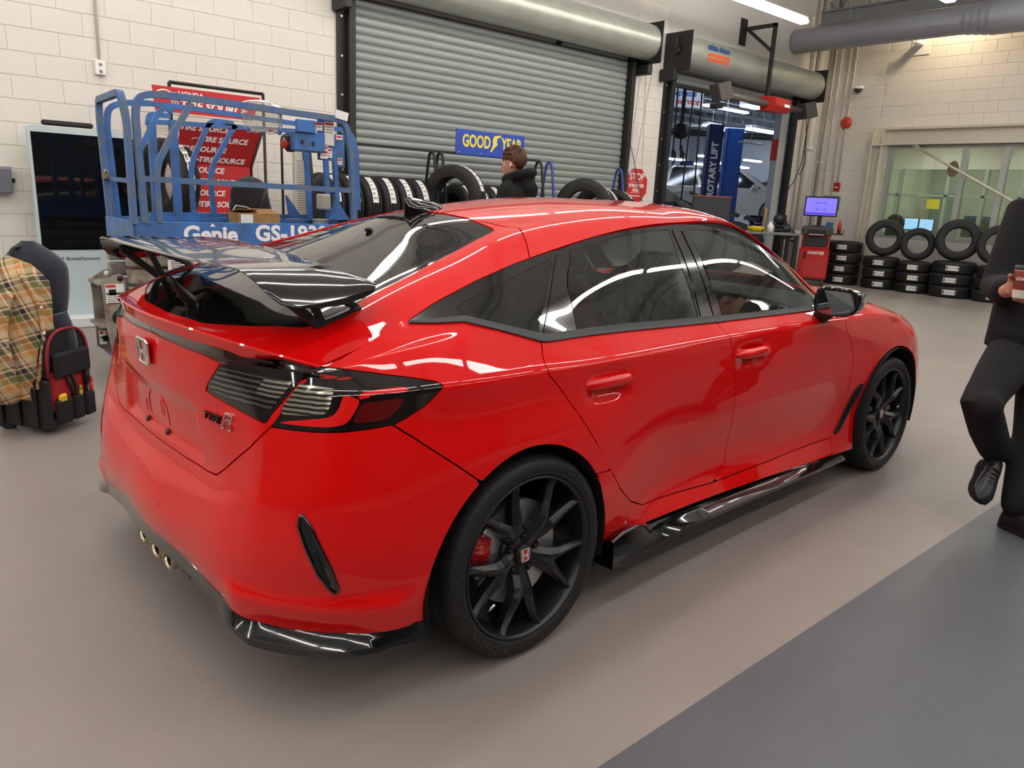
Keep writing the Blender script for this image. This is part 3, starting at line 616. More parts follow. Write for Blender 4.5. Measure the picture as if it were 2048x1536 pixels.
def panel(name, S, m, parent, sides=(1,), flange=.012, off=0., smooth=True):
    """link a clipped surface as one object; sides -1 adds the mirror image (left of the car)"""
    V, F, NN = [], [], []
    if not len(S.T): return None
    E = {}
    for a, b, c in S.T.tolist():
        for e in ((a, b), (b, c), (c, a)): E[e] = 1
    bd = [e for e in E if (e[1], e[0]) not in E]
    for sg in sides:
        k = np.array([1, -1 if sg > 0 else 1, 1.])           # net is built with +w; the right side of the car is -y
        P = (S.P+off*S.N)*k; N = S.N*k; n0 = len(V); V += P.tolist(); NN += N.tolist()
        fl = (sg > 0)
        F += [((a, c, b) if fl else (a, b, c)) for a, b, c in (S.T+n0).tolist()]
        if flange:
            for a, b in bd:
                if abs(S.P[a][1]) < 1e-4 and abs(S.P[b][1]) < 1e-4: continue
                e = P[b]-P[a]; nn = np.cross(e, N[a]); nn /= np.linalg.norm(nn)+1e-12
                if sg < 0: pass
                else: nn = -nn
                q = len(V); V += [P[a].tolist(), P[b].tolist(), (P[b]-flange*N[b]).tolist(), (P[a]-flange*N[a]).tolist()]; NN += [nn.tolist()]*4
                F.append((q, q+3, q+2, q+1) if not fl else (q, q+1, q+2, q+3))
    me = bpy.data.meshes.new(name); me.from_pydata(V, [], F); me.polygons.foreach_set('use_smooth', [True]*len(F)); me.update()
    me.normals_split_custom_set_from_vertices(NN); me.materials.append(m)
    return link(name, me, parent)

# ---- control net of the side and ends: columns run rear centre -> side -> front centre, rows bottom -> roof rail; (x, half width, z)
NET = [
 # R0 lower edge
 [(-.805,0,.305),(-.79,.28,.303),(-.765,.58,.272),(-.70,.695,.255),(-.62,.785,.25),(-.50,.87,.25),(-.38,.912,.245),(0,.90,.24),(.37,.895,.25),(.75,.888,.245),(1.09,.885,.235),(1.57,.885,.215),(1.88,.888,.20),(2.12,.895,.193),(2.42,.915,.19),(2.735,.91,.19),(3.08,.90,.2),(3.40,.80,.2),(3.60,.5,.2),(3.67,0,.2)],
 [(-.815,0,.355),(-.802,.28,.353),(-.78,.58,.345),(-.728,.705,.34),(-.652,.80,.335),(-.51,.89,.33),(-.37,.928,.33),(0,.932,.32),(.36,.915,.32),(.75,.866,.31),(1.09,.86,.305),(1.57,.86,.295),(1.88,.864,.287),(2.12,.875,.282),(2.42,.92,.28),(2.735,.935,.28),(3.08,.92,.29),(3.42,.81,.3),(3.63,.5,.3),(3.70,0,.3)],
 [(-.812,0,.42),(-.80,.28,.42),(-.78,.58,.435),(-.738,.708,.45),(-.667,.808,.45),(-.52,.902,.45),(-.36,.942,.45),(0,.946,.45),(.35,.93,.44),(.75,.873,.43),(1.09,.866,.425),(1.57,.866,.415),(1.88,.87,.41),(2.12,.878,.41),(2.42,.922,.41),(2.735,.946,.41),(3.08,.93,.41),(3.43,.81,.41),(3.65,.5,.41),(3.71,0,.41)],
 [(-.785,0,.50),(-.777,.28,.505),(-.762,.56,.535),(-.725,.695,.57),(-.66,.80,.58),(-.51,.897,.58),(-.35,.938,.58),(0,.946,.58),(.34,.93,.57),(.75,.886,.56),(1.09,.881,.555),(1.57,.881,.545),(1.88,.882,.54),(2.12,.886,.54),(2.42,.918,.54),(2.735,.946,.54),(3.07,.93,.54),(3.41,.80,.53),(3.63,.5,.53),(3.69,0,.53)],
 [(-.752,0,.58),(-.747,.25,.587),(-.735,.52,.635),(-.703,.67,.69),(-.64,.783,.70),(-.50,.88,.70),(-.34,.924,.70),(0,.932,.70),(.34,.920,.69),(.75,.894,.68),(1.09,.89,.675),(1.57,.89,.665),(1.88,.89,.66),(2.12,.892,.66),(2.43,.906,.66),(2.735,.936,.66),(3.05,.92,.66),(3.37,.78,.64),(3.59,.5,.64),(3.65,0,.64)],
 [(-.765,0,.73),(-.755,.25,.732),(-.725,.50,.765),(-.683,.655,.80),(-.618,.765,.81),(-.485,.862,.81),(-.335,.901,.81),(0,.909,.81),(.34,.903,.80),(.75,.897,.80),(1.09,.893,.795),(1.57,.892,.79),(1.88,.89,.785),(2.12,.89,.782),(2.44,.896,.78),(2.735,.900,.775),(3.02,.895,.765),(3.32,.75,.73),(3.54,.48,.72),(3.61,0,.72)],
 [(-.772,0,.88),(-.76,.25,.875),(-.722,.48,.875),(-.668,.64,.885),(-.603,.748,.89),(-.475,.845,.895),(-.335,.90,.90),(0,.906,.897),(.34,.900,.895),(.75,.89,.897),(1.09,.886,.90),(1.57,.884,.897),(1.88,.882,.893),(2.12,.88,.89),(2.44,.873,.882),(2.735,.867,.865),(3.0,.83,.835),(3.28,.70,.785),(3.47,.46,.77),(3.55,0,.765)],
 [(-.769,0,.92),(-.757,.25,.917),(-.72,.47,.912),(-.661,.63,.918),(-.594,.738,.922),(-.47,.80,.945),(-.332,.842,.962),(0,.845,.962),(.345,.817,.960),(.75,.813,.957),(1.09,.811,.953),(1.57,.809,.949),(1.88,.806,.945),(2.12,.80,.94),(2.43,.815,.918),(2.735,.815,.89),(3.0,.775,.852),(3.25,.66,.805),(3.42,.445,.79),(3.49,0,.785)],
 None,
 [(-.765,0,.962),(-.753,.25,.96),(-.717,.46,.953),(-.655,.62,.947),(-.585,.725,.950),(-.46,.735,.995),(-.325,.71,1.043),(0,.655,1.143),(.355,.602,1.217),(.76,.582,1.288),(1.09,.572,1.315),(1.57,.585,1.296),(1.88,.65,1.146),(2.12,.728,.982),(2.42,.782,.936),(2.735,.775,.905),(2.99,.74,.862),(3.22,.63,.82),(3.36,.43,.812),(3.42,0,.815)]]
_a, _b = np.array(NET[7]), np.array(NET[9]); _m = (_a+_b)/2; _m[:, 1] += .05*(_b[:, 2]-_a[:, 2]); NET[8] = _m.tolist()
NETA = np.array(NET).transpose(1, 0, 2)                                       # columns, rows, xyz
gl, gr = NETA[1].copy(), NETA[-2].copy(); gl[:, 1] *= -1; gr[:, 1] *= -1
NETG = np.concatenate([gl[None], NETA, gr[None]])
row4 = NETG[:, 4]; tu = np.concatenate([[0], np.cumsum(np.linalg.norm(np.diff(row4, axis=0), axis=1))]); tu -= tu[1]
tv = np.array([.24, .32, .43, .56, .69, .80, .895, .957, 1.11, 1.27])
ue = np.linspace(0, tu[-2], 430); ve = np.unique(np.concatenate([np.linspace(tv[i], tv[i+1], max(3, int((tv[i+1]-tv[i])/.012))) for i in range(9)]))
A_u = hermite_matrix(tu, ue)
SPa, SPb = (np.einsum('ai,bj,ijk->abk', A_u, hermite_matrix(tv, ve, creases=c), NETG) for c in ((6,), (6, 7)))
_k = np.clip((SPa[:, :1, 0:1]-.05)/.25, 0, 1); _k = _k*_k*(3-2*_k); SP = SPa*(1-_k)+SPb*_k
SP[:, :, 1] = np.maximum(SP[:, :, 1], 0)
# number-plate recess pressed into the hatch face
def smooth01(x): x = np.clip(x, 0, 1); return x*x*(3-2*x)
rec = smooth01((.30-SP[:, :, 1]+(.80-SP[:, :, 2])*.25)/.03)*smooth01((.775-SP[:, :, 2])/.03)*smooth01((SP[:, :, 2]-.60)/.03)*(SP[:, :, 0] < -.4)
SP[:, :, 0] += .018*rec
# scooped hollow around each door handle
for hx, hz in ((.345, .822), (1.255, .822)):
    g = np.exp(-(((SP[:, :, 0]-hx)/.10)**4+((SP[:, :, 2]-hz+.012)/.045)**4))*(SP[:, :, 1] > .7); SP[:, :, 1] -= .016*g
# hollow in the lower doors and the body-side character hollow behind the front wheel
d_ = np.exp(-(((SP[:, :, 0]-1.55)/.95)**4+((SP[:, :, 2]-.40)/.13)**2))*(SP[:, :, 1] > .7); SP[:, :, 1] -= .018*d_
# flared lower corner of the rear bumper, pushed outward in plan
fl_ = smooth01((.375-SP[:, :, 2])/.045)*smooth01((SP[:, :, 1]-.50)/.12)*smooth01((-.40-SP[:, :, 0])/.10)*smooth01((SP[:, :, 0]+.95)/.1)
SP[:, :, 0] -= .020*fl_*np.clip((.93-SP[:, :, 1])/.35, 0, 1); SP[:, :, 1] += .020*fl_*np.clip((SP[:, :, 1]-.45)/.4, 0, 1)
SC = np.stack(np.broadcast_arrays(ue[:, None], SP[:, :, 2], SP[:, :, 0]), 2)    # coords: (along contour, z, x)
SIDE = orient(surf_grid(SP, SC), lambda P: np.stack([np.where(P[:, 0] < -.5, -1, np.where(P[:, 0] > 3.2, 1, 0.)), np.full(len(P), .6), P[:, 2]*0], 1))
# ---- control net of the upper body: columns tail -> cowl, rows roof rail -> centre line
UNET = [[NET[9][k] for k in range(4, 14)],
 [(-.625,.67,.962),(-.505,.66,1.02),(-.33,.62,1.085),(0,.558,1.182),(.32,.505,1.263),(.77,.52,1.322),(1.1,.52,1.338),(1.58,.535,1.314),(1.92,.61,1.16),(2.19,.69,.99)],
 [(-.675,.57,.975),(-.565,.55,1.022),(-.335,.508,1.098),(0,.447,1.198),(.29,.41,1.276),(.78,.42,1.348),(1.1,.42,1.362),(1.62,.43,1.335),(2.0,.49,1.18),(2.33,.54,1.0)],
 [(-.745,.30,.992),(-.665,.28,1.0),(-.345,.25,1.113),(-.01,.22,1.222),(.26,.2,1.303),(.78,.2,1.372),(1.1,.2,1.384),(1.66,.2,1.352),(2.09,.25,1.20),(2.47,.28,1.0)],
 [(-.774,0,.998),(-.70,0,.993),(-.35,0,1.120),(-.02,0,1.229),(.25,0,1.311),(.78,0,1.378),(1.1,0,1.389),(1.68,0,1.356),(2.12,0,1.205),(2.52,0,1.0)]]
UA = np.array(UNET).transpose(1, 0, 2); ug = UA[:, 3:4].copy(); ug[:, :, 1] *= -1; UG = np.concatenate([UA, ug], 1)
tus = tu[5:15]; tq = np.array([0, .12, .26, .5, .78, 1.06]); uue = np.linspace(tus[0], tus[-1], 260); uve = np.linspace(0, .78, 56)
UP = np.einsum('ai,bj,ijk->abk', hermite_matrix(tus, uue), hermite_matrix(tq, uve), UG); UP[:, -1, 1] = 0
TOP = orient(surf_grid(UP, np.stack([UP[:, :, 0], UP[:, :, 1], UP[:, :, 2]], 2)), lambda P: np.tile([0, 0, 1.], (len(P), 1)))
HN = np.array([[(2.24,.735,.964),(2.42,.42,1.0),(2.50,0,1.005)],[(2.48,.778,.930),(2.62,.42,.983),(2.66,0,.99)],[(2.75,.77,.903),(2.85,.42,.953),(2.88,0,.962)],[(2.99,.737,.862),(3.1,.42,.91),(3.13,0,.92)],[(3.2,.645,.826),(3.3,.40,.855),(3.34,0,.865)],[(3.29,.56,.815),(3.38,.38,.818),(3.43,0,.82)]])
hg = HN[:, 1:2].copy(); hg[:, :, 1] *= -1; HP = np.einsum('ai,bj,ijk->abk', hermite_matrix(np.arange(6.), np.linspace(0, 5, 70)), hermite_matrix(np.array([0, .4, .8, 1.2]), np.linspace(0, .8, 40)), np.concatenate([HN, hg], 1)); HP[:, -1, 1] = 0
HOOD = orient(surf_grid(HP, HP.copy()), lambda P: np.tile([0, 0, 1.], (len(P), 1)))
# ---- pixel outlines -> surface coordinates
def bvh(S): return BVHTree.FromPolygons([Vector((p[0], -p[1], p[2])) for p in S.P], S.T.tolist(), all_triangles=True)
B_SIDE, B_TOP = bvh(SIDE), bvh(TOP)
def on(S, B, px):
    d = Vector(w2c(ray(px))).normalized(); o = Vector(CAMC); loc, n, i, t = B.ray_cast(o, d)
    if loc is None:                                             # just off the edge: nearest surface point along the ray
        best = None
        for k in range(200):
            q = B.find_nearest(o+d*(.8+k*.02))
            if q[0] is not None and (best is None or q[3] < best[3]): best = q
        loc, n, i, t = best
    a, b, c = (np.array([S.P[j][0], -S.P[j][1], S.P[j][2]]) for j in S.T[i]); p = np.array(loc)
    w_ = np.linalg.lstsq(np.stack([a-c, b-c], 1), p-c, rcond=None)[0]; ca, cb, cc = (S.C[j] for j in S.T[i])
    return cc+w_[0]*(ca-cc)+w_[1]*(cb-cc)
def sidep(pts): return [on(SIDE, B_SIDE, p)[:2] for p in pts]
def topp(pts): return [on(TOP, B_TOP, p)[:2]*np.array([1, 1]) for p in pts]
RED = mat('red_paint', '#dc0606', .4, coat=1., coat_rough=.015, spec=.05)
GLOSSBLK = mat('gloss_black', '#060607', .12, coat=1., coat_rough=.02)
SATBLK = mat('satin_black', '#141416', .42)
DARK = mat('dark_void', '#0a0a0b', .8)
RUBTRIM = mat('rubber_trim', '#3a3b3e', .55)
GLASS = glass_mat('car_glass', '#cfd8d0', .04, body='#59625a')
PRIV = glass_mat('rear_glass', '#9aa098', .12, body='#3c3f3a')
car = empty('car', (0, 0, 0), CAR_YAW, 'glossy red five-door hatchback with tall black rear wing and black wheels', 'car')
G = .0022
S_, T_, H_ = SIDE, TOP, HOOD
us, zs, xs = SIDE.C[:, 0], SIDE.C[:, 1], SIDE.C[:, 2]
UZ = SIDE.C[:, :2]
ARCH = np.minimum(np.hypot(xs+.028, (zs-.318))-.368, np.hypot(xs-2.735, zs-.325)-.380)
ARCH = np.where(zs > .9, 1., ARCH)
# ---- outlines read from the photograph
hatch_path = sidep([(324, 882), (372, 915), (415, 942), (433, 950), (450, 938), (500, 895), (545, 851), (590, 792), (636, 736)])
hatch_path[0] = np.array([-.2, hatch_path[0][1]])
P_HATCH = hatch_path+[np.array([hatch_path[-1][0]+.01, 1.2]), np.array([-.2, 1.2])]
lamp_out = sidep([(636, 734), (690, 739), (735, 745), (824, 756), (870, 763), (887, 770), (882, 780), (850, 812), (812, 836), (784, 849), (735, 858), (685, 864), (634, 864), (583, 859), (540, 853), (547, 842), (598, 770), (625, 742)])
lamp_in = sidep([(441, 728), (500, 735), (560, 738), (617, 742), (596, 766), (568, 800), (543, 828), (531, 847), (500, 832), (469, 815), (411, 781), (411, 776)])
P_DLO = sidep([(812, 644), (869, 604), (951, 561), (1026, 527), (1113, 498), (1190, 472), (1258, 458), (1351, 447), (1412, 449), (1474, 466), (1522, 493), (1568, 525), (1615, 571), (1640, 598), (1644, 617), (1551, 627), (1429, 643), (1258, 660), (1094, 682), (1081, 681), (1000, 659), (927, 642), (870, 644)])
# the top edge of the opening follows the roof rail itself
P_QG = sidep([(913, 617), (926, 606), (958, 589), (1020, 558), (1100, 517), (1104, 520), (1076, 667), (1070, 667), (1000, 650), (930, 630)])
P_RG = sidep([(1142, 501), (1224, 476), (1285, 464), (1339, 459), (1361, 524), (1398, 635), (1290, 650), (1156, 664), (1135, 572)])
P_FG = sidep([(1378, 459), (1418, 459), (1470, 473), (1520, 500), (1566, 532), (1612, 577), (1630, 604), (1632, 613), (1551, 622), (1448, 632), (1411, 538)])
P_SAIL = sidep([(1113, 507), (1139, 500), (1133, 571), (1154, 664), (1086, 670)])
P_BP1 = sidep([(1343, 457), (1356, 455), (1424, 634), (1402, 636)])
P_BP2 = sidep([(1360, 455), (1374, 458), (1408, 538), (1444, 632), (1428, 634)])
belt_lo = sidep([(814, 648), (870, 648), (927, 645), (1000, 662), (1081, 684), (1094, 685), (1258, 663), (1429, 646), (1551, 631), (1640, 620)])
belt_hi = sidep([(1640, 612), (1551, 620), (1429, 632), (1258, 647), (1094, 669), (1081, 668), (1000, 650), (930, 633), (870, 639), (814, 643)])
P_BELT = belt_lo+belt_hi
rd_rear = sidep([(1083, 684), (1086, 720), (1096, 747), (1121, 777), (1160, 832), (1192, 884), (1222, 942), (1242, 980), (1262, 1003), (1285, 1010)])
b_gap = sidep([(1426, 965), (1437, 945), (1450, 921), (1463, 850), (1470, 778), (1470, 724), (1461, 680), (1445, 660), (1429, 640)])
f_gap = sidep([(1660, 876), (1676, 832), (1692, 792), (1702, 755), (1706, 724), (1704, 690), (1690, 649), (1680, 625)])
bump_gap = sidep([(784, 849), (830, 877), (870, 903), (920, 935), (968, 968)])
rock_top = sidep([(1285, 1010), (1426, 965), (1540, 921), (1660, 876)])
vent_f = sidep([(1723, 768), (1709, 779), (1689, 820), (1667, 868), (1674, 864), (1697, 815), (1724, 772)])
P_VENT = sidep([(598, 1035), (604, 1030), (614, 1040), (630, 1075), (655, 1125), (676, 1165), (680, 1180), (672, 1187), (650, 1176), (628, 1130), (605, 1075)])
PT = lambda x, z: np.array([x, z])
bo = [PT(-.2, 0), ]
P_BUMP = [PT(-.3, -.1), PT(-.3, hatch_path[0][1])]+hatch_path[1:7]+lamp_out[14:9:-1]+bump_gap+[bump_gap[-1]+PT(.1, -.1), PT(bump_gap[-1][0]+.1, -.1)]
uq = rd_rear[0][0]
P_QUART = [hatch_path[-1]]+lamp_out[0:6]+lamp_out[6:10]+bump_gap+[bump_gap[-1]+PT(.08, -.08)]+sidep([(1090, 1000), (1180, 952), (1208, 944), (1226, 939)])+rd_rear[5::-1]+[PT(rd_rear[0][0], 1.5), PT(hatch_path[-1][0], 1.5)]
P_RDOOR = rd_rear+[rock_top[1]]+b_gap+[PT(b_gap[-1][0], .98), PT(rd_rear[0][0], .98)]
P_FDOOR = b_gap[::-1]+[rock_top[1], rock_top[2], rock_top[3]]+f_gap+[PT(f_gap[-1][0], .98), PT(b_gap[-1][0], .98)]
uA = 10.0
P_ROCK = sidep([(1226, 939), (1208, 944), (1150, 960)])+[PT(sidep([(1180, 1040)])[0][0]-.05, 0), PT(f_gap[0][0]+.02, 0)]+[f_gap[0]]+rock_top[::-1]+rd_rear[9:5:-1]
P_FEND = f_gap+[PT(f_gap[-1][0], 1.2), PT(6, 1.2), PT(6, -.1), PT(f_gap[0][0]+.02, -.1)]
def F(poly): return sdf(poly, UZ)
fD, fH, fLO, fLI = F(P_DLO), F(P_HATCH), F(lamp_out), F(lamp_in)
band = np.interp(us, [0]+[p[0] for p in sidep([(339, 686), (397, 709), (441, 729)])]+[1.2], [sidep([(287, 660)])[0][1]]+[p[1] for p in sidep([(339, 686), (397, 709), (441, 729)])]+[.925])-zs
mn = np.minimum; mnr = lambda *a: np.minimum.reduce(a)
fVent, fSlit = F(P_VENT), F(vent_f)
MIR = (1, -1)
panel('rear_bumper', clip(S_, mnr(F(P_BUMP)-G, -fLO-G, ARCH-.0)), RED, car, MIR)
quarter = clip(S_, mnr(F(P_QUART)-G, -fLO-G, -fD, ARCH, -fH-G)); rdoor = clip(S_, mnr(F(P_RDOOR)-G, ARCH, -fD)); fdoor = clip(S_, mnr(F(P_FDOOR)-G, -fD, ARCH))
rocker = clip(S_, mnr(F(P_ROCK)-G, ARCH)); fend = clip(S_, mnr(F(P_FEND)-G, ARCH, -fD, 3.05-xs)); fbump = clip(S_, mnr(F(P_FEND)-G, ARCH, xs-3.055))
hface = clip(S_, mnr(fH-G, -fLI-G, band-.001))
fLB = mnr(fH-G, -band, .985-zs)
DOORS = []
SATBLK2 = mat('vent_black', '#1c1c1f', .35)
def surf_pt(px):
    d = Vector(w2c(ray(px))).normalized(); loc, nn, i, t = B_SIDE.ray_cast(Vector(CAMC), d); N = np.array(nn); return np.array(loc), (N if N@np.array(d) < 0 else -N)
def inlay(name, LR, m, rim_m, sg, r, par=None, lift_=.0025):
    '''a piece laid on the curved body: left and right edge given by photo pixels on the right side of the car'''
    L_, R_ = LR; k = np.array([1, 1 if sg > 0 else -1, 1.])
    def pl(P, t): P = np.array(P, float); u = t*(len(P)-1); i = min(int(u), len(P)-2); return P[i]+(P[i+1]-P[i])*(u-i)
    rows = []
    for t in np.linspace(0, 1, 25):
        w_ = min(1, (math.sin(PI*min(max(t, .006), .994))*7.))**.5; A, B = pl(L_, t), pl(R_, t); c = (A+B)/2; A, B = c+(A-c)*w_, c+(B-c)*w_; q = []
        for f in np.linspace(0, 1, 6): p, n = surf_pt(A+(B-A)*f); q.append((p+n*lift_)*k)
        rows.append(q)
    mb = MB(); mb.grid(rows); o = mb.build(name, m, par or car)
    mb = MB(); mb.tube([q[0] for q in rows]+[q[-1] for q in rows[::-1]], r, 6, closed=True); mb.build(name+'_rim', rim_m, o); return o
VENT_B = ([(601, 1031), (598, 1052), (612, 1095), (636, 1148), (667, 1186)], [(604, 1029), (622, 1054), (642, 1098), (664, 1142), (679, 1184)])
VENT_S = ([(626, 1106), (640, 1138), (655, 1170)], [(632, 1106), (647, 1138), (662, 1170)])
VENT_F = ([(1723, 766), (1709, 780), (1689, 819), (1666, 869)], [(1726, 770), (1719, 785), (1700, 818), (1675, 866)])
for sg, sd in ((1, 'right'), (-1, 'left')):
    panel('quarter_panel', quarter, RED, car, (sg,)); d1 = panel('rear_door', rdoor, RED, car, (sg,)); d2 = panel('front_door', fdoor, RED, car, (sg,))
    DOORS.append((sg, d1, d2))
    panel('rocker_panel', rocker, RED, car, (sg,)); panel('front_fender', fend, RED, car, (sg,))
    panel('window_trim', clip(S_, mnr(fD-.001, -F(P_QG)-.001, -F(P_RG)-.001, -F(P_FG)-.001, -F(P_SAIL), -F(P_BP1), -F(P_BP2))), GLOSSBLK, car, (sg,), .006, off=-.002)
    panel('door_sail', clip(S_, F(P_SAIL)-.001), GLOSSBLK, car, (sg,), .006, off=.001)
    panel('b_pillar_trim', clip(S_, F(P_BP1)-.001), GLOSSBLK, car, (sg,), .006, off=.001); panel('b_pillar_trim', clip(S_, F(P_BP2)-.001), GLOSSBLK, car, (sg,), .006, off=.001)
    panel('belt_molding', clip(S_, F(P_BELT)), RUBTRIM, car, (sg,), .012, off=.006)
    panel('quarter_window', clip(S_, F(P_QG)), PRIV, car, (sg,), 0, off=-.001)
    panel('rear_door_window', clip(S_, F(P_RG)), GLASS, car, (sg,), 0, off=-.001)
    panel('front_door_window', clip(S_, F(P_FG)), GLASS, car, (sg,), 0, off=-.001)
    inlay('fender_vent', VENT_F, DARK, SATBLK2, sg, .003)
    bv = inlay('bumper_vent', VENT_B, GLOSSBLK, GLOSSBLK, sg, .005)
    inlay('vent_slit', VENT_S, DARK, SATBLK2, sg, .0015, bv, .0045)
hatch = panel('hatch_lid', hface, RED, car, MIR)
panel('front_bumper', fbump, RED, car, MIR)
panel('hood', HOOD, RED, car, MIR)
# ---- top: roof, hatch frame, rear glass, windshield
TC = TOP.C; tx, tw = TC[:, 0], TC[:, 1]
split = topp([(1060, 519), (1054, 490), (1037, 455), (1010, 440)])
P_ROOF = [split[0]+PT(0, .2), split[0], split[1], split[2]]+[PT(.305, .39), PT(.27, .2), PT(.262, 0), PT(.262, -.2), PT(1.665, -.2), PT(1.655, .2), PT(1.60, .44), PT(1.52, .56), PT(1.50, .8)]
P_RGL = rpoly([PT(.275, -.6), PT(.275, .22), PT(.262, .415)]+topp([(905, 505), (800, 560), (730, 597), (660, 636), (612, 656)])+[PT(-.63, .43), PT(-.69, .25), PT(-.705, 0), PT(-.705, -.6)], .03)
P_WS = [PT(1.685, -.6), PT(1.675, .2), PT(1.62, .43), PT(1.61, .52), PT(1.93, .60), PT(2.17, .67), PT(2.6, .67), PT(2.6, -.6)]
Ft = lambda p: sdf(p, TC[:, :2])
fR, fG, fW = Ft(P_ROOF), Ft(P_RGL), Ft(P_WS)
rear_part = np.where(tx < .6, 1., -1.)
panel('roof', clip(T_, mnr(fR-G, )), RED, car, MIR)
panel('hatch_frame', clip(T_, mnr(-fR-G, -fG-.002, .62-tx, np.interp(tw, [0, .2, .4, .45, .7], [.262, .27, .30, .42, .40])-tx)), RED, hatch, MIR)
panel('rear_window', clip(T_, mnr(fG, np.interp(tw, [0, .2, .4, .45, .7], [.262, .27, .30, .42, .40])-tx-.004)), PRIV, car, MIR, 0, off=-.003)
panel('windshield', clip(T_, fW), GLASS, car, MIR, 0, off=-.003)
panel('windshield_pillar', clip(T_, mnr(-fR-G, -fW-.001, tx-1.2)), RED, car, MIR, .008)
# black ceramic band around the rear glass and its lower edge
panel('glass_border', clip(T_, mnr(fG-.002, np.maximum(.028-fG, np.where(tx > .13, .001, -1.)), .262-tx+.0)), mat('ceramic_black', '#0b0c0d', .15), car, MIR, 0, off=-.005)
# ---- lip of the hatch and the dark light band under it
lipE = UP[0]                                                   # lip edge, rail -> centre
mb = MB(); rows = []
for p in lipE:
    n = np.array([-1, 0, 0.]); q = np.array(p)
    kk = float(np.clip((.72-q[1])/.2, .25, 1)); rows.append([(q[0], -q[1], q[2]), (q[0]-.004, -q[1], q[2]-.004), (q[0]-.002, -q[1]*.998, q[2]-.010), (q[0]+.004, -q[1]*.99, q[2]-.036*kk), (q[0]+.010, -q[1]*.988, q[2]-.041*kk), (q[0]+.05, -q[1]*.98, q[2]-.040*kk)])
full = rows+[[(a, -b, c) for a, b, c in r] for r in rows[::-1]]
mb.grid(full); mb.build('lip_spoiler', RED, hatch, auto=35)
REDLENS = mat('dark_red_lens', '#2a0406', .08, coat=1.)
panel('light_band', clip(S_, fLB), REDLENS, hatch, MIR, 0, off=-.012)
# ---- tail lamps
LENS = mat('smoked_lens', '#12090a', .06, coat=1.)
LBAR = mat('red_light_bar', '#e8100c', .15, coat=1.)
def ribbed(name, a, c, freq, metal=.8):
    m = mat(name, a, .15, metal=metal, coat=1.); nt = m.node_tree; b = nt.nodes['Principled BSDF']; tc = nt.nodes.new('ShaderNodeTexCoord'); w_ = nt.nodes.new('ShaderNodeTexWave'); w_.bands_direction = 'Z'; w_.inputs['Scale'].default_value = freq; w_.inputs['Distortion'].default_value = 1.2; w_.inputs['Detail'].default_value = 1
    r = nt.nodes.new('ShaderNodeValToRGB'); r.color_ramp.elements[0].color = lin(a); r.color_ramp.elements[1].color = lin(c); r.color_ramp.elements[0].position = .35; r.color_ramp.elements[1].position = .75
    nt.links.new(tc.outputs['Object'], w_.inputs[0]); nt.links.new(w_.outputs['Fac'], r.inputs[0]); nt.links.new(r.outputs[0], b.inputs['Base Color']); return m
CLR = ribbed('clear_reflector', '#3a3833', '#cfc9b8', 26.); RIB = ribbed('dark_ribs', '#121214', '#77777a', 22.)
P_BAR1 = sidep([(688, 789), (722, 800), (702, 838), (688, 850), (660, 855), (560, 846), (553, 836), (640, 838), (664, 834), (676, 822)])
P_BAR2 = sidep([(704, 788), (722, 799), (770, 787), (824, 784), (806, 772), (760, 779)])
P_BAR3 = sidep([(638, 748), (660, 751), (732, 756), (733, 762), (640, 757)])
P_CLO = sidep([(600, 766), (668, 777), (660, 815), (646, 832), (560, 828), (566, 812)])
P_CLI = sidep([(440, 734), (588, 764), (541, 822), (415, 778)])
P_CHI = sidep([(530, 755), (584, 765), (560, 798), (512, 785)])
P_REFL = sidep([(724, 806), (812, 795), (795, 820), (770, 840), (704, 848)])
for sg in MIR:
    tl = panel('tail_lamp', clip(S_, fLO), LENS, car, (sg,), .02, off=-.001)
    panel('light_bar', clip(S_, F(P_BAR1)), LBAR, tl, (sg,), .004, off=.0012); panel('light_bar', clip(S_, F(P_BAR2)), LBAR, tl, (sg,), .004, off=.0012)
    panel('light_bar', clip(S_, F(P_BAR3)), mat('dim_red_lens', '#a00c0c', .1, coat=1.), tl, (sg,), .004, off=.0008)
    panel('reflector', clip(S_, F(P_REFL)), mat('deep_red_lens', '#5c0709', .1, coat=1.), tl, (sg,), .003, off=.0006)
    panel('clear_lens', clip(S_, F(P_CLO)), CLR, tl, (sg,), 0, off=.0008)
    t2 = panel('hatch_lamp', clip(S_, fLI), LENS, hatch, (sg,), .02, off=-.001)
    panel('clear_lens', clip(S_, F(P_CLI)), RIB, t2, (sg,), 0, off=.0008)
    panel('bulb_reflector', clip(S_, F(P_CHI)), CLR, t2, (sg,), 0, off=.0012)
# ---- dark structure behind the panel gaps
shell = clip(S_, mnr(-fD-.0, ARCH-.004, 3.6-xs))
panel('inner_shell', shell, DARK, car, MIR, 0, off=-.013)
panel('inner_roof', clip(T_, mnr(-fG+.02, -fW+.02)), DARK, car, MIR, 0, off=-.014)
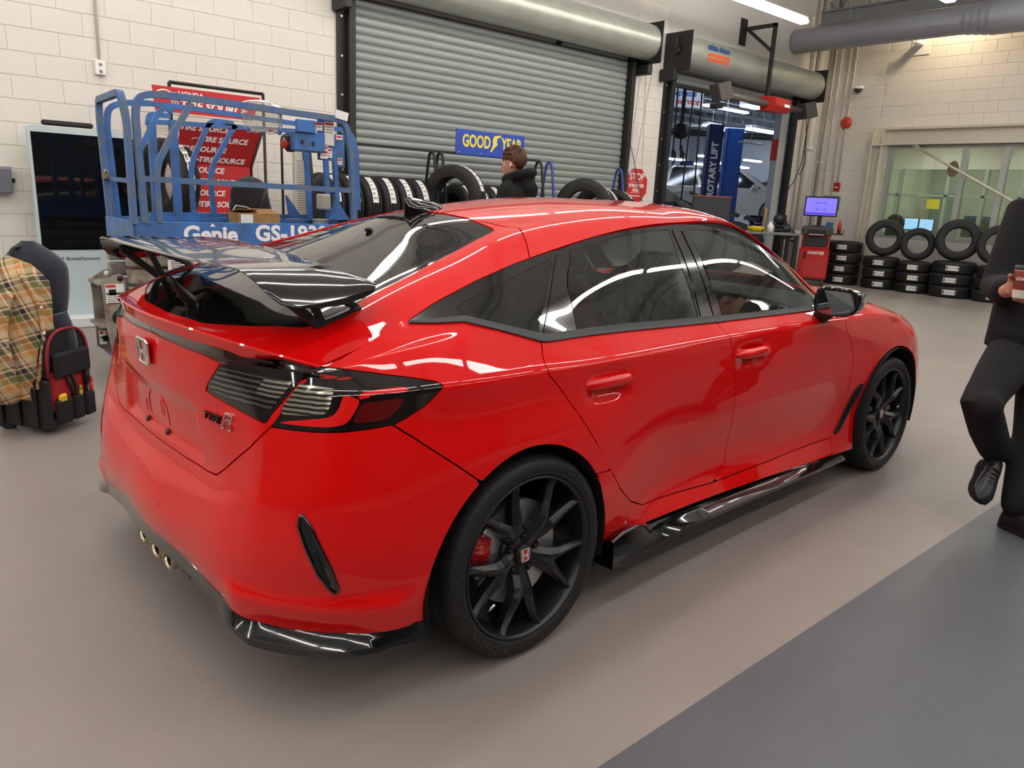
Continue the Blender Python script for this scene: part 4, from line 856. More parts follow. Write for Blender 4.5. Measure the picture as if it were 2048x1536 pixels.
# ---- wheels
TYRE = mat('tyre_rubber', '#1b1a1a', .62, bump=.12, bscale=160)
TYRE_L = mat('tyre_lettering', '#2c2b2a', .5)
WHEEL = mat('wheel_black', '#17171a', .30, spec=.6)
STEEL = mat('brake_steel', '#c9c8c6', .38, metal=.85)
CALR = mat('caliper_red', '#b01010', .3)
CHROME = mat('chrome', '#e6e6e6', .06, metal=1.)
BADGE = mat('badge_red', '#a40d1c', .2, coat=1.)
WHITE = mat('white_paint', '#f0efec', .45)
def h_emblem(name, parent, c, X, Y, s, frame=CHROME, fill=BADGE, t=.004, asp=1.):
    """rounded trapezoid frame with an H in it, in the plane X, Y"""
    X, Y = np.array(X, float), np.array(Y, float); Z = np.cross(X, Y); c = np.array(c, float)
    def pr(poly, a, b, m, n):
        q = MB(); k = len(poly); V = [c+X*p[0]*s+Y*p[1]*s+Z*a for p in poly]+[c+X*p[0]*s+Y*p[1]*s+Z*b for p in poly]
        q.add(V, [tuple(range(k))[::-1], tuple(range(k, 2*k))]+[(i, (i+1) % k, k+(i+1) % k, k+i) for i in range(k)]); return q.build(n, m, parent)
    Y = Y*asp; outer = rpoly([(-.5, .5), (.5, .5), (.40, -.5), (-.40, -.5)], .18)
    o = pr(outer, 0, t*.5, fill, name)
    q = MB(); ring = [c+X*p[0]*s+Y*p[1]*s+Z*t*.5 for p in outer]; q.tube(ring, t, 6, closed=True); q.build('emblem_frame', frame, parent)
    for sx in (-1, 1):
        pr([(sx*.40, .42), (sx*.22, .42), (sx*.16, .02), (sx*.16, -.02), (sx*.20, -.42), (sx*.34, -.42), (sx*.30, 0)][::sx], t*.5, t, frame, 'emblem_bar')
    pr([(-.2, .06), (.2, .06), (.17, -.10), (-.17, -.10)], t*.5, t, frame, 'emblem_bar')
    return o
def make_wheel(front):
    root = bpy.data.objects.new('wheel', None); COL.objects.link(root); root.parent = car
    # local frame: axle along y, outside at -y, hub plane offset 0 = tyre centre
    T = .1295; tp = [(.254, -.112), (.259, -.122), (.267, -.1275), (.282, -.1305), (.297, -.128), (.3085, -.121), (.3150, -.110), (.3185, -.096)]
    prof = list(tp)
    for g in (-.068, -.022, .022, .068): prof += [(.3205, g-.006), (.3145, g-.005), (.3145, g+.005), (.3205, g+.006)]
    prof += [(r, -h) for r, h in tp[::-1]]
    mb = MB(); mb.lathe(prof, 96, 'y'); ty = mb.build('tyre', TYRE, root, auto=40)
    mb = MB()
    for k in range(60):                                     # shoulder blocks cut by sipes: thin dark ribs
        a = 2*PI*k/60
        for sgn in (-1, 1):
            q = [(.3195, sgn*.078), (.3185, sgn*.098), (.311, sgn*.118)]
            mb.tube([(r*math.cos(a+(.02 if i else 0)), h, r*math.sin(a+(.02 if i else 0))) for i, (r, h) in enumerate(q)], .0017, 4, cap=False)
    tag(mb.build('sipes', DARK, ty), kind='stuff')
    mb = MB(); mb.lathe([(.254, -.112), (.2585, -.1225), (.2545, -.1265), (.249, -.124), (.245, -.110), (.237, -.09), (.231, .0), (.231, .10), (.254, .112)], 72, 'y'); rim = mb.build('rim', WHEEL, root)
    # spokes: five forked arms
    for k in range(5):
        mb = MB(); c0 = math.radians(48+72*k)
        for s in (-1, 1):
            rows = []
            st = [(.030, 0, .032, -.084), (.064, 1.5, .030, -.092), (.100, 5, .027, -.110), (.130, 9.5, .0225, -.116), (.178, 13.6, .017, -.112), (.225, 16.4, .0135, -.112), (.248, 17.4, .012, -.117)]
            for r, da, w_, h in st:
                a = c0+s*math.radians(da); rd = np.array([math.cos(a), 0, math.sin(a)]); tn = np.array([-math.sin(a), 0, math.cos(a)])*s
                c = rd*r; dp = .042 if r < .2 else .03
                rows.append([c-tn*w_+np.array([0, h+dp, 0]), c-tn*w_*.95+np.array([0, h+.010, 0]), c-tn*w_*.1+np.array([0, h, 0]), c+tn*w_*.35+np.array([0, h-.001, 0]), c+tn*w_+np.array([0, h+.012, 0]), c+tn*w_+np.array([0, h+dp, 0])])
            mb.grid(rows, smooth=False, closed=True)
        mb.build('spoke', WHEEL, rim)
    mb = MB(); mb.lathe([(.0, -.080), (.046, -.080), (.066, -.076), (.078, -.066), (.080, -.03)], 40, 'y'); mb.build('hub', WHEEL, rim)
    mb = MB(); mb.lathe([(.0, -.0955), (.030, -.0955), (.033, -.092), (.033, -.078)], 32, 'y'); cp = mb.build('center_cap', SATBLK, rim)
    h_emblem('emblem', cp, (0, -.0958, 0), (1, 0, 0), (0, 0, 1), .040, mat('emblem_silver', '#d8d4d0', .3, metal=.6), BADGE, .0012)
    for k in range(5):
        a = math.radians(84+72*k); c = (.057*math.cos(a), 0, .057*math.sin(a)); mb = MB(); mb.lathe([(.0, -.088), (.007, -.088), (.009, -.085), (.0095, -.07)], 6, 'y', c); mb.build('lug_nut', SATBLK, rim)
        mb = MB(); mb.lathe([(.0155, -.0815), (.0125, -.082), (.011, -.07)], 20, 'y', c); mb.build('lug_recess', DARK, rim)
    R = .172 if front else .165
    mb = MB(); mb.lathe([(.06, -.055), (R, -.055), (R, -.030), (.06, -.030)], 64, 'y', closed=True); mb.build('brake_disc', STEEL, root, auto=30)
    mb = MB(); mb.lathe([(.0, -.062), (.062, -.062), (.072, -.05), (.075, -.02)], 40, 'y'); mb.build('disc_hat', SATBLK, root)
    a0 = math.radians(25 if front else 165); mb = MB(); pts = [(a0+d, ) for d in np.linspace(-.32, .32, 9)]
    rows = []
    for (a,) in pts:
        e = 1-.35*abs(a-a0)/.32; cs = lambda r, h: (r*math.cos(a), h, r*math.sin(a))
        rows.append([cs(R-.045, -.03), cs(R-.045*e, -.066), cs(R-.005, -.074*e-.004), cs(R+.022*e, -.06), cs(R+.024, -.01), cs(R-.03, -.01)])
    mb.grid(rows, closed=True, smooth=False); cal = mb.build('brake_caliper', CALR, root)
    for d in (-.42, .42):
        mb = MB(); a = a0+d; mb.obox((math.cos(a)*(R-.012), -.052, math.sin(a)*(R-.012)), np.array([math.cos(a), 0, math.sin(a)])*.022, np.array([0, .014, 0]), np.array([-math.sin(a), 0, math.cos(a)])*.014, .003); mb.build('caliper_bracket', STEEL, cal)
    a = math.radians(-140 if not front else 5); mb = MB(); mb.cyl((.205*math.cos(a), -.10, .205*math.sin(a)), (.175*math.cos(a), -.108, .175*math.sin(a)), .005, 8); mb.build('valve_stem', CHROME, rim)
    # raised sidewall lettering
    def ring_text(s, r, mid, step, sz, flip=False):
        for i, ch in enumerate(s):
            if ch == ' ': continue
            k = (i-(len(s)-1)/2); a = mid-math.radians(step)*k
            rd = np.array([math.cos(a), 0, math.sin(a)]); tn = np.array([math.sin(a), 0, -math.cos(a)])
            text('lettering', ch, TYRE_L, ty, rd*r+np.array([0, -.1308, 0]), tn, rd, sz, bold=.0015, extrude=.0012)
    ring_text('MICHELIN', .2855, math.radians(52), 4.6, .024); ring_text('MICHELIN', .2855, math.radians(52-180), 4.6, .024)
    if not front: ring_text('PILOT SPORT 4S', .272, math.radians(195), 3.0, .013)
    mb = MB(); mb.lathe([(.2655, -.1292), (.267, -.1300), (.2685, -.1294)], 72, 'y'); mb.build('sidewall_ring', TYRE_L, ty)
    return root
CAMB, STEER = .0413, -.034
wr = make_wheel(False); wf = make_wheel(True)
for src, x in ((wr, 0), (wf, 2.735)):
    left = copy_tree(src, car)
    src.location = (x, -.8075, .3165); src.rotation_euler = (-CAMB, 0, STEER if x else 0)
    left.location = (x, .8075, .3165); left.rotation_euler = (-CAMB, 0, PI+(STEER if x else 0))
# ---- wheel housings, floor pan
for x, R in ((-.028, .366), (2.735, .378)):
    for s in (-1, 1):
        mb = MB(); P = [(x+R*math.cos(a), .318+R*math.sin(a)) for a in np.linspace(-.25, PI+.25, 30)]
        mb.grid([[(a, s*.935, b) for a, b in P], [(a, s*.55, b) for a, b in P]], smooth=True)
        mb.add([(x, s*.55, .318)]+[(a, s*.55, b) for a, b in P], [(0, i, i+1) for i in range(1, len(P))]); mb.build('wheel_liner', DARK, car)
mb = MB(); mb.box((.36, -.84, .17), (2.34, .84, .24), .02); mb.box((-.72, -.50, .20), (.4, .50, .30), .02); mb.box((2.3, -.52, .18), (3.45, .52, .30), .02); mb.build('underbody', DARK, car)
# ---- black sill blades
def sill(s):
    mb = MB(); rows = []
    for x, w0, zt, ww, zb in ((.385, .900, .262, .945, .158), (.44, .90, .282, .948, .160), (.52, .897, .285, .95, .165), (.60, .893, .262, .95, .172), (.70, .890, .250, .948, .180), (1.0, .887, .240, .945, .180), (1.5, .886, .220, .943, .172), (2.0, .892, .196, .945, .165), (2.22, .90, .190, .945, .165)):
        z1 = zt-.012 if x > .64 else zt; o = .012 if x < .64 else 0
        rows.append([(x, s*(w0-.05), z1-.02), (x, s*(w0+.004+o*2.4), z1), (x, s*(w0+.010+o*2.6), z1-.008), (x, s*(w0+.016+o*2.4), zb+.035), (x, s*ww, zb+.018), (x, s*(ww+.002), zb+.006), (x, s*(ww-.004), zb), (x, s*(w0-.06), zb)])
    mb.grid(rows, smooth=False, closed=True); n = len(mb.v)-8*len(rows)
    mb.add(rows[0], [tuple(range(8))]); mb.add(rows[-1], [tuple(range(8))[::-1]])
    return mb.build('side_skirt', GLOSSBLK, car, auto=50)
sill(-1); sill(1)
# ---- black rear valance with its corner blades, exhaust tips
BOT = np.einsum('ai,ik->ak', hermite_matrix(tu, np.linspace(0, tu[7]-.01, 60)), NETG[:, 0])
mb = MB(); rows = []
for i, p in enumerate(BOT):
    t = BOT[min(i+1, 59)]-BOT[max(i-1, 0)]; n = np.array([t[1], -t[0]]); n /= np.linalg.norm(n)+1e-9
    if n[0] > 0 and abs(p[1]) < .3: n = -n
    n = np.array([-abs(n[0]) if p[0] < -.5 else n[0], abs(n[1])])
    k = float(np.clip((p[1]-.50)/.15, 0, 1)); e = .006+.046*k; z = p[2]
    if i > 46: e *= max(.25, 1-(i-46)/16.)
    d1, d2 = .018+.004*k, .042+.012*k
    def Q(o, dz): return (p[0]+n[0]*o, -(p[1]+n[1]*o), z+dz)
    rows.append([Q(-.012, .012), Q(.003+.018*k*(1 if i < 46 else max(0, 1-(i-46)/10.)), .004), Q(e*.6, -d1*.6), Q(e, -d1-.008), Q(e+.002, -d2+.006), Q(e-.006, -d2), Q(-.05, -d2-.004), Q(-.22, -d2-.02)])
rows[0] = [(a, 0, c) for a, b, c in rows[0]]
mb.grid(rows+[], smooth=False); mb.grid([[(a, -b, c) for a, b, c in r] for r in rows], smooth=False); val = mb.build('rear_valance', GLOSSBLK, car, auto=35)
mb = MB()
for y in (-.24, -.19, .19, .24, ): mb.prism([(-.79, .262), (-.60, .25), (-.60, .20), (-.77, .215)], y-.006, y+.006, 'xz')
mb.box((-.78, -.60, .235), (-.55, .60, .262), .004); mb.build('diffuser', SATBLK, val)
def exhaust(px, r):
    q = chit(px, 0, -.79); mb = MB(); mb.lathe([(r*.62, .16), (r*.74, .008), (r*.80, 0), (r*.96, -.004), (r, .004), (r, .20)], 36, 'x', (-.795, q[1], q[2])); o = mb.build('exhaust_tip', mat('exhaust_steel', '#b9aa98', .16, metal=1.), car)
    mb = MB(); mb.lathe([(.0, .10), (r*.70, .10)], 24, 'x', (-.795, q[1], q[2])); mb.build('exhaust_bore', DARK, o)
for px, r in (((288, 1060), .044), ((313, 1087), .050), ((338, 1112), .044)): exhaust(px, r)
# ---- rear wing: airfoil lofted across the span, ends drooped
mb = MB(); rows = []
ST = [(0, -.455, 1.196, -.725, 1.172), (.15, -.455, 1.196, -.725, 1.172), (.26, -.45, 1.190, -.725, 1.173), (.36, -.44, 1.178, -.725, 1.174), (.46, -.425, 1.167, -.724, 1.177), (.56, -.412, 1.159, -.722, 1.178), (.61, -.402, 1.154, -.718, 1.170), (.645, -.398, 1.149, -.708, 1.152), (.672, -.397, 1.144, -.694, 1.128), (.688, -.400, 1.136, -.672, 1.106), (.697, -.408, 1.126, -.64, 1.096)]
def foil(w_, lx, lz, tx_, tz, s):
    P = []; ch = lx-tx_
    drop = smooth01(np.array((w_-.55)/.14)); t0 = .017-.006*float(drop)
    for u, th in ((0, .15), (.04, .6), (.15, 1), (.4, 1.05), (.7, .7), (.95, .35), (1, .15)): P.append((u, th*t0))
    top = [(lx-ch*u, s*w_, lz+(tz-lz)*u+th*.8) for u, th in P]
    bot = [(lx-ch*u, s*w_, lz+(tz-lz)*u-th*.75) for u, th in P[::-1]]
    # belly of the drooped end hangs lower in mid chord
    b = .012*float(drop)
    sag = lambda q: (q[0], q[1], q[2]-b*math.sin(PI*(lx-q[0])/ch)**1.0)
    return [sag(q) for q in top+bot]
prof = [foil(*st, -1) for st in ST[::-1]]+[foil(*st, 1) for st in ST[1:]]
mb.grid(prof, smooth=True, closed=True); k = len(prof[0])
mb.add(prof[0], [tuple(range(k))]); mb.add(prof[-1], [tuple(range(k))[::-1]])
wing = mb.build('rear_wing', GLOSSBLK, car, auto=48)
STAY = mat('stay_black', '#2a2b30', .34)
zz = lambda x, y: (170+x/6.827, 430+y/6.827)
for s in (1, -1):
    mb = MB()
    def bar(a, b, w_, t=.009, m=mb):
        A, B = (chit(zz(*q), 1, .606) for q in (a, b)); A[1] = B[1] = 0; d = B-A; L = np.linalg.norm(d); d /= L; n = np.array([-d[2], 0, d[0]])
        off = np.array([0, s*.606, 0]); m.obox((A+B)/2+off, d*(L/2+w_*.4), np.array([0, t, 0]), n*w_, .004)
    bar((500, 470), (850, 430), .016); bar((520, 480), (1010, 835), .0125); bar((850, 450), (1060, 820), .011); bar((860, 440), (1430, 665), .010); bar((1010, 850), (1460, 695), .011, .013)
    st = mb.build('wing_stay', STAY, wing)
# ---- antenna fin
mb = MB(); rows = []
for x, w_, z0, h in ((.168, .003, 1.300, .062), (.174, .010, 1.298, .068), (.20, .017, 1.302, .060), (.25, .021, 1.312, .044), (.30, .019, 1.322, .028), (.335, .012, 1.328, .014), (.355, .002, 1.332, .003)):
    rows.append([(x, -w_, z0-.02), (x, -w_*.9, z0+h*.3), (x, -w_*.45, z0+h*.8), (x, 0, z0+h), (x, w_*.45, z0+h*.8), (x, w_*.9, z0+h*.3), (x, w_, z0-.02)])
mb.grid(rows); mb.add(rows[0], [tuple(range(7))]); mb.build('antenna_fin', GLOSSBLK, car)
# ---- mirrors
for s in (-1, 1):
    mb = MB(); rows = []
    for x, k, dz in ((1.795, .90, 0), (1.80, 1.0, 0), (1.84, 1.02, 0), (1.89, .92, .0), (1.93, .72, .004), (1.955, .42, .01), (1.965, .08, .012)):
        o = []
        for a in np.linspace(0, 2*PI, 20, endpoint=False):
            ca, sa = math.cos(a), math.sin(a); sq = lambda v, p: math.copysign(abs(v)**p, v)
            wy = .950+.090*k*sq(ca, .62)-.004*(x-1.8); hz = 1.0+dz+.066*k*sq(sa, .66)*(1-.12*ca)
            o.append((x+.02*(1-ca)*.0+.055*max(0, ca)*(1 if x < 1.9 else .5), s*wy, hz))
        rows.append(o)
    mb.grid(rows, closed=True); mb.add(rows[-1], [tuple(range(20))]); mr = mb.build('door_mirror', GLOSSBLK, car, auto=55)
    g = [(p[0]+.006, s*.955+(p[1]-s*.955)*.90, .998+(p[2]-.998)*.88) for p in rows[0]]
    mb = MB(); mb.add(g, [tuple(range(20))]); mb.build('mirror_glass', mat('mirror', '#9aa0a6', .02, metal=1.), mr)
    mb = MB(); mb.grid([rows[0], [(p[0]-.001, s*.955+(p[1]-s*.955)*.93, .998+(p[2]-.998)*.92) for p in rows[0]], g], closed=True); mb.build('mirror_rim', SATBLK, mr)
    mb = MB(); mb.tube([(1.90, s*.84, .900), (1.885, s*.875, .925), (1.87, s*.91, .95)], [.038, .032, .03], 10); mb.build('mirror_foot', SATBLK, mr)
# ---- door handles
for sg, d1, d2 in DOORS:
    for x0, d in ((.345, d1), (1.255, d2)):
        mb = MB(); rows = []
        for i, t in enumerate(np.linspace(-1, 1, 15)):
            x = x0+.128*t; k = (1-abs(t)**6)**.5 if abs(t) < 1 else .02; k = max(k, .05); w_ = .880+.030*(1-t**6)
            rows.append([(x, -sg*(w_-.02), .822+.020*k), (x, -sg*w_, .822+.019*k), (x, -sg*(w_+.010), .822+.010*k), (x, -sg*(w_+.011), .822-.006*k), (x, -sg*(w_+.004), .822-.018*k), (x, -sg*(w_-.02), .822-.020*k)])
        mb.grid(rows, closed=True); mb.build('door_handle', RED, d, auto=60)
# ---- slats in the fender vents
for s in (-1, 1):
    for k in range(8):
        px = (1715-6.1*k, 784+11.0*k); p, n = surf_pt(px); p = p+n*.004
        if s > 0: p = p*np.array([1, -1, 1.])
        mb = MB(); mb.box(p-np.array([.022, .004, .0025]), p+np.array([.022, .004, .0025])); mb.build('vent_slat', SATBLK2, car)
# ---- badges and fixings on the hatch
n = np.array([-.99, 0, -.06]); bY = np.array([-.06, 0, .998])
h_emblem('emblem', hatch, chit((295, 701), 1, 0)+np.array([-.010, 0, 0]), (0, -1, 0), bY, .098, CHROME, BADGE, .005, .76)
def on_side(px):
    o, d = Vector(CAMC), Vector(w2c(ray(px))).normalized(); best = None
    for k in (1, -1):
        loc, nn, i, t = B_SIDE.ray_cast(Vector((o[0], k*o[1], o[2])), Vector((d[0], k*d[1], d[2])))
        if loc is not None and (best is None or t < best[2]): best = (np.array([loc[0], k*loc[1], loc[2]]), np.array([nn[0], k*nn[1], nn[2]]), t)
    N = best[1]; return best[0], (N if N@np.array(d) < 0 else -N)
p, N = on_side((425, 834)); X = np.cross([0, 0, 1.], N); X /= np.linalg.norm(X); Y = np.cross(N, X)
text('type_badge', 'TYPE', mat('badge_dark', '#2a2224', .25, metal=.7), hatch, p+N*.003, X, Y, .030, sx=1.3, shear=.3, bold=.0003, extrude=.003)
p, N = on_side((454, 843)); X = np.cross([0, 0, 1.], N); X /= np.linalg.norm(X); Y = np.cross(N, X)
text('type_badge', 'R', CHROME, hatch, p+N*.003, X, Y, .066, sx=1.15, shear=.35, bold=.002, extrude=.003)
text('type_badge', 'R', BADGE, hatch, p+N*.005, X, Y, .060, sx=1.12, shear=.35, bold=-.0005, extrude=.003)
for px in ((298, 836.5), (337, 864)):
    p, N = on_side(px); mb = MB(); mb.tube([p-N*.004, p+N*.006], .010, 12); mb.build('plate_bolt', mat('dark_bolt', '#3a2a2a', .4, metal=.6), hatch)
p, N = on_side((317, 815)); X = np.cross([0, 0, 1.], N); X /= np.linalg.norm(X); Y = np.cross(N, X)
q = rpoly([(-.085, -.045), (.085, -.045), (.085, .02), (.045, .055), (-.045, .055), (-.085, .02)], .02)
mb = MB(); mb.tube([p+X*a+Y*b-N*.0005 for a, b in q], .0016, 5, closed=True); mb.build('plate_cover_seam', RED, hatch)
for px in ((296, 810), (325, 815)):
    p, N = on_side(px); mb = MB(); mb.tube([p+X*.012*math.cos(a)+Y*.026*math.sin(a) for a in np.linspace(0, 2*PI, 20)[:-1]], .0016, 5, closed=True); mb.build('plate_boss', RED, hatch)
# parking sensor dots on the bumper
for px in ((316, 1008), (470, 1075)):
    p, N = on_side(px); mb = MB(); mb.tube([p-N*.002, p+N*.0012], .010, 16); mb.build('parking_sensor', RED, car)
# ---- rear wiper
pts = [chit(q, 1, .0) for q in ((338, 553), (352, 572), (366, 588), (380, 600), (384, 612))]
mb = MB(); mb.tube(pts, [.007, .011, .016, .019, .020], 10); wp = mb.build('rear_wiper', SATBLK, car)
mb = MB(); mb.box(pts[-1]-np.array([.03, .02, .035]), pts[-1]+np.array([.012, .02, .0]), .006); mb.build('wiper_pivot', SATBLK, wp)
q_ = on(TOP, B_TOP, (735, 455)); mb = MB(); mb.sphere((q_[0], -q_[1], q_[2]+.004), .012, 10, 8, (1.4, 1, .8)); mb.build('washer_nozzle', SATBLK, car)
# ---- front lamps and grille (face away from the camera)
for s in (-1, 1):
    rows = []
    for x, w_, z0, z1 in ((3.03, .86, .74, .80), (3.16, .80, .70, .79), (3.34, .68, .675, .765), (3.46, .53, .67, .745)):
        rows.append([(x+.0, s*(w_+.0), z0), (x+.012, s*(w_+.016), (z0+z1)/2), (x-.01, s*(w_-.008), z1)])
    mb = MB(); mb.grid(rows); mb.build('headlamp', mat('headlamp_lens', '#b8bcc0', .08, metal=.4, coat=1.), car)
mb = MB(); mb.box((3.60, -.46, .33), (3.725, .46, .52), .02); mb.build('front_grille', SATBLK, car)
# ---- cabin
SEAT = mat('seat_cloth', '#5a5552', .85); SEATR = mat('seat_red', '#8c1a1a', .8); FILM = mat('seat_film', '#b4bab2', .25, spec=.6, noise=.5, nscale=25)
LINER = mat('roof_liner', '#8f8d86', .9); CABIN = mat('cabin_plastic', '#6e726f', .7)
def loftbox(mb, secs):
    """rounded slab through sections (centre, half width along y, half depth vector)"""
    rows = []
    for c, hw_, dv in secs:
        c, dv = np.array(c, float), np.array(dv, float); o = []
        for a in np.linspace(0, 2*PI, 16, endpoint=False):
            ca, sa = math.cos(a), math.sin(a); o.append(c+np.array([0, hw_, 0])*math.copysign(abs(ca)**.5, ca)+dv*math.copysign(abs(sa)**.5, sa))
        rows.append(o)
    mb.grid(rows, closed=True); k = len(mb.v); mb.add(rows[0], [tuple(range(16))[::-1]]); mb.add(rows[-1], [tuple(range(16))]); return mb
def front_seat(y):
    mb = MB(); loftbox(mb, [((1.50, y, .47), .25, (.0, 0, .07)), ((1.62, y, .48), .26, (0, 0, .08)), ((1.90, y, .49), .26, (0, 0, .08)), ((2.0, y, .48), .22, (0, 0, .05))]); s = mb.build('front_seat', SEATR, car)
    mb = MB(); loftbox(mb, [((1.52, y, .46), .24, (.08, 0, .02)), ((1.42, y, .68), .26, (.09, 0, .03)), ((1.36, y, .88), .25, (.08, 0, .03)), ((1.30, y, 1.02), .17, (.06, 0, .02)), ((1.27, y, 1.13), .13, (.05, 0, .02)), ((1.26, y, 1.17), .08, (.03, 0, .01))]); mb.build('backrest', FILM if y < 0 else SEATR, s)
front_seat(-.36); front_seat(.36)
mb = MB(); loftbox(mb, [((.55, 0, .50), .60, (0, 0, .08)), ((.75, 0, .52), .62, (0, 0, .09)), ((1.05, 0, .50), .60, (0, 0, .07))]); rs = mb.build('rear_seat', SEAT, car)
mb = MB(); loftbox(mb, [((.56, 0, .50), .58, (.08, 0, .02)), ((.44, 0, .75), .60, (.08, 0, .02)), ((.34, 0, .97), .55, (.06, 0, .02))]); mb.build('backrest', SEAT, rs)
for y in (-.34, .34):
    mb = MB(); loftbox(mb, [((.33, y, .97), .10, (.04, 0, .01)), ((.31, y, 1.05), .12, (.045, 0, .01)), ((.29, y, 1.10), .10, (.035, 0, .01))]); mb.build('headrest', SEAT, rs)
mb = MB(); mb.box((-.62, -.55, .60), (.30, .55, .66), .01); mb.build('cargo_floor', CABIN, car)
mb = MB(); loftbox(mb, [((2.08, 0, .84), .68, (.05, 0, .10)), ((2.25, 0, .88), .70, (.02, 0, .09)), ((2.45, 0, .92), .66, (0, 0, .04))]); dash = mb.build('dashboard', CABIN, car)
mb = MB(); c = np.array([1.98, .36, .86]); mb.tube([c+.175*(np.array([0, 1, 0])*math.cos(a)+np.array([.35, 0, .93])*math.sin(a)) for a in np.linspace(0, 2*PI, 33)[:-1]], .016, 8, closed=True); mb.cyl(c, c+np.array([.15, 0, -.06]), .05); mb.build('steering_wheel', SATBLK, car)
mb = MB(); mb.box((.4, -.82, .28), (2.2, .82, .33)); mb.build('cabin_floor', CABIN, car)
for s in (-1, 1):
    mb = MB(); mb.box((.42, s*.76, .33), (2.15, s*.80, .93), .02); mb.build('door_card', CABIN, car)
# ================================================================= LEFT SIDE
GB = mat('genie_blue', '#3f74b8', .42, noise=.35, nscale=9, col2='#44638c'); GBR = mat('genie_worn', '#5d6f83', .5, noise=.5, nscale=14, col2='#3f6aa3'); GST = mat('scissor_grey', '#9c958a', .5, noise=.4, nscale=12, col2='#75695a'); LBLW = mat('label_white', '#e9e8e2', .5)
PRK = mat('print_black', '#1a1a1a', .5); PRR = mat('print_red', '#c9302a', .5)
Y0, Y1 = 3.0, 3.72
lift = empty('scissor_lift', (.75, 3.36, 0), 0, 'blue scissor lift platform with guard rails behind the car', 'scissor lift')
OFF = np.array([.75, 3.36, 0])
def gp(px, y): return hit(px, 1, y)-OFF
SQ = [(-1, -1), (1, -1), (1, 1), (-1, 1)]
def rail(name, pts, r=.019, m=GB, par=None):
    mb = MB(); mb.tube(pts, r, prof=SQ, smooth=False); return mb.build(name, m, par or lift)
def smooth_path(P, n=3, r=.10):
    out = [np.array(P[0])]
    for i in range(1, len(P)-1):
        p, a, b = (np.array(q) for q in (P[i], P[i-1], P[i+1])); la, lb = np.linalg.norm(a-p), np.linalg.norm(b-p); t = min(r, la*.45, lb*.45); A, B = p+(a-p)/la*t, p+(b-p)/lb*t
        out += [(1-s)**2*A+2*s*(1-s)*p+s*s*B for s in np.linspace(0, 1, n+2)]
    return out+[np.array(P[-1])]
def gpath(pp, y, r=.1): return smooth_path([gp(p, y) for p in pp], r=r)
DZ = 1.0
# chassis, wheels and folded scissor stack
mb = MB(); mb.box((-.86, -.36, .10), (.86, .36, .42), .02); ch = mb.build('chassis', GB, lift)
for x in (-.62, .62):
    for y in (-.33, .33): mb = MB(); mb.lathe([(0, -.06), (.13, -.06), (.155, -.04), (.155, .04), (.13, .06), (0, .06)], 24, 'y', (x, y, .155)); mb.build('wheel', TYRE if 'TYRE' in globals() else PRK, ch)
for k in range(4):
    for y in (-.26, .26):
        mb = MB(); mb.box((-.80, y-.04, .46+.115*k), (.78, y+.04, .555+.115*k), .006); a = mb.build('scissor_arm', GST, lift)
        for x in (-.72, .0, .70): mb = MB(); mb.cyl((x, y-.055, .507+.115*k), (x, y+.055, .507+.115*k), .03, 12); mb.build('pin', GST, a)
mb = MB(); mb.box((-.75, -.36, .93), (.87, .36, 1.0), .008); mb.build('deck', GB, lift)
tb_z0, tb_z1 = .925, gp((500, 446), Y0)[2]
for y, s in ((Y0-3.36, -1), (Y1-3.36, 1)): mb = MB(); mb.box((-.76, y-.012, tb_z0), (.88, y+.012, tb_z1), .003); mb.build('toe_board', GB, lift)
for x in (-.76, .87): mb = MB(); mb.box((x-.012, -.36, tb_z0), (x+.012, .36, tb_z1), .003); mb.build('toe_board', GB, lift)
WL = mat('lettering_white', '#eef0f2', .5)
p = gp((470, 469), Y0); text('lettering', 'Genie', WL, lift, (gp((415, 466), Y0)[0]+.02, -.374, gp((415, 470), Y0)[2]), (1, 0, 0), (0, 0, 1), .155, bold=.006)
text('lettering', 'GS-1930', WL, lift, (gp((568, 466), Y0)[0]+.06, -.374, gp((560, 468), Y0)[2]), (1, 0, 0), (0, 0, 1), .155, bold=.006, space=1.05)
for n_, xx in (('lettering', 0),): 
    c = gp((424, 453), Y0); mb = MB(); mb.prism([(c[0]-.02, c[2]+.0), (c[0]+.02, c[2]), (c[0], c[2]+.022)], -.3745, -.3735, 'xz'); mb.build('lettering', WL, lift)
# guard rails
gate = rail('gate', smooth_path([gp((222, 452), Y1-.02), gp((199, 240), Y1-.02), gp((197, 200), Y1-.02), gp((240, 184), Y0), gp((253, 240), Y0), gp((268, 448), Y0)], r=.05), .020, GBR)
rail('gate_bar', [gp((220, 357), Y1-.02), gp((262, 362), Y0)], .014)
rail('rail_post', gpath([(238, 452), (213, 250), (216, 215), (245, 205), (300, 207)], Y1), .02)
rail('top_rail', gpath([(290, 446), (270, 225), (276, 192), (310, 188), (440, 204), (560, 222), (640, 233), (690, 240), (702, 300), (708, 440)], Y0, .09), .021, GBR)
rail('top_rail', gpath([(300, 207), (420, 222), (560, 243), (700, 262), (712, 300), (716, 420)], Y1, .06), .018)
rail('mid_rail', [gp((280, 357), Y0), gp((700, 381), Y0)], .019, GBR)
rail('mid_rail', [gp((300, 243), Y1), gp((590, 262), Y1)], .017)
rail('brace', gpath([(278, 305), (318, 222), (333, 216), (345, 225)], Y0, .04), .015)
rail('brace', gpath([(383, 207), (345, 268), (316, 325), (313, 360), (320, 446)], Y0, .05), .018, GBR)
rail('brace', gpath([(466, 248), (420, 240), (385, 320), (382, 350), (388, 436)], Y1, .06), .017)
rail('brace', gpath([(470, 250), (425, 330), (421, 355), (428, 436)], Y1, .05), .017)
for px in ((302, 240), (345, 240)): rail('far_post', [gp((px[0], px[1]), Y1), gp((px[0]+12, 435), Y1)], .026)
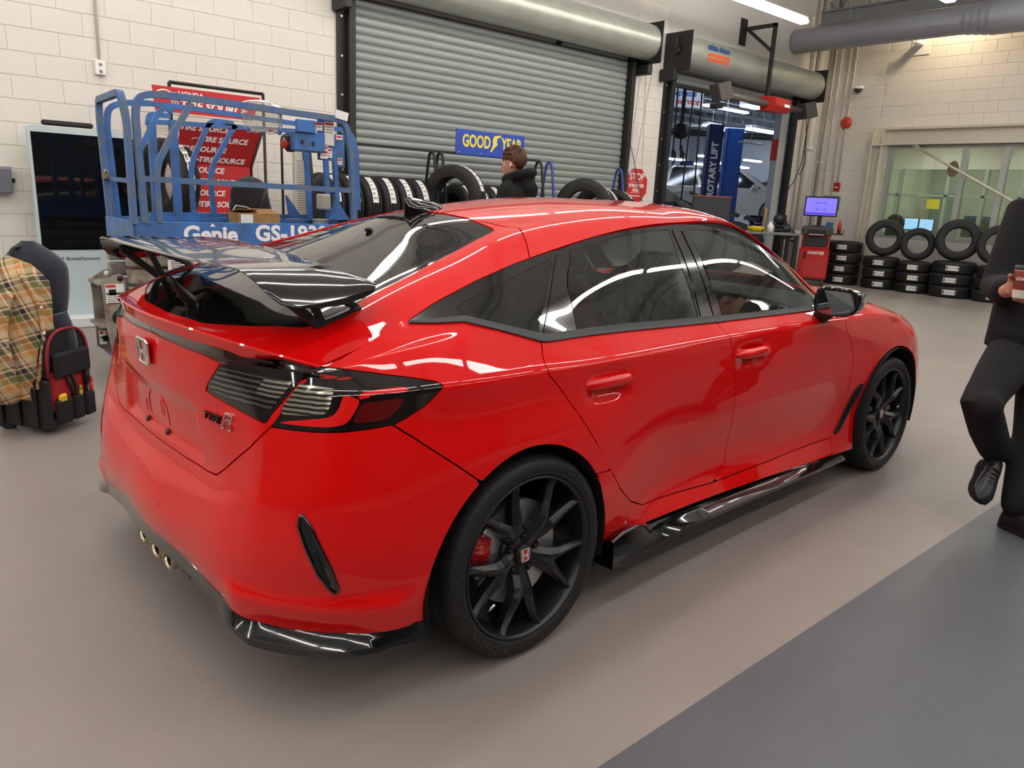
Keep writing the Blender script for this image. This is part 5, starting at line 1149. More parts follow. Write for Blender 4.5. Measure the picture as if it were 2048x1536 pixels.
rail('far_post', gpath([(296, 250), (298, 228), (340, 232)], Y1, .03), .018)
for px in ((612, 300), (650, 300), (668, 300)): rail('post', [gp(px, Y1-.3), gp((px[0]+8, 440), Y1-.3)], .018)
rail('bottom_tube', [gp((300, 436), Y1-.1), gp((640, 444), Y1-.1)], .016); rail('bottom_tube', [gp((300, 428), Y1), gp((640, 434), Y1)], .016)
# platform control box with its decals
c0, c1 = gp((583, 270), Y0+.05), gp((650, 300), Y0+.05); ztop, zbot = gp((600, 240), Y0+.05)[2], gp((610, 303), Y0+.05)[2]
mb = MB(); mb.box((c0[0], -.36, zbot), (c1[0]-.02, -.20, ztop-.08), .008); mb.box((c0[0]+.01, -.385, ztop-.09), (c0[0]+.16, -.35, ztop), .005); cb = mb.build('control_box', GB, lift)
for px in ((598, 284), (620, 288)): c = gp(px, Y0+.05); mb = MB(); mb.box((c[0]-.010, -.366, c[2]-.014), (c[0]+.010, -.358, c[2]+.014)); mb.build('key_slot', PRK, cb)
mb = MB(); c = gp((573, 288), Y0+.1); mb.lathe([(0, -.03), (.03, -.03), (.035, -.01), (.02, .0), (.02, .03)], 16, 'x', tuple(c)); mb.build('stop_button', PRR, cb)
mb = MB(); c = gp((577, 284), Y0+.12); mb.box(c-np.array([.02, .05, .07]), c+np.array([.05, .05, .06]), .02); mb.build('joystick_pod', PRK, cb)
for (xa, ya, xb, yb), y, nm in (((627, 243, 645, 262), Y0+.045, 0), ((648, 243, 668, 292), Y0+.05, 0), ((633, 290, 656, 302), Y0+.045, 0), ((640, 300, 655, 318), Y0+.05, 0), ((654, 296, 664, 316), Y0+.05, 0), ((672, 270, 684, 280), Y1-.3, 1), ((674, 316, 684, 330), Y1-.3, 1)):
    a, b_ = gp((xa, ya), y), gp((xb, yb), y); mb = MB(); mb.box((a[0], a[1]-.004, b_[2]), (b_[0], a[1]-.002, a[2])); d = mb.build('decal', LBLW, lift)
    mb = MB(); mb.box((a[0]+.005, a[1]-.005, a[2]-.022), (b_[0]-.005, a[1]-.0042, a[2]-.006)); mb.build('decal_band', PRR, d)
    for k in range(3):
        z = a[2]-.035-.02*k
        if z > b_[2]+.01: mb = MB(); mb.box((a[0]+.008, a[1]-.005, z-.004), (b_[0]-.012, a[1]-.0042, z)); mb.build('decal_line', PRK, d)
a, b_ = gp((636, 262), Y0+.06), gp((668, 322), Y0+.06); mb = MB(); mb.box((a[0], a[1], b_[2]), (b_[0], a[1]+.02, a[2]+.09), .004); mb.build('panel', GB, lift)
a, b_ = gp((671, 268), Y1-.28), gp((690, 336), Y1-.28); mb = MB(); mb.box((a[0], a[1], b_[2]), (b_[0], a[1]+.05, a[2]), .006); mb.build('panel', GB, lift)
a, b_ = gp((643, 388), Y0+.25), gp((662, 420), Y0+.25); mb = MB(); mb.box((a[0], a[1], b_[2]), (b_[0], a[1]+.10, a[2]), .01); mb.build('manual_box', mat('manual_grey', '#b9b3a6', .6), lift)
a = gp((560, 390), Y1-.1); b_ = gp((590, 436), Y1-.1); mb = MB(); mb.prism([(a[0]+.05, a[2]), (a[0]+.08, b_[2]), (b_[0]+.06, b_[2])], a[1]-.02, a[1]+.02, 'xz'); mb.build('gusset', GB, lift)
a = gp((672, 395), Y0+.3); b_ = gp((700, 440), Y0+.3); mb = MB(); mb.prism([(a[0], a[2]), (a[0]-.06, b_[2]), (b_[0], b_[2])], a[1], a[1]+.02, 'xz'); mb.build('gusset', GB, lift)
a = gp((346, 440), Y0+.1); mb = MB(); mb.lathe([(0, 0), (.05, 0), (.05, .03), (.02, .035), (.02, .1), (0, .1)], 14, 'z', (a[0], a[1], .998)); mb.build('swivel', GBR, lift)
a = gp((458, 430), Y1-.15); mb = MB(); mb.tube([(a[0]-.08, a[1], 1.02), (a[0], a[1], 1.07), (a[0]+.1, a[1], 1.12)], .02, 6); mb.build('latch', GB, lift)
# padlock on the gate
a = gp((212, 350), Y1-.05); mb = MB(); mb.box(a-np.array([.016, .012, .03]), a+np.array([.016, .012, .008]), .004); pk = mb.build('padlock', mat('brass', '#a98a4e', .35, metal=.8), lift); mb = MB(); mb.tube([a+np.array([.011*math.cos(t), 0, .008+.03*math.sin(t)]) for t in np.linspace(0, PI, 8)], .004, 6); mb.build('shackle', BOLT, pk)
# steel end bracket with warning decals: two eared cheek plates and webs
def plate(pp, y, t, nm, par=lift): mb = MB(); mb.prism([(gp(q, y)[0], gp(q, y)[2]) for q in pp], y-3.36, y-3.36+t, 'xz'); return mb.build(nm, GST, par)
S3 = lambda x, y: (160+x/6.98, 500+y/6.98)
pl1 = plate([S3(145, 400), S3(340, 275), S3(400, 265), S3(440, 300), S3(450, 380), S3(470, 900), S3(440, 1450), S3(250, 1340), S3(215, 1050), S3(185, 700)], Y0+.42, .02, 'cheek_plate')
pl2 = plate([S3(300, 440), S3(480, 355), S3(570, 340), S3(625, 380), S3(640, 480), S3(660, 860), S3(640, 1500), S3(480, 1490), S3(380, 1100), S3(350, 800)], Y0+.10, .02, 'cheek_plate')
a = gp(S3(575, 940), Y0+.10); mb = MB(); mb.lathe([(0, -.012), (.05, -.012), (.055, 0)], 20, 'y', (a[0], a[1], a[2])); mb.build('bore', PRK, pl2)
for pc_, y in ((S3(375, 325), Y0+.42), (S3(560, 400), Y0+.10)): a = gp(pc_, y); mb = MB(); mb.lathe([(0, -.006), (.018, -.006), (.02, 0)], 16, 'y', tuple(a)); mb.build('ear_hole', LBLW if y > 3.2 else PRK, pl2)
for zc in (S3(300, 430), S3(330, 1010)): a = gp(zc, Y0+.25); mb = MB(); mb.box((a[0]-.05, Y0+.12-3.36, a[2]-.02), (a[0]+.08, Y0+.42-3.36, a[2]+.0), .003); mb.build('web', GST, pl2)
for (xa, ya, xb, yb), y in (((345, 480, 630, 735), Y0+.098), ((262, 1130, 375, 1310), Y0+.21)):
    a, b_ = gp(S3(xa, ya), y), gp(S3(xb, yb), y); mb = MB(); mb.box((a[0], a[1]-.003, b_[2]), (b_[0], a[1], a[2])); d = mb.build('decal', LBLW, lift)
    mb = MB(); mb.box((a[0]+.004, a[1]-.0045, a[2]-.022), (a[0]+(b_[0]-a[0])*.55, a[1]-.003, a[2]-.005)); mb.build('decal_band', PRR, d); mb = MB(); mb.box((a[0]+.004, a[1]-.0045, (a[2]+b_[2])/2-.008), (b_[0]-.006, a[1]-.003, (a[2]+b_[2])/2+.008)); mb.build('decal_band', mat('print_green', '#2f6b4a', .5), d)
    mb = MB(); mb.box((a[0]+.02, a[1]-.0045, a[2]-.075), (a[0]+.065, a[1]-.003, a[2]-.035), .001); mb.build('decal_symbol', PRK, d)
    for k in range(4): z = (a[2]+b_[2])/2-.02-.014*k; mb = MB(); mb.box((a[0]+.008, a[1]-.0045, z-.003), (b_[0]-.03, a[1]-.003, z)); mb.build('decal_line', PRK, d)
a, b_ = gp((335, 520), Y0+.02), gp((395, 548), Y0+.02); mb = MB(); mb.box((a[0], a[1]-.004, b_[2]), (b_[0], a[1], a[2])); d = mb.build('decal', LBLW, lift)
for k in range(5): mb = MB(); mb.box((a[0]+.02, a[1]-.0055, a[2]-.015-.014*k), (b_[0]-.02, a[1]-.004, a[2]-.010-.014*k)); mb.build('decal_line', PRK, d)
# things left on the platform
CARD = mat('cardboard', '#a9814f', .8, noise=.2, nscale=20)
a, b_ = hit((472, 428), 1, Y0+.22), hit((556, 430), 1, Y0+.22); t = empty('cardboard_box', ((a[0]+b_[0])/2, Y0+.28, 1.0), 0, 'flat brown cardboard box on the lift platform', 'box'); w_ = (b_[0]-a[0])/2
mb = MB(); mb.box((-w_, -.10, 0), (w_, .10, .175), .004); mb.build('carton', CARD, t); mb = MB(); mb.box((-w_+.02, -.103, .09), (-w_+.11, -.1005, .165)); mb.build('shipping_label', LBLW, t)
for k in range(2): mb = MB(); mb.obox((-w_*.5+k*w_, 0, .187), (w_*.48, 0, 0), (0, .08, .015*(1 if k else -1)), (0, 0, .002)); mb.build('flap', CARD, t)
mb = MB(); mb.tube([(-w_, 0, .19), (-w_*.8, .02, .225), (-w_*.3, .02, .215), (0, 0, .19)], .004, 5); mb.build('cable', LBLW, t)
COAT = mat('black_cloth', '#17161a', .85, sheen=.3)
def drape(name, m, cx, cy, zt, zb, hw0, hw1, dep, seed, label, cat, top_round=.12, parent=None, fold=1.):
    """a garment hung over an edge: closed folded shell"""
    rs = random.Random(seed); ph = [rs.uniform(0, 6) for _ in range(6)]; rows = []
    for i in range(17):
        t = i/16; z = zt+(zb-zt)*t; k = min(1, (t/.18)**.5) if t < .18 else 1; hw_ = (hw0+(hw1-hw0)*t)*k; o = []
        for j in range(40):
            a = 2*PI*j/40; r = 1+fold*(.10*t*math.sin(5*a+ph[0]+2*t)+.07*t*math.sin(9*a+ph[1])+.05*math.sin(3*a+ph[2]+4*t)+(fold-1)*.05*math.sin(7*a+9*t+ph[4])+(fold-1)*.04*math.sin(13*t+4*a+ph[5]))
            o.append((hw_*math.cos(a)*r, dep*k*math.sin(a)*r, z-zb+.02*math.sin(4*a+ph[3])*t))
        rows.append(o)
    mb = MB(); mb.grid(rows, closed=True); mb.add(rows[0], [tuple(range(40))[::-1]]); mb.add(rows[-1], [tuple(range(40))])
    o = mb.build(name, m, parent, (cx, cy, zb)); return tag(o, label, cat) if parent is None else o
a, b_ = hit((480, 355), 1, Y0+.30), hit((560, 430), 1, Y0+.30); drape('jacket', COAT, (a[0]+b_[0])/2-.01, Y0+.48, hit((520, 352), 1, Y0+.48)[2], 1.0, .13, .15, .09, 4, 'crumpled black jacket draped on the lift platform rail', 'jacket', fold=2.)
a = hit((642, 430), 1, Y1-.25); t = empty('bucket', (a[0], Y1-.25, 1.0), 0, 'small blue and white bucket on the lift platform', 'bucket'); mb = MB(); mb.lathe([(0, 0), (.062, 0), (.068, .07)], 20); mb.build('lower_tub', mat('bucket_blue', '#3a3fa8', .4), t); mb = MB(); mb.lathe([(.068, .07), (.072, .12), (.078, .125), (.078, .13), (0, .13)], 20); mb.build('lid', mat('bucket_white', '#c9c4bb', .5), t)
# black tool case and bag on the platform
a = hit((640, 372), 1, Y1-.12); drape('tool_bag_small', mat('bag_charcoal', '#35343a', .8), a[0]+.02, Y1-.14, hit((640, 345), 1, Y1-.14)[2], 1.0, .10, .13, .06, 9, 'charcoal tool bag behind the lift control box', 'bag')
# ---- tyre display behind the lift
RS = mat('sign_bright_red', '#c3272a', .45); RSD = mat('sign_shaded_red', '#a81f22', .5); WP = mat('print_white', '#f1ece8', .5)  # RSD: same red darkened, shade of the downward-facing upper panel put into colour
YD = 5.30
dsp = empty('tyre_display', (1.35, YD, 0), 0, 'red tyre display stand with a header board and patterned panel', 'display stand'); DO = np.array([1.35, YD, 0])
def dp(px, y=YD): return hit(px, 1, y)-DO
mb = MB(); A, B = dp((338, 164)), dp((526, 190)); mb.tube([(A[0], 0, 0), (A[0], 0, A[2])], .016, 8); mb.build('post', GUIDE, dsp); mb = MB(); mb.tube([(B[0], 0, 0), (B[0], 0, A[2])], .016, 8); mb.build('post', GUIDE, dsp); mb = MB(); mb.tube([(A[0], 0, A[2]), (B[0], 0, A[2])], .016, 8); mb.build('top_bar', GUIDE, dsp)
a, b_ = dp((303, 168), YD-.05), dp((524, 222), YD-.05); zt_, zb_ = dp((303, 169), YD-.05)[2], dp((310, 221), YD-.05)[2]
mb = MB(); mb.prism([(a[0], zt_), (b_[0]-.02, zt_+.0), (b_[0]-.10, zb_), (a[0]+.02, zb_)], -.06, -.045, 'xz'); hb = mb.build('header_board', RS, dsp)
hc_ = (zt_+zb_)/2; text('lettering', 'HONDA', WP, hb, (a[0]+.34, -.062, zt_-.055), (1, 0, 0), (0, 0, 1), .062, bold=.002); text('lettering', 'TIRE SOURCE', WP, hb, (a[0]+.55, -.062, zb_+.075), (1, 0, 0), (0, 0, 1), .105, bold=.004, shear=.2)
def tyre_mark(par, x, y, z, s, X=(1, 0, 0), Z=(0, 0, 1)):
    """small arched tread mark"""
    X, Z = np.array(X, float), np.array(Z, float); c = np.array([x, y, z]); mb = MB(); mb.tube([c+X*s*(-.5+.9*math.cos(t))+Z*s*1.0*math.sin(t) for t in np.linspace(.6, PI, 8)], s*.07, 4)
    for k in range(3): mb.tube([c+X*s*(.1+.2*k)-Z*s*.1, c+X*s*(.0+.2*k)+Z*s*.55, c+X*s*(-.15+.2*k)+Z*s*.9], s*.08, 4)
    return mb.build('print_mark', WP, par)
tyre_mark(hb, a[0]+.16, -.062, zb_+.07, .12)
# patterned panel: upper part leans out, lower part upright
y_top, y_mid = -.18, .02
TL, TR = dp((362, 243), YD+y_top), dp((524, 258), YD+y_top); ML, MR = dp((358, 325), YD+y_mid), dp((500, 335), YD+y_mid); zT, zM = TR[2], MR[2]
TL[0] = min(TL[0], ML[0]); ML[0] = TL[0]
mb = MB(); mb.add([(TL[0], y_top, zT), (TR[0], y_top, zT), (MR[0], y_mid, zM), (ML[0], y_mid, zM), (TL[0], y_top+.015, zT), (TR[0], y_top+.015, zT), (MR[0], y_mid+.015, zM), (ML[0], y_mid+.015, zM)], [(0, 1, 2, 3), (7, 6, 5, 4), (0, 4, 5, 1), (1, 5, 6, 2), (2, 6, 7, 3), (3, 7, 4, 0)]); up_ = mb.build('upper_panel', RSD, dsp)
mb = MB(); mb.box((ML[0], y_mid, .5), (MR[0], y_mid+.015, zM)); lo_ = mb.build('lower_panel', RS, dsp)
mb = MB(); mb.tube([(TR[0]+.012, y_top, zT), (MR[0]+.012, y_mid, zM), (MR[0]+.012, y_mid, .5)], .014, 6); mb.build('panel_edge', GUIDE, dsp)
TM = text_mesh('TIRE SOURCE', .075, .2, .0022, .0006); TM.materials.clear(); TM.materials.append(WP)
def pattern(par, x0, x1, z0, z1, nrow, place):
    for r in range(nrow):
        for k in range(-1, 3):
            x = x0+.22+.46*k+(.20 if r % 2 else 0); f = (r+.5)/nrow
            if x < x0+.22 or x > x1-.24: continue
            P, Z = place(x, f); o = link('lettering', TM, par); Xv = Vector((1, 0, 0)); Zv = Vector(Z).normalized(); N = Xv.cross(Zv)
            o.matrix_local = Matrix(((Xv[0], Zv[0], N[0], P[0]), (Xv[1], Zv[1], N[1], P[1]), (Xv[2], Zv[2], N[2], P[2]), (0, 0, 0, 1)))
            tyre_mark(par, P[0]-.24, P[1], P[2]-.012, .05, (1, 0, 0), Z)
dv = np.array([0, y_mid-y_top, zM-zT]); un = np.array([0, -(zT-zM), -(y_mid-y_top)]); un /= np.linalg.norm(un)
pattern(up_, TL[0], TR[0], zM, zT, 4, lambda x, f: (np.array([x, y_top, zT])+dv*np.array([0, 1, 1])*f*np.array([1, 1, 1])+un*.003, -dv))
pattern(lo_, ML[0], MR[0]+.02, .9, zM, 6, lambda x, f: (np.array([x, y_mid-.003, zM-(zM-.9)*f]), (0, 0, 1)))
# perforated white column right of the panel and the black hoop
a = dp((600, 360), YD); mb = MB(); mb.box((a[0]-.07, -.03, 0), (a[0]+.07, .03, dp((590, 300), YD)[2]), .006); o = mb.build('perforated_column', mat('column_white', '#c4bfb3', .6), dsp)
q = MB(); q.box((-.05, -.0315, -.004), (.05, -.0300, .004)); SLT = q.mesh('column_slot'); SLT.materials.append(mat('slot_grey', '#7f7a70', .7))
for k in range(26): s_ = link('column_slot', SLT, o); s_.location = (a[0], 0, 1.05+.024*k)
a = dp((566, 400), YD); zt_ = dp((566, 272), YD)[2]; mb = MB(); mb.tube(smooth_path([(a[0], 0, 0), (a[0], 0, zt_), (a[0]+.12, 0, zt_+.03)], r=.05), .014, 8); mb.build('hoop', GUIDE, dsp)
# clear plastic wrap and cardboard tag hung on the top rail
WRAPM = glass_mat('plastic_wrap', '#f4f4f2', .16, .12, '#d8d6d0', 1.35)
a = hit((515, 235), 1, Y0+.05); drape('plastic_wrap', WRAPM, a[0]+.06, Y0+.10, hit((520, 199), 1, Y0+.1)[2], hit((520, 262), 1, Y0+.1)[2], .16, .13, .05, 12, 'crumpled clear plastic wrap hung on the lift top rail', 'plastic wrap')
a = hit((680, 230), 1, Y0); mb = MB(); mb.obox((0, 0, 0), (.05, 0, -.008), (0, .004, 0), (.006, 0, .03)); tag(mb.build('spotted_tag', LBLW, None, (a[0], Y0-.03, a[2]-.005)), 'white spotted card stuck on the lift top rail', 'card')
# ---- free-standing screen kiosk against the wall
KW = mat('kiosk_white', '#bfcdd0', .35); KB = mat('kiosk_glass', '#0a0c10', .04, spec=.7)
YK = 5.60; k0, kb = hit((40, 247), 1, YK), hit((107, 655), 1, YK); x0 = (k0[0]+kb[0])/2; x1 = x0+.92; zt_ = k0[2]
ki = empty('screen_kiosk', (x0, YK, 0), 0, 'tall white kiosk with a black touch screen against the block wall', 'kiosk')
mb = MB(); mb.prism(rpoly([(0, .1), (x1-x0, .1), (x1-x0, zt_), (0, zt_)], .04), 0, .09, 'xz'); mb.build('body', KW, ki)
mb = MB(); mb.box((-.02, -.18, 0), (x1-x0+.02, .22, .10), .01); mb.build('base', mat('kiosk_base', '#e2e6e6', .4), ki)
s0, s1 = hit((60, 262), 1, YK)-np.array([x0, YK, 0]), hit((90, 500), 1, YK)-np.array([x0, YK, 0]); mb = MB(); mb.box((s0[0], -.006, s1[2]), (x1-x0-s0[0], .002, s0[2]), .002); mb.build('screen', KB, ki)
c = hit((168, 517), 1, YK); text('lettering', 'ScreenDynamics', PRK, ki, (c[0]-x0, -.002, c[2]), (1, 0, 0), (0, 0, 1), .042)
c = hit((133, 516), 1, YK); mb = MB(); mb.tube([(c[0]-x0-.02, -.002, c[2]+.012), (c[0]-x0-.035, -.002, c[2]), (c[0]-x0-.02, -.002, c[2]-.012)], .003, 4); mb.tube([(c[0]-x0+.0, -.002, c[2]+.006), (c[0]-x0+.018, -.002, c[2]-.006), (c[0]-x0+.0, -.002, c[2]-.02)], .003, 4); mb.build('logo', PRK, ki)
a, b_ = hit((82, 241), 1, YK+.12), hit((186, 250), 1, YK+.12); mb = MB(); mb.box((a[0]-x0, .10, a[2]-.035), (b_[0]-x0, .15, a[2]+.012), .015); mb.build('top_bar', GUIDE, ki)
# ---- wall fittings at the left
a = hit((199, 137), 1, YW); t = empty('wall_outlet', (a[0], YW, a[2]), 0, 'white outlet box with conduit high on the block wall', 'outlet'); mb = MB(); mb.box((-.045, -.05, -.06), (.045, 0, .07), .006); mb.build('box', WHITE if 'WHITE' in globals() else LBLW, t)
for z in (-.03, .03): mb = MB(); mb.lathe([(0, -.053), (.014, -.053), (.016, -.05)], 12, 'y', (0, 0, z)); mb.build('socket', mat('socket_grey', '#8d8a84', .5), t)
mb = MB(); mb.cyl((0, -.02, .07), (.01, -.02, ZC-a[2]-.02), .012, 8); mb.build('conduit', PLAINW, t); mb = MB(); mb.cyl((.005, -.012, -.06), (.005, -.012, -1.0), .006, 8); mb.build('cable', PLAINW, t)
a = hit((2, 360), 1, YW); t = empty('switch_box', (a[0], YW, a[2]), 0, 'grey switch box cut off by the left edge of the wall', 'switch box'); mb = MB(); mb.box((-.14, -.12, -.11), (.07, 0, .11), .006); mb.build('case', mat('case_grey', '#6a6c78', .5), t); mb = MB(); mb.box((-.145, -.125, .09), (.075, 0, .12), .004); mb.build('lid', mat('case_lid', '#8b8d92', .5), t)
mb = MB(); mb.lathe([(0, .03), (.02, .03), (.024, 0)], 14, 'x', (.07, -.05, 0)); mb.build('knob', PRK, t)
# ---- rolling tool bag and the clothes hung on it
A, B, C_ = hit((2, 856), 2, 0), hit((104, 872), 2, 0), hit((190, 838), 2, 0)
ex = (A-B)/np.linalg.norm(A-B); ey = (C_-B)/np.linalg.norm(C_-B); La, Lb = np.linalg.norm(A-B), np.linalg.norm(C_-B)
BGB = mat('bag_black', '#16161a', .75, noise=.3, nscale=20); BGR = mat('bag_red', '#a01a22', .7); PIPE = mat('bag_piping', '#8c1d2b', .6)
bag = empty('rolling_tool_bag', tuple(B), 0, 'black and red rolling tool bag with tools in its pockets', 'tool bag')
def bl(a, b, z): return ex*a+ey*b+np.array([0, 0, z])
def blk(nm, m, a0, a1, b0, b1, z0, z1, bv=.02, par=None):
    mb = MB(); mb.obox(bl((a0+a1)/2, (b0+b1)/2, (z0+z1)/2), ex*(a1-a0)/2, ey*(b1-b0)/2, np.array([0, 0, (z1-z0)/2]), bv); return mb.build(nm, m, par or bag)
H1, H2 = .33, .56
blk('lower_body', BGB, .03, La, .02, Lb-.02, .05, H1, .03); fr = blk('wheel_frame', mat('frame_black', '#1d1d20', .45), -.01, La-.02, -.012, .03, .03, H1-.02, .012)
for k in range(3): blk('frame_rib', mat('frame_black', '#1d1d20', .45), .06+.12*k, .10+.12*k, -.03, -.01, .04, H1-.06, .008, fr)
blk('red_panel', BGR, -.006, .03, .03, Lb-.03, .12, H1+.02, .01)
for k, (b0, b1) in enumerate(((.03, .15), (.155, .24), (.245, Lb-.01))): blk('pocket', BGB, -.035, -.002, b0, b1, .05, .19, .012)
# domed upper compartment
rows = []
for t in np.linspace(0, 1, 9):
    rows.append([bl(.0+(La*.78)*t+.012*math.sin(PI*t), Lb*.5+(Lb*.46)*math.copysign(abs(math.cos(a))**.7, math.cos(a)), H1-.01+(H2-H1+.02)*(abs(math.sin(a))**.6)*(1-.10*t)) for a in np.linspace(0, PI, 17)])
mb = MB(); mb.grid(rows); mb.add(rows[0], [tuple(range(17))]); mb.add(rows[-1], [tuple(range(17))[::-1]]); mb.build('upper_pouch', BGB, bag)
mb = MB(); mb.tube([q-ex*.004 for q in rows[0]], .009, 6); mb.build('piping', PIPE, bag); mb = MB(); mb.tube([q+np.array([0, 0, .002]) for q in rows[4]], .008, 6); mb.build('piping', PIPE, bag)
mb = MB(); mb.obox(bl(-.02, Lb*.52, H1+.05), ex*.018, ey*Lb*.40, np.array([0, 0, .07]), .015); mb.build('flap', BGB, bag)
mb = MB(); mb.tube([bl(.10, Lb*.35, H2-.02), bl(.12, Lb*.45, H2+.05), bl(.16, Lb*.6, H2+.03), bl(.2, Lb*.7, H2-.03)], .012, 8); mb.build('carry_handle', BGB, bag)
for b in (.02, Lb-.06):
    mb = MB(); c = bl(La-.04, b, .06); mb.tube([c-ey*.02, c+ey*.03], .06, 20); mb.build('wheel', TYRE if 'TYRE' in globals() else PRK, bag)
mb = MB(); mb.tube(smooth_path([bl(La*.55, .05, H1), bl(La*.55, .05, 1.0), bl(La*.55, Lb-.05, 1.0), bl(La*.55, Lb-.05, H1)], r=.05), .011, 8); mb.build('pull_handle', mat('handle_dark', '#2a2a2d', .4, metal=.6), bag)
# tools in the pockets: things of their own
def tool(nm, m, mk, b, z, lb, cat):
    mb = MB(); mk(mb); o = mb.build(nm, m, None, tuple(B+bl(-.020, b, z))); o.rotation_euler.z = math.atan2(ey[1], ey[0]); return tag(o, lb, cat)
tool('tape_measure', mat('tape_yellow', '#e0b818', .4), lambda q: (q.box((-.03, -.012, .0), (.03, .012, .055), .012),), .085, .165, 'yellow and black tape measure in the bag pocket', 'tape measure')
tool('pliers', PRK, lambda q: (q.tube([(0, 0, 0), (-.02, 0, .06), (-.05, 0, .14)], .009, 6), q.tube([(0, 0, 0), (.01, 0, .07), (-.01, 0, .15)], .009, 6)), .18, .17, 'black-handled pliers in the middle bag pocket', 'pliers')
tool('wire_cutter', mat('brassy', '#b59235', .4), lambda q: (q.tube([(0, 0, 0), (.008, 0, .05)], .012, 6), q.cyl((.006, 0, .05), (.012, 0, .075), .008, 8)), .215, .16, 'brass-tipped fitting in the middle bag pocket', 'fitting')
tool('screwdriver', PRK, lambda q: (q.cyl((0, 0, 0), (.01, 0, .08), .010, 8), q.cyl((.01, 0, .08), (.016, 0, .16), .017, 10)), .265, .16, 'dark-handled screwdriver in the right bag pocket', 'screwdriver')
tool('red_marker', PRR, lambda q: (q.cyl((0, 0, 0), (.004, 0, .07), .010, 8), q.cyl((.004, 0, .07), (.006, 0, .10), .007, 8)), Lb-.03, .17, 'red marker standing in the outer bag pocket', 'marker')
# plaid shirt and navy hooded top over the pull handle
m = bpy.data.materials.new('plaid'); m.use_nodes = True; nt = m.node_tree; b = nt.nodes['Principled BSDF']; b.inputs['Roughness'].default_value = .9; tc = nt.nodes.new('ShaderNodeTexCoord'); sp = nt.nodes.new('ShaderNodeSeparateXYZ')
mp = nt.nodes.new('ShaderNodeMapping'); mp.inputs['Rotation'].default_value = (.35, .25, .5); nt.links.new(tc.outputs['Object'], mp.inputs[0]); nt.links.new(mp.outputs[0], sp.inputs[0])
def stripes(ax, freq, cols):
    f = nt.nodes.new('ShaderNodeMath'); f.operation = 'MULTIPLY'; f.inputs[1].default_value = freq; nt.links.new(sp.outputs[ax], f.inputs[0]); g = nt.nodes.new('ShaderNodeMath'); g.operation = 'FRACT'; nt.links.new(f.outputs[0], g.inputs[0])
    r = nt.nodes.new('ShaderNodeValToRGB'); r.color_ramp.interpolation = 'CONSTANT'; el = r.color_ramp.elements; el[0].color = lin(cols[0][1]); el[0].position = 0; el[1].position = cols[1][0]; el[1].color = lin(cols[1][1])
    for p_, c_ in cols[2:]: e = el.new(p_); e.color = lin(c_)
    nt.links.new(g.outputs[0], r.inputs[0]); return r
ca = [(0, '#cdb894'), (.22, '#c98a4a'), (.40, '#cdb894'), (.46, '#6d6f3a'), (.66, '#cdb894'), (.70, '#262b3d'), (.86, '#d8c7a6'), (.94, '#7a4a2a')]
r1, r2 = stripes('X', 7.5, ca), stripes('Z', 7.0, ca); mx = nt.nodes.new('ShaderNodeMix'); mx.data_type = 'RGBA'; mx.inputs[0].default_value = .5; nt.links.new(r1.outputs[0], mx.inputs[6]); nt.links.new(r2.outputs[0], mx.inputs[7]); nt.links.new(mx.outputs[2], b.inputs['Base Color'])
PLAID = m; NAVY = mat('navy_cloth', '#1e2330', .9, sheen=.3)
hc = B+bl(La*.62, Lb*.25, 0)
sh = drape('plaid_shirt', PLAID, hc[0]-.03, hc[1]-.08, .965, .20, .17, .19, .10, 21, 'brown and olive plaid shirt hung over the tool bag handle', 'shirt', fold=1.5)
mb = MB(); mb.tube(smooth_path([(.02, -.115, .70), (.10, -.10, .52), (.11, -.10, .35), (.05, -.12, .06)], r=.08), [.012]*len(smooth_path([(.02, -.115, .70), (.10, -.10, .52), (.11, -.10, .35), (.05, -.12, .06)], r=.08)), 6); mb.build('placket', PLAID, sh)
mb = MB(); mb.tube(smooth_path([(-.06, -.13, .60), (-.12, -.17, .40), (-.10, -.16, .2), (-.08, -.13, .02)], r=.1), .055, 12); mb.build('sleeve', PLAID, sh)
for z in (.50, .36): mb = MB(); mb.sphere((.108, -.114, z), .008, 8, 6); mb.build('button', LBLW, sh)
# hood and body of the navy top behind the shirt
rows = []
for i in range(14):
    t = i/13; z = 1.03-.40*t; w_ = .14*math.sin(min(1, t*2.2+.12)*PI/2)*(1-.35*t*t); o = []
    for j in range(24):
        a = 2*PI*j/24; r = 1+.06*math.sin(3*a+4*t)
        o.append((.03+.05*t+w_*1.15*math.cos(a)*r, .03+w_*.8*math.sin(a)*r, z-.5))
    rows.append(o)
mb = MB(); mb.grid(rows, closed=True); mb.add(rows[0], [tuple(range(24))[::-1]]); mb.add(rows[-1], [tuple(range(24))]); ho = mb.build('hooded_top', NAVY, None, (hc[0]+.05, hc[1]+.0, .5)); tag(ho, 'dark navy hooded top draped behind the plaid shirt', 'hoodie')
mb = MB(); mb.tube(smooth_path([(.12, -.06, .14), (.16, -.08, -.02), (.13, -.08, -.2), (.05, -.09, -.32)], r=.1), [.05, .052, .05, .05, .05, .048, .045, .04, .035, .03, .03, .03][:len(smooth_path([(.12, -.06, .14), (.16, -.08, -.02), (.13, -.08, -.2), (.05, -.09, -.32)], r=.1))], 10); mb.build('body_cloth', NAVY, ho)
mb = MB(); mb.tube([(.155, -.07, .10), (.17, -.09, .0), (.168, -.09, -.12)], .004, 6); mb.build('drawstring', PRK, ho)
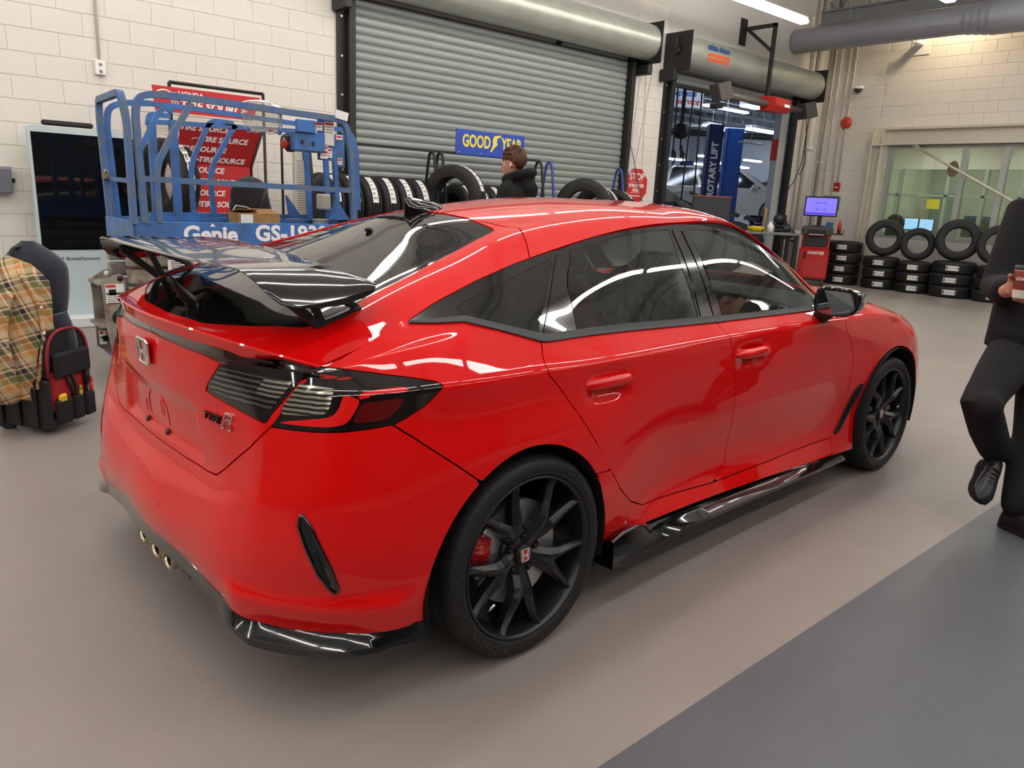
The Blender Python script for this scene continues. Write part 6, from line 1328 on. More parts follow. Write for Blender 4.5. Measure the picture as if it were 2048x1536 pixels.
# ================================================================= TYRES, RACKS AND SIGNS
TR = mat('new_tyre', '#201f1f', .6, bump=.1, bscale=120); LABW = mat('tyre_label', '#e6e4de', .5); LBLK = mat('label_print', '#3a3a3c', .6); LYEL = mat('label_yellow', '#d6d24a', .5); LRED = mat('label_red', '#b85a50', .5)
TY_CACHE = {}
def tyre_meshes(R, r, w_):
    key = (R, r, w_)
    if key in TY_CACHE: return TY_CACHE[key]
    h = w_/2; prof = [(r, -h*.80), (r+.012, -h*.93), (r+(R-r)*.45, -h), (R-.035, -h*.95), (R-.012, -h*.82), (R-.004, -h*.70)]
    for g in (-.42, -.14, .14, .42): prof += [(R, h*g-.006), (R-.008, h*g-.005), (R-.008, h*g+.005), (R, h*g+.006)]
    prof += [(a, -b) for a, b in prof[5::-1]]
    prof += [(r-.006, h*.4), (r-.006, -h*.4), (r, -h*.80)]
    q = MB(); q.lathe(prof, 56, 'z'); a = q.mesh('tyre'); a.materials.append(TR); a.set_sharp_from_angle(angle=math.radians(40))
    q = MB()
    for k in range(44):
        t = 2*PI*k/44
        for s in (-1, 1): q.tube([((R-.001)*math.cos(t), (R-.001)*math.sin(t), s*h*.50), ((R-.004)*math.cos(t+.03), (R-.004)*math.sin(t+.03), s*h*.80)], .0022, 4, cap=False)
    b = q.mesh('tread_sipes'); b.materials.append(DARK); TY_CACHE[key] = (a, b); return a, b
def label_mesh(R, a0, a1, w0, w1, n=8):
    q = MB(); q.grid([[((R+.0015)*math.cos(t), (R+.0015)*math.sin(t), z) for z in (w0, w1)] for t in np.linspace(a0, a1, n)]); return q
def tyre(R, r, w_, loc, M_, label, group, lab=None, lab_style=0, sipes=True):
    me, sp = tyre_meshes(R, r, w_); o = link('tyre', me); o.matrix_world = Matrix.Translation(Vector(loc)) @ M_; tag(o, label, 'tyre', group)
    if sipes: tag(link('tread_sipes', sp, o), kind='stuff')
    if lab:
        a0, a1, w0, w1 = lab; l_ = label_mesh(R, a0, a1, w0, w1).build('tyre_label', LABW, o)
        da = a1-a0
        if lab_style == 0:
            for k in range(6): label_mesh(R+.0008, a0+da*(.08+.15*k), a0+da*(.14+.15*k), w0+(w1-w0)*.15, w1-(w1-w0)*(.15 if k % 2 else .4), 3).build('label_line', mat('label_grey', '#9b9a97', .6), l_)
        else:
            label_mesh(R+.0008, a0+da*.04, a0+da*.12, w0+(w1-w0)*.2, w1-(w1-w0)*.2, 3).build('label_print', LBLK if lab_style != 1 else LRED, l_)
            for k in range(7): label_mesh(R+.0008, a0+da*(.22+.085*k), a0+da*(.26+.085*k), w0+(w1-w0)*.25, w1-(w1-w0)*.25, 2).build('label_print', mat('label_grey', '#9b9a97', .6), l_)
            label_mesh(R+.0008, a0+da*.84, a0+da*.96, w0+(w1-w0)*.2, w1-(w1-w0)*.2, 3).build('label_print', LYEL if lab_style == 2 else LBLK, l_)
    return o
MX = Matrix(((0, 0, 1, 0), (1, 0, 0, 0), (0, 1, 0, 0), (0, 0, 0, 1)))       # tyre axis z -> x ; local (x,y) -> world (y,z)
YR = 5.2
rowA = [(722, 338), (760, 341), (793, 344), (825, 347)]; zb = .965
def rack(x0, x1, xs, m, label, bars=True):
    t = empty('tyre_rack', ((x0+x1)/2, YR, 0), 0, label, 'tyre rack'); c = (x0+x1)/2
    for x in xs:
        mb = MB(); P = [(x-c, .36, 0), (x-c, .07, 1.74), (x-c, .05, 1.83), (x-c, 0, 1.87), (x-c, -.05, 1.83), (x-c, -.07, 1.74), (x-c, -.36, 0)]; mb.tube(smooth_path(P, r=.06), .018, 8, up=(1, 0, 0)); mb.build('end_frame', m, t)
    for y in (-.19, .19):
        for z in (.13, .90): mb = MB(); mb.tube([(x0-c, y*(1.0 if z > .5 else 1.4), z), (x1-c, y*(1.0 if z > .5 else 1.4), z)], .016, 8); mb.build('shelf_rail', m, t)
    if bars: mb = MB(); mb.box((x0-c, -.012, 1.855), (x1-c, .012, 1.885), .003); mb.build('top_bar', GUIDE, t)
    return t
BLUF = mat('rack_blue', '#3b4a96', .45)
xa1, xa2 = hit((872, 303), 1, YR)[0], hit((1078, 322), 1, YR)[0]; xb1, xb2 = hit((1098, 335), 1, YR)[0], hit((1238, 345), 1, YR)[0]
rack(2.25, xa2, (2.27, xa1-.06, xa1+.06, xa2), GUIDE, 'long black tyre rack with a flat top bar before the roller door')
rack(xb1, xb2, (xb1, xb2), BLUF, 'blue tyre rack at the right end of the roller door', False)
def rtyre(px, R, w_, lab, lb, tilt=0., yaw=0., dy=0., grp='tyres on the racks'):
    p = hit(px, 1, YR+dy); z = .915+math.sqrt(max(0, (R+.016)**2-.19**2)) if R > .2 else 0
    M_ = Matrix.Rotation(yaw, 4, 'Z') @ Matrix.Rotation(tilt, 4, 'Y') @ MX
    return tyre(R, .215, w_, (p[0], YR+dy, z-.0), M_, lb, grp, lab)
LB1 = (math.radians(112), math.radians(172), -.035, .035)
names = ['first labelled tyre on the rack beside the blue lift', 'second labelled tyre on the rack from the blue lift', 'third labelled tyre on the rack from the blue lift', 'fourth labelled tyre on the rack from the blue lift']
X0 = hit((722, 338), 1, YR)[0]
for k in range(4): tyre(.335, .215, .205, (X0+.21+.222*k-.21, YR, .915+math.sqrt(.351**2-.19**2)), MX, names[k], 'tyres on the racks', LB1)
for k in range(2): tyre(.335, .215, .205, (X0-.225*(k+1), YR, .915+math.sqrt(.351**2-.19**2)), MX, ['tyre on the rack just behind the lift right end post', 'tyre on the rack seen between the lift guard posts'][k], 'tyres on the racks', LB1)
xt5 = X0+.222*4+.02
tyre(.385, .24, .225, (xa1+.04, YR-.34, 1.335), Matrix.Rotation(.42, 4, 'Z') @ MX, 'larger tyre turned outward beside the black rack frame', 'tyres on the racks', (math.radians(100), math.radians(165), -.04, .04))
mb = MB(); mb.box((-.2, -.06, -.02), (.2, .06, 0)); o = mb.build('shelf_bracket', GUIDE, None, (xa1+.04, YR-.34, .948)); mb = MB(); mb.box((-.02, -.02, -.93), (.02, .02, -.02)); mb.build('leg', GUIDE, o); tag(o, 'small black bracket under the turned-out tyre', 'bracket')
nm2 = ['tyre just right of the black rack frame with a yellow-edged label', 'second tyre right of the black rack frame', 'third tyre right of the black rack frame, behind the man', 'fourth tyre right of the black rack frame, half hidden by the man']
X6 = hit((917, 357), 1, YR)[0]
for k in range(4): tyre(.322, .205, .205, (X6+.222*k, YR, .915+math.sqrt(.338**2-.19**2)), MX, nm2[k], 'tyres on the racks', LB1)
x10 = hit((1165, 352), 1, YR)[0]; tyre(.40, .24, .225, (x10-.10, YR-.16, .90+.385), Matrix.Rotation(.62, 4, 'Z') @ MX, 'large tyre turned to show its opening on the blue rack', 'tyres on the racks', (math.radians(105), math.radians(150), -.03, .03))
tyre(.36, .22, .215, (x10+.36, YR+.02, .915+math.sqrt(.376**2-.19**2)), Matrix.Rotation(.25, 4, 'Z') @ MX, 'middle tyre on the blue rack', 'tyres on the racks', (math.radians(108), math.radians(155), -.03, .03))
tyre(.345, .22, .215, (x10+.74, YR+.02, .915+math.sqrt(.361**2-.19**2)), Matrix.Rotation(.35, 4, 'Z') @ MX, 'tyre on the blue rack next to the stop sign', 'tyres on the racks', (math.radians(105), math.radians(140), -.03, .03))
# tyres standing inside the display behind the lift
for px, R, lb in (((338, 350), .40, 'tall tyre standing left of the red panel behind the lift'),):
    p = hit(px, 1, YD+.12); tyre(R, .23, .22, (p[0], YD+.14, R if False else max(R, p[2]-.06)), Matrix.Rotation(.25, 4, 'Z') @ MX, lb, 'tyres in the display', (math.radians(110), math.radians(200), -.03, .03))
    mb = MB(); mb.box((-.16, -.10, 0), (.16, .10, max(R, p[2]-.06)-R), .01); o = mb.build('tyre_plinth', GUIDE, None, (p[0], YD+.14, 0)); tag(o, 'black plinth under the '+lb.split(' behind')[0], 'plinth')
# ---- Goodyear board on the rack's top bar
gx0, gx1 = hit((912, 260), 1, YR-.03)[0], hit((1049, 271), 1, YR-.03)[0]; gz1, gz0 = hit((980, 265), 1, YR-.03)[2], hit((980, 314), 1, YR-.03)[2]
GY = empty('shop_sign', ((gx0+gx1)/2, YR-.03, gz0), 0, 'blue sign with yellow lettering and winged foot above the tyre rack', 'sign'); w_, h_ = (gx1-gx0)/2, gz1-gz0
mb = MB(); mb.box((-w_, -.008, 0), (w_, .008, h_), .003); mb.build('board', mat('sign_royal_blue', '#2f4fb4', .4), GY)
YLW = mat('sign_yellow', '#f1dc55', .45)
text('lettering', 'GOOD', YLW, GY, (-w_*.43, -.010, h_*.55), (1, 0, 0), (0, 0, 1), .20, sx=.70, bold=.006); text('lettering', 'YEAR', YLW, GY, (w_*.60, -.010, h_*.55), (1, 0, 0), (0, 0, 1), .20, sx=.70, bold=.006)
q = MB(); fx = w_*.10
q.prism([(fx-.02, h_*.86), (fx+.10, h_*.93), (fx+.085, h_*.83), (fx+.035, h_*.78), (fx+.03, h_*.62), (fx+.045, h_*.52), (fx+.0, h_*.40), (fx-.05, h_*.20), (fx-.075, h_*.20), (fx-.05, h_*.38), (fx-.03, h_*.52), (fx-.04, h_*.66)], -.0105, -.0095, 'xz'); q.build('winged_foot', YLW, GY)
for sx_ in (-.92, -.3): mb = MB(); mb.cyl((w_*sx_, -.008, h_*.10), (w_*sx_, -.014, h_*.10), .008, 8); mb.build('bolt', BOLT, GY)
# ---- octagonal stop sign on the wall strip
c = hit((1272, 371), 1, YW-.02); r_ = (hit((1294, 371), 1, YW-.02)[0]-hit((1251, 371), 1, YW-.02)[0])/2/math.cos(PI/8)*.98
ss = empty('stop_sign', (c[0], YW-.02, c[2]), 0, 'red octagonal stop sign for employees on the white wall', 'sign'); mb = MB(); mb.prism([(r_*math.cos(PI/8+k*PI/4), r_*math.sin(PI/8+k*PI/4)) for k in range(8)], -.006, 0, 'xz'); mb.build('board', mat('sign_stop_red', '#cf2b2b', .45), ss)
for tx_, z, s_ in (('STOP', .135, .155), ('EMPLOYEES', -.005, .072), ('ONLY', -.075, .072), ('Beyond This Point', -.165, .038)): text('lettering', tx_, WP, ss, (0, -.008, z), (1, 0, 0), (0, 0, 1), s_, bold=.003 if s_ > .05 else .001)
for z in (.055, -.115): mb = MB(); mb.box((-.15, -.0075, z-.003), (.15, -.006, z+.003)); mb.build('rule', WP, ss)
# ---- wheel-alignment camera beam on its wall bracket
P = hit((1486, 62), 1, YW); bx = P[0]; zb_ = hit((1538, 208), 1, 5.12)[2]
YP = 5.28
al = empty('alignment_beam', (bx, YP, zb_), 0, 'grey camera beam with a red centre box hung from a black wall bracket', 'camera beam')
BLK = GUIDE; dy = YW-YP
mb = MB(); mb.box((-.02, dy-.02, P[2]-zb_-.24), (.10, dy-.001, P[2]-zb_+.20), .004); mb.box((-.10, dy-.02, P[2]-zb_-.24), (-.02, dy-.001, P[2]-zb_+.20), .004); mb.build('wall_plate', BLK, al)
zt_ = P[2]-zb_+.02; mb = MB(); mb.box((-.03, -.03, zt_-.03), (.03, dy-.02, zt_+.03), .004); mb.build('arm', BLK, al); mb = MB(); mb.box((-.03, -.03, -.1), (.03, .03, zt_+.03), .004); mb.build('drop_post', BLK, al)
mb = MB(); mb.obox((0, dy*.42, zt_-.22), (.022, 0, 0), np.array([0, dy*.40, .20]), np.array([0, -.011, .022])); mb.build('brace', BLK, al)
ARM = mat('beam_grey', '#6d675f', .4, metal=.3); XL_, XR_ = hit((1440, 192), 1, 5.12)[0]-bx, hit((1612, 219), 1, 5.12)[0]-bx
mb = MB(); mb.cyl((XL_, -.16, -.0), (XR_, -.16, -.0), .052, 18); mb.build('tube', ARM, al)
mb = MB(); rows = [[(x, -.16+a*sc, b*sc) for a, b in ((-.14, -.13), (-.20, -.04), (-.17, .10), (.02, .14), (.14, .12), (.14, -.12))] for x, sc in ((-.24, .92), (-.18, 1.0), (.20, 1.0), (.27, .9))]; mb.grid(rows, smooth=False, closed=True); mb.add(rows[0], [tuple(range(6))]); mb.add(rows[-1], [tuple(range(6))[::-1]]); rb = mb.build('centre_box', mat('beam_red', '#c22c26', .4), al)
mb = MB(); mb.box((.02, -.365, -.04), (.16, -.352, .0), .002); mb.build('lamp_window', mat('lamp_white', '#f4f4ef', .3, emit='#ffffff', estr=1.), rb)
for s, x in ((-1, XL_), (1, XR_)):
    mb = MB(); mb.obox((x, -.18, .02), np.array([.10, -.05, .03]), np.array([.06, .13, 0]), np.array([-.04, .02, .13]), .012); pd = mb.build('camera_pod', mat('pod_brown', '#4b443f', .45), al); mb = MB(); mb.obox((x-.10*0+.02, -.30, .01), np.array([.07, .0, .02]), np.array([0, .012, 0]), np.array([-.02, 0, .08]), .005); mb.build('camera_face', PRK, pd)
    if s < 0: mb = MB(); mb.obox((x-.05, -.15, -.20), np.array([.09, 0, 0]), np.array([0, .08, 0]), np.array([0, 0, .03]), .01); mb.build('lower_sensor', PRK, pd)
# ================================================================= RIGHT SIDE
XT = 13.62
MZ = Matrix.Identity(4)
def stack(px, R, r, w_, n, style, nm, yaw=3.52):
    c = hit(px, 0, XT); rs = random.Random(int(px[0]))
    for k in range(n):
        a = yaw+rs.uniform(-.10, .05); pos = ['bottom', 'second', 'third', 'top'][k] if n == 4 else ['bottom', 'middle', 'top'][k]
        tyre(R, r, w_, (c[0]+rs.uniform(-.012, .012), c[1]+rs.uniform(-.015, .015), w_*(k+.5)*1.0+.001*k), MZ, '%s tyre of %s' % (pos, nm), 'stacked tyres by the right wall', (a+.24, a-.34, -.046, .040), style, sipes=False)
    return c, n*(w_+.001)
def upright(px, R, r, w_, base, zb, nm, lean=.12):
    c = hit(px, 0, XT); yaw = 3.52
    # axis roughly towards the camera, top leaning back
    X = Vector((math.cos(yaw), math.sin(yaw), lean)).normalized(); Y = Vector((-math.sin(yaw), math.cos(yaw), 0)); Z = X.cross(Y)
    M_ = Matrix(((Y[0], Z[0], X[0], 0), (Y[1], Z[1], X[1], 0), (Y[2], Z[2], X[2], 0), (0, 0, 0, 1)))
    tyre(R, r, w_, (XT+.02, c[1], zb+R*math.cos(lean)+w_/2*math.sin(lean)), M_, nm, 'upright tyres on the stacks', None, sipes=False)
cA, hA = stack((1685, 530), .325, .20, .212, 4, 1, 'the four-high stack beside the red console')
cB, hB = stack((1757, 560), .325, .21, .203, 3, 3, 'the first three-high stack by the office window')
cC, hC = stack((1826, 560), .306, .205, .192, 3, 2, 'the stack with yellow-ended labels')
cD, hD = stack((1904, 560), .358, .225, .212, 3, 3, 'the widest stack under the largest upright tyre')
cE, hE = stack((1988, 570), .322, .215, .205, 3, 3, 'the stack half hidden by the walking person')
upright((1770, 472), .345, .205, .22, cB, hB, 'upright tyre leaning on the first three-high stack'); upright((1836, 480), .30, .178, .20, cC, hC, 'smallest upright tyre on the stack with yellow-ended labels'); upright((1916, 478), .368, .215, .22, cD, hD, 'largest upright tyre on the widest stack'); upright((1998, 490), .345, .21, .22, cE, hE, 'upright tyre half hidden by the walking person')
# ---- alignment console: red cabinet, printer, monitor
k = hit((1629, 505), 0, 12.75); co = empty('alignment_console', (12.75, k[1], 0), 3.58, 'red wheeled alignment console with a printer and a lit monitor', 'console')
CRED = mat('console_red', '#c22624', .35, coat=.5); CBLK = mat('console_black', '#2a2a2c', .5); CGRY = mat('console_grey', '#4c4a48', .5)
# local +x faces the camera
mb = MB(); mb.box((-.28, -.27, .12), (.24, .27, .70), .02); cb = mb.build('cabinet', CRED, co); mb = MB(); mb.box((.24, -.22, .15), (.255, .22, .66), .006); dr_ = mb.build('door', CRED, cb); mb = MB(); mb.box((.255, -.17, .50), (.275, -.145, .64), .004); mb.build('handle', PRK, dr_)
text('lettering', 'HUNTER', WP, cb, (.258, .03, .62), (0, 1, 0), (0, 0, 1), .075, bold=.003, shear=.25)
mb = MB(); mb.box((-.28, -.25, .70), (.24, .25, .95), .015); bay_ = mb.build('drawer_bay', CRED, co); mb = MB(); mb.box((.235, -.22, .74), (.262, .22, .93), .012); mb.build('drawer', CBLK, bay_)
mb = MB(); mb.box((-.26, -.28, .95), (.28, .28, 1.12), .03); pr_ = mb.build('printer', CGRY, co); mb = MB(); mb.box((.272, -.17, .975), (.286, .17, 1.06), .006); mb.build('paper_slot', PRK, pr_); mb = MB(); mb.box((.27, -.13, .965), (.40, .13, .975)); mb.build('paper', WP, pr_)
for y in (-.22, .22): mb = MB(); mb.lathe([(0, .282), (.02, .282), (.022, .276)], 12, 'x', (0, y, 1.04)); mb.build('vent', CBLK, pr_)
zc = hit((1627, 412), 0, 12.75)[2]; mb = MB(); mb.box((-.06, -.04, 1.12), (.0, .04, zc-.14), .004); mb.box((-.12, -.12, 1.12), (.1, .12, 1.135), .004); mb.build('monitor_stand', PRK, co)
mb = MB(); mb.box((-.03, -.30, zc-.19), (.02, .30, zc+.18), .012); mo_ = mb.build('monitor', PRK, co); mb = MB(); mb.box((.020, -.275, zc-.165), (.0225, .275, zc+.155)); sc_ = mb.build('screen', mat('violet_screen', '#6a62d8', emit='#6f66f0', estr=1.1), mo_)
for yy, zz_ in ((0, .06), (0, -.06)):
    mb = MB(); mb.box((.0226, -.10, zc+zz_-.004), (.0232, .10, zc+zz_+.004)); [mb.box((.0226, y-.02, zc+zz_-.03), (.0232, y+.02, zc+zz_-.024)) for y in (-.12, .12)]; [mb.box((.0226, y-.004, zc+zz_-.03), (.0232, y+.004, zc+zz_+.03)) for y in (-.07, .07)]; mb.build('screen_graphic', mat('screen_dark', '#3a2f8c', emit='#2c2480', estr=.5), mo_)
mb = MB(); mb.box((.0226, -.27, zc-.155), (.0232, .27, zc-.12)); mb.build('screen_bar', mat('screen_violet2', '#4b33b4', emit='#4a30c0', estr=.8), mo_)
for x in (-.2, .18):
    for y in (-.22, .22): mb = MB(); mb.lathe([(0, -.02), (.05, -.02), (.06, 0), (.05, .02), (0, .02)], 16, 'y', (x, y, .06)); mb.build('caster', CGRY, co)
mb = MB(); mb.box((-.24, -.25, .09), (.22, .25, .125), .006); mb.build('base', CBLK, co)
# side basket with a red spray can and a glove hanging
mb = MB(); mb.box((-.14, .28, .98), (.14, .46, 1.00), .004); mb.box((-.14, .45, .98), (.14, .46, 1.10), .003); mb.build('side_tray', CBLK, co)
mb = MB(); ca = Matrix.Translation(Vector(co.location)) @ Matrix.Rotation(3.58, 4, 'Z'); 
def on_console(nm, mk, loc, lb, cat, m): q = MB(); mk(q); o = q.build(nm, m, None, tuple(ca @ Vector(loc))); return tag(o, lb, cat)
on_console('spray_can', lambda q: q.lathe([(0, 0), (.035, 0), (.035, .17), (.022, .20), (.02, .24), (0, .24)], 16), (0, .38, 1.0), 'red spray can on the console side tray', 'can', mat('can_red', '#b8322c', .4))
on_console('blue_carton', lambda q: q.box((-.06, -.05, 0), (.06, .05, .09), .004), (.02, .20, 1.12), 'small blue and white carton on the printer', 'carton', mat('carton_blue', '#3f66a8', .5))
# wheel clamps hung at the doorway side of the console
k2 = hit((1560, 470), 0, 13.2); cl = empty('wheel_clamp_rack', (12.6, hit((1566, 470), 0, 12.6)[1], 0), .5, 'black wheel clamps hanging on a stand by the doorway', 'clamp stand'); mb = MB(); mb.box((-.03, -.03, 0), (.03, .03, 1.3), .004); mb.box((-.25, -.25, 0), (.25, .25, .04), .006); mb.build('stand', PRK, cl)
for i in range(4):
    mb = MB(); z = .95+.09*i; mb.lathe([(0, -.03), (.09, -.03), (.10, 0), (.09, .03), (0, .03)], 16, 'x', (.1*(-1)**i, .08*(i-1.5), z)); mb.tube([(.1*(-1)**i, .08*(i-1.5), z), (.18*(-1)**i, .08*(i-1.5)+.1, z-.1), (.16*(-1)**i, .08*(i-1.5)-.1, z-.16)], .02, 6); mb.build('wheel_clamp', mat('clamp_metal', '#3c3e42', .35, metal=.5), cl)
# ---- fittings on the right wall
def wallx(px): return hit(px, 0, XW)
for i, (pa, pb) in enumerate((((1660, 100), (1621, 440)), ((1667, 100), (1628, 440)), ((1683, 100), (1646, 415)), ((1702, 95), (1665, 390)), ((1717, 93), (1677, 366)))):
    a, b_ = wallx(pa), wallx(pb); y = min((a[1]+b_[1])/2, YW-.06) if i > 1 else YW-.06-.07*i-.02; z0 = b_[2] if i > 1 else .9; mb = MB(); mb.cyl((-.02, 0, 0), (-.02, 0, ZC-z0-.02), .016 if i else .02, 8); cdt = mb.build('conduit', PLAINW if i else mat('conduit_zinc', '#a9aaa5', .4, metal=.6), None, (XW, y, z0)); tag(cdt, 'thin conduit on the right wall, %s from the corner' % ['first', 'second', 'third', 'fourth', 'fifth'][i], 'conduit')
    for z in (.6, 1.5, 2.4):
        if z0+z < ZC: mb = MB(); mb.box((-.04, -.03, z-.015), (0, .03, z+.015), .002); mb.build('strap', PLAINW, cdt)
mb = MB(); mb.cyl((0, 0, 0), (0, 0, ZC-.02), .065, 16); [mb.cyl((0, 0, z), (0, 0, z+.09), .082, 16) for z in (.9, 2.6)]; pp = mb.build('white_pipe', PLAINW, None, (13.62, YW-.10, 0)); tag(pp, 'thick white pipe in the corner by the open doorway', 'pipe')
mb = MB(); mb.cyl((0, 0, 0), (0, 0, ZC-.02), .035, 12); tag(mb.build('white_pipe', PLAINW, None, (13.42, YW-.07, 0)), 'slim white pipe left of the thick corner pipe', 'pipe')
c = wallx((1692, 246)); bell = empty('fire_bell', (XW, c[1], c[2]), 0, 'red round fire bell on the right wall', 'bell'); mb = MB(); mb.lathe([(0, -.075), (.05, -.07), (.10, -.045), (.122, -.015), (.125, -.005), (.11, 0)], 28, 'x'); mb.build('gong', mat('bell_red', '#c5402c', .35, coat=.5), bell); mb = MB(); mb.lathe([(0, -.09), (.018, -.09), (.02, -.07)], 12, 'x'); mb.build('nut', mat('bell_dark', '#8c2a1e', .4), bell)
c = wallx((1675, 374)); pu = empty('fire_pull', (XW, c[1], c[2]), 0, 'small red fire alarm pull box on the right wall', 'alarm box'); mb = MB(); mb.box((-.05, -.06, -.085), (0, .06, .085), .006); mb.build('case', mat('pull_red', '#b0201c', .4), pu); mb = MB(); mb.box((-.056, -.035, -.02), (-.05, .035, .0)); mb.build('handle', WP, pu)
c = wallx((1722, 179)); dm = empty('dome_camera', (XW, c[1], c[2]), 0, 'white dome security camera on the right wall', 'camera'); mb = MB(); mb.lathe([(0, .05), (.10, .045), (.115, 0), (.10, -.01)], 20, 'z', (-.12, 0, 0)); mb.box((-.12, -.04, -.01), (0, .04, .05), .01); mb.build('mount', WHITE, dm); mb = MB(); mb.sphere((-.12, 0, -.01), .08, 16, 10); mb.build('dome', mat('dome_dark', '#4a4c50', .1, metal=.3), dm)
c = wallx((1664, 405)); gb = mat('box_grey', '#8a9490', .5); t = empty('junction_box', (XW, min(c[1], YW-.3), c[2]), 0, 'grey junction box on the wall behind the console monitor', 'junction box'); mb = MB(); mb.box((-.12, -.18, -.14), (0, .14, .14), .008); mb.build('case', gb, t); mb = MB(); mb.box((-.125, -.165, -.125), (-.12, .125, .125), .002); mb.build('cover', gb, t)
c = wallx((1843, 92)); t = empty('wall_bracket', (XW, c[1], c[2]), 0, 'white bracket high on the bright part of the right wall', 'bracket'); mb = MB(); mb.box((-.02, -.17, -.16), (0, .17, .16), .004); mb.build('plate', WHITE, t); mb = MB(); mb.box((-.30, -.05, .0), (-.02, .05, .09), .01); mb.build('arm', WHITE, t)
# cables hanging in the corner
for i, (pa, pm, pb) in enumerate((((1618, 230), (1600, 345), (1562, 400)), ((1613, 230), (1610, 330), (1598, 350)))):
    a, m_, b_ = (hit(q, 1, YW-.25-.12*i) for q in (pa, pm, pb)); a[2] = max(a[2], 3.1); mb = MB(); mb.tube(smooth_path([a-b_, m_-b_, np.zeros(3)], r=.5, n=6), .009, 6); mb.tube([a-b_, np.array([a[0]-b_[0], YW-.03-b_[1], a[2]+.25-b_[2]])], .009, 6); tag(mb.build('hanging_cable', HOSE, None, tuple(b_)), ['long thin cable looping down across the doorway post', 'short thin cable hanging beside the corner pipe'][i], 'cable')
# ---- round duct with its grille, and the flat beam over it
DUCT = mat('duct_grey', '#a3a5ae', .4, metal=.15)
dxx, dzz = 12.75, hit((1640, 78), 0, 12.75)[2]
t = empty('air_duct', (dxx, 0, dzz), 0, 'large round grey air duct along the right wall', 'duct'); mb = MB(); prof = [(.215, YW-.03)]
y = YW-.05
while y > -8.8:
    r_ = .215 if y > 3.0 else (.215+.06*(3.0-y)/.5 if y > 2.5 else .275); prof += [(r_, y), (r_+.003, y-.05), (r_, y-.10)]; y -= .12
mb.lathe(prof, 36, 'y'); mb.build('pipe', DUCT, t); mb = MB(); mb.lathe([(0, YW-.03), (.215, YW-.03)], 30, 'y'); mb.build('end_cap', DUCT, t)
gy = hit((1890, 36), 0, dxx-.2)[1]; gm = mat('grille_frame', '#9a9da6', .4, metal=.5); mb = MB(); u_ = np.array([-.90, 0, -.30]); u_ /= np.linalg.norm(u_); v_ = np.cross(u_, [0, 1., 0]); cg = u_*.225
mb.obox(cg, u_*.02, np.array([0, .27, 0]), v_*.13, .004); g_ = mb.build('grille', gm, t)
for k in range(16): mb = MB(); mb.obox(cg+u_*.022+np.array([0, -.225+.03*k, 0]), u_*.004, np.array([0, .006, 0]), v_*.10); mb.build('grille_blade', mat('grille_dark', '#3c3f48', .5), g_)
for y in (4.9, 1.2, -2.5, -6): mb = MB(); mb.cyl((0, y, .21), (0, y, ZC-dzz-.02), .012, 6); mb.build('hanger', JOIST, t)
mb = MB(); mb.box((-.10, -14, -.0), (.10, 0, .03)); mb.box((-.012, -14, -.2), (.012, 0, .0)); mb.box((-.10, -14, -.23), (.10, 0, -.2)); o = mb.build('steel_beam', JOIST, None, (13.3, YW-.2, 5.12)); mb = MB(); [mb.box((-.02, y-.02, .03), (.02, y+.02, ZC-5.12)) for y in (-.5, -7, -13)]; mb.build('beam_hanger', JOIST, o); tag(o, 'grey steel beam above the air duct', 'beam')
# ================================================================= PEOPLE
def remesh(name, mb, m, parent, voxel=.012, smooth=6, loc=None):
    """overlapping limbs fused into one continuous smooth surface"""
    me = mb.mesh('tmp'); ob = bpy.data.objects.new('tmp', me); COL.objects.link(ob)
    r = ob.modifiers.new('r', 'REMESH'); r.mode = 'VOXEL'; r.voxel_size = voxel; s = ob.modifiers.new('s', 'SMOOTH'); s.iterations = smooth; s.factor = .5
    bpy.context.view_layer.update(); me2 = bpy.data.meshes.new_from_object(ob.evaluated_get(bpy.context.evaluated_depsgraph_get())); bpy.data.objects.remove(ob)
    me2.polygons.foreach_set('use_smooth', [True]*len(me2.polygons)); me2.materials.clear(); me2.materials.append(m); me2.name = name
    return link(name, me2, parent, loc)
SKIN = mat('skin', '#c98f78', .5, noise=.12, nscale=14); HAIRB = mat('hair_brown', '#5a3722', .55, noise=.5, nscale=45, bump=.6, bscale=70); HAIRD = mat('hair_dark', '#231a16', .6)
BLKC = mat('black_fleece', '#0d0b0f', .9); TROU = mat('black_trousers', '#121014', .85); SHOE = mat('black_shoe', '#1c1c20', .32); SOLE = mat('shoe_sole', '#1b1b1d', .6)
V3 = lambda *a: np.array(a, float)
def limb(mb, P, R, n=16): mb.tube([V3(*p) for p in P], R, n); mb.sphere(P[0], R[0]*.98, 14, 8); mb.sphere(P[-1], R[-1]*.98, 14, 8)
def torso(mb, secs):
    """secs: (centre, half side vec, half front vec)"""
    rows = []
    for c, a, b in secs:
        c, a, b = V3(*c), V3(*a), V3(*b); rows.append([c+a*math.copysign(abs(math.cos(t))**.8, math.cos(t))+b*math.copysign(abs(math.sin(t))**.8, math.sin(t)) for t in np.linspace(0, 2*PI, 24, endpoint=False)])
    mb.grid(rows, closed=True); mb.add(rows[0], [tuple(range(24))[::-1]]); mb.add(rows[-1], [tuple(range(24))])
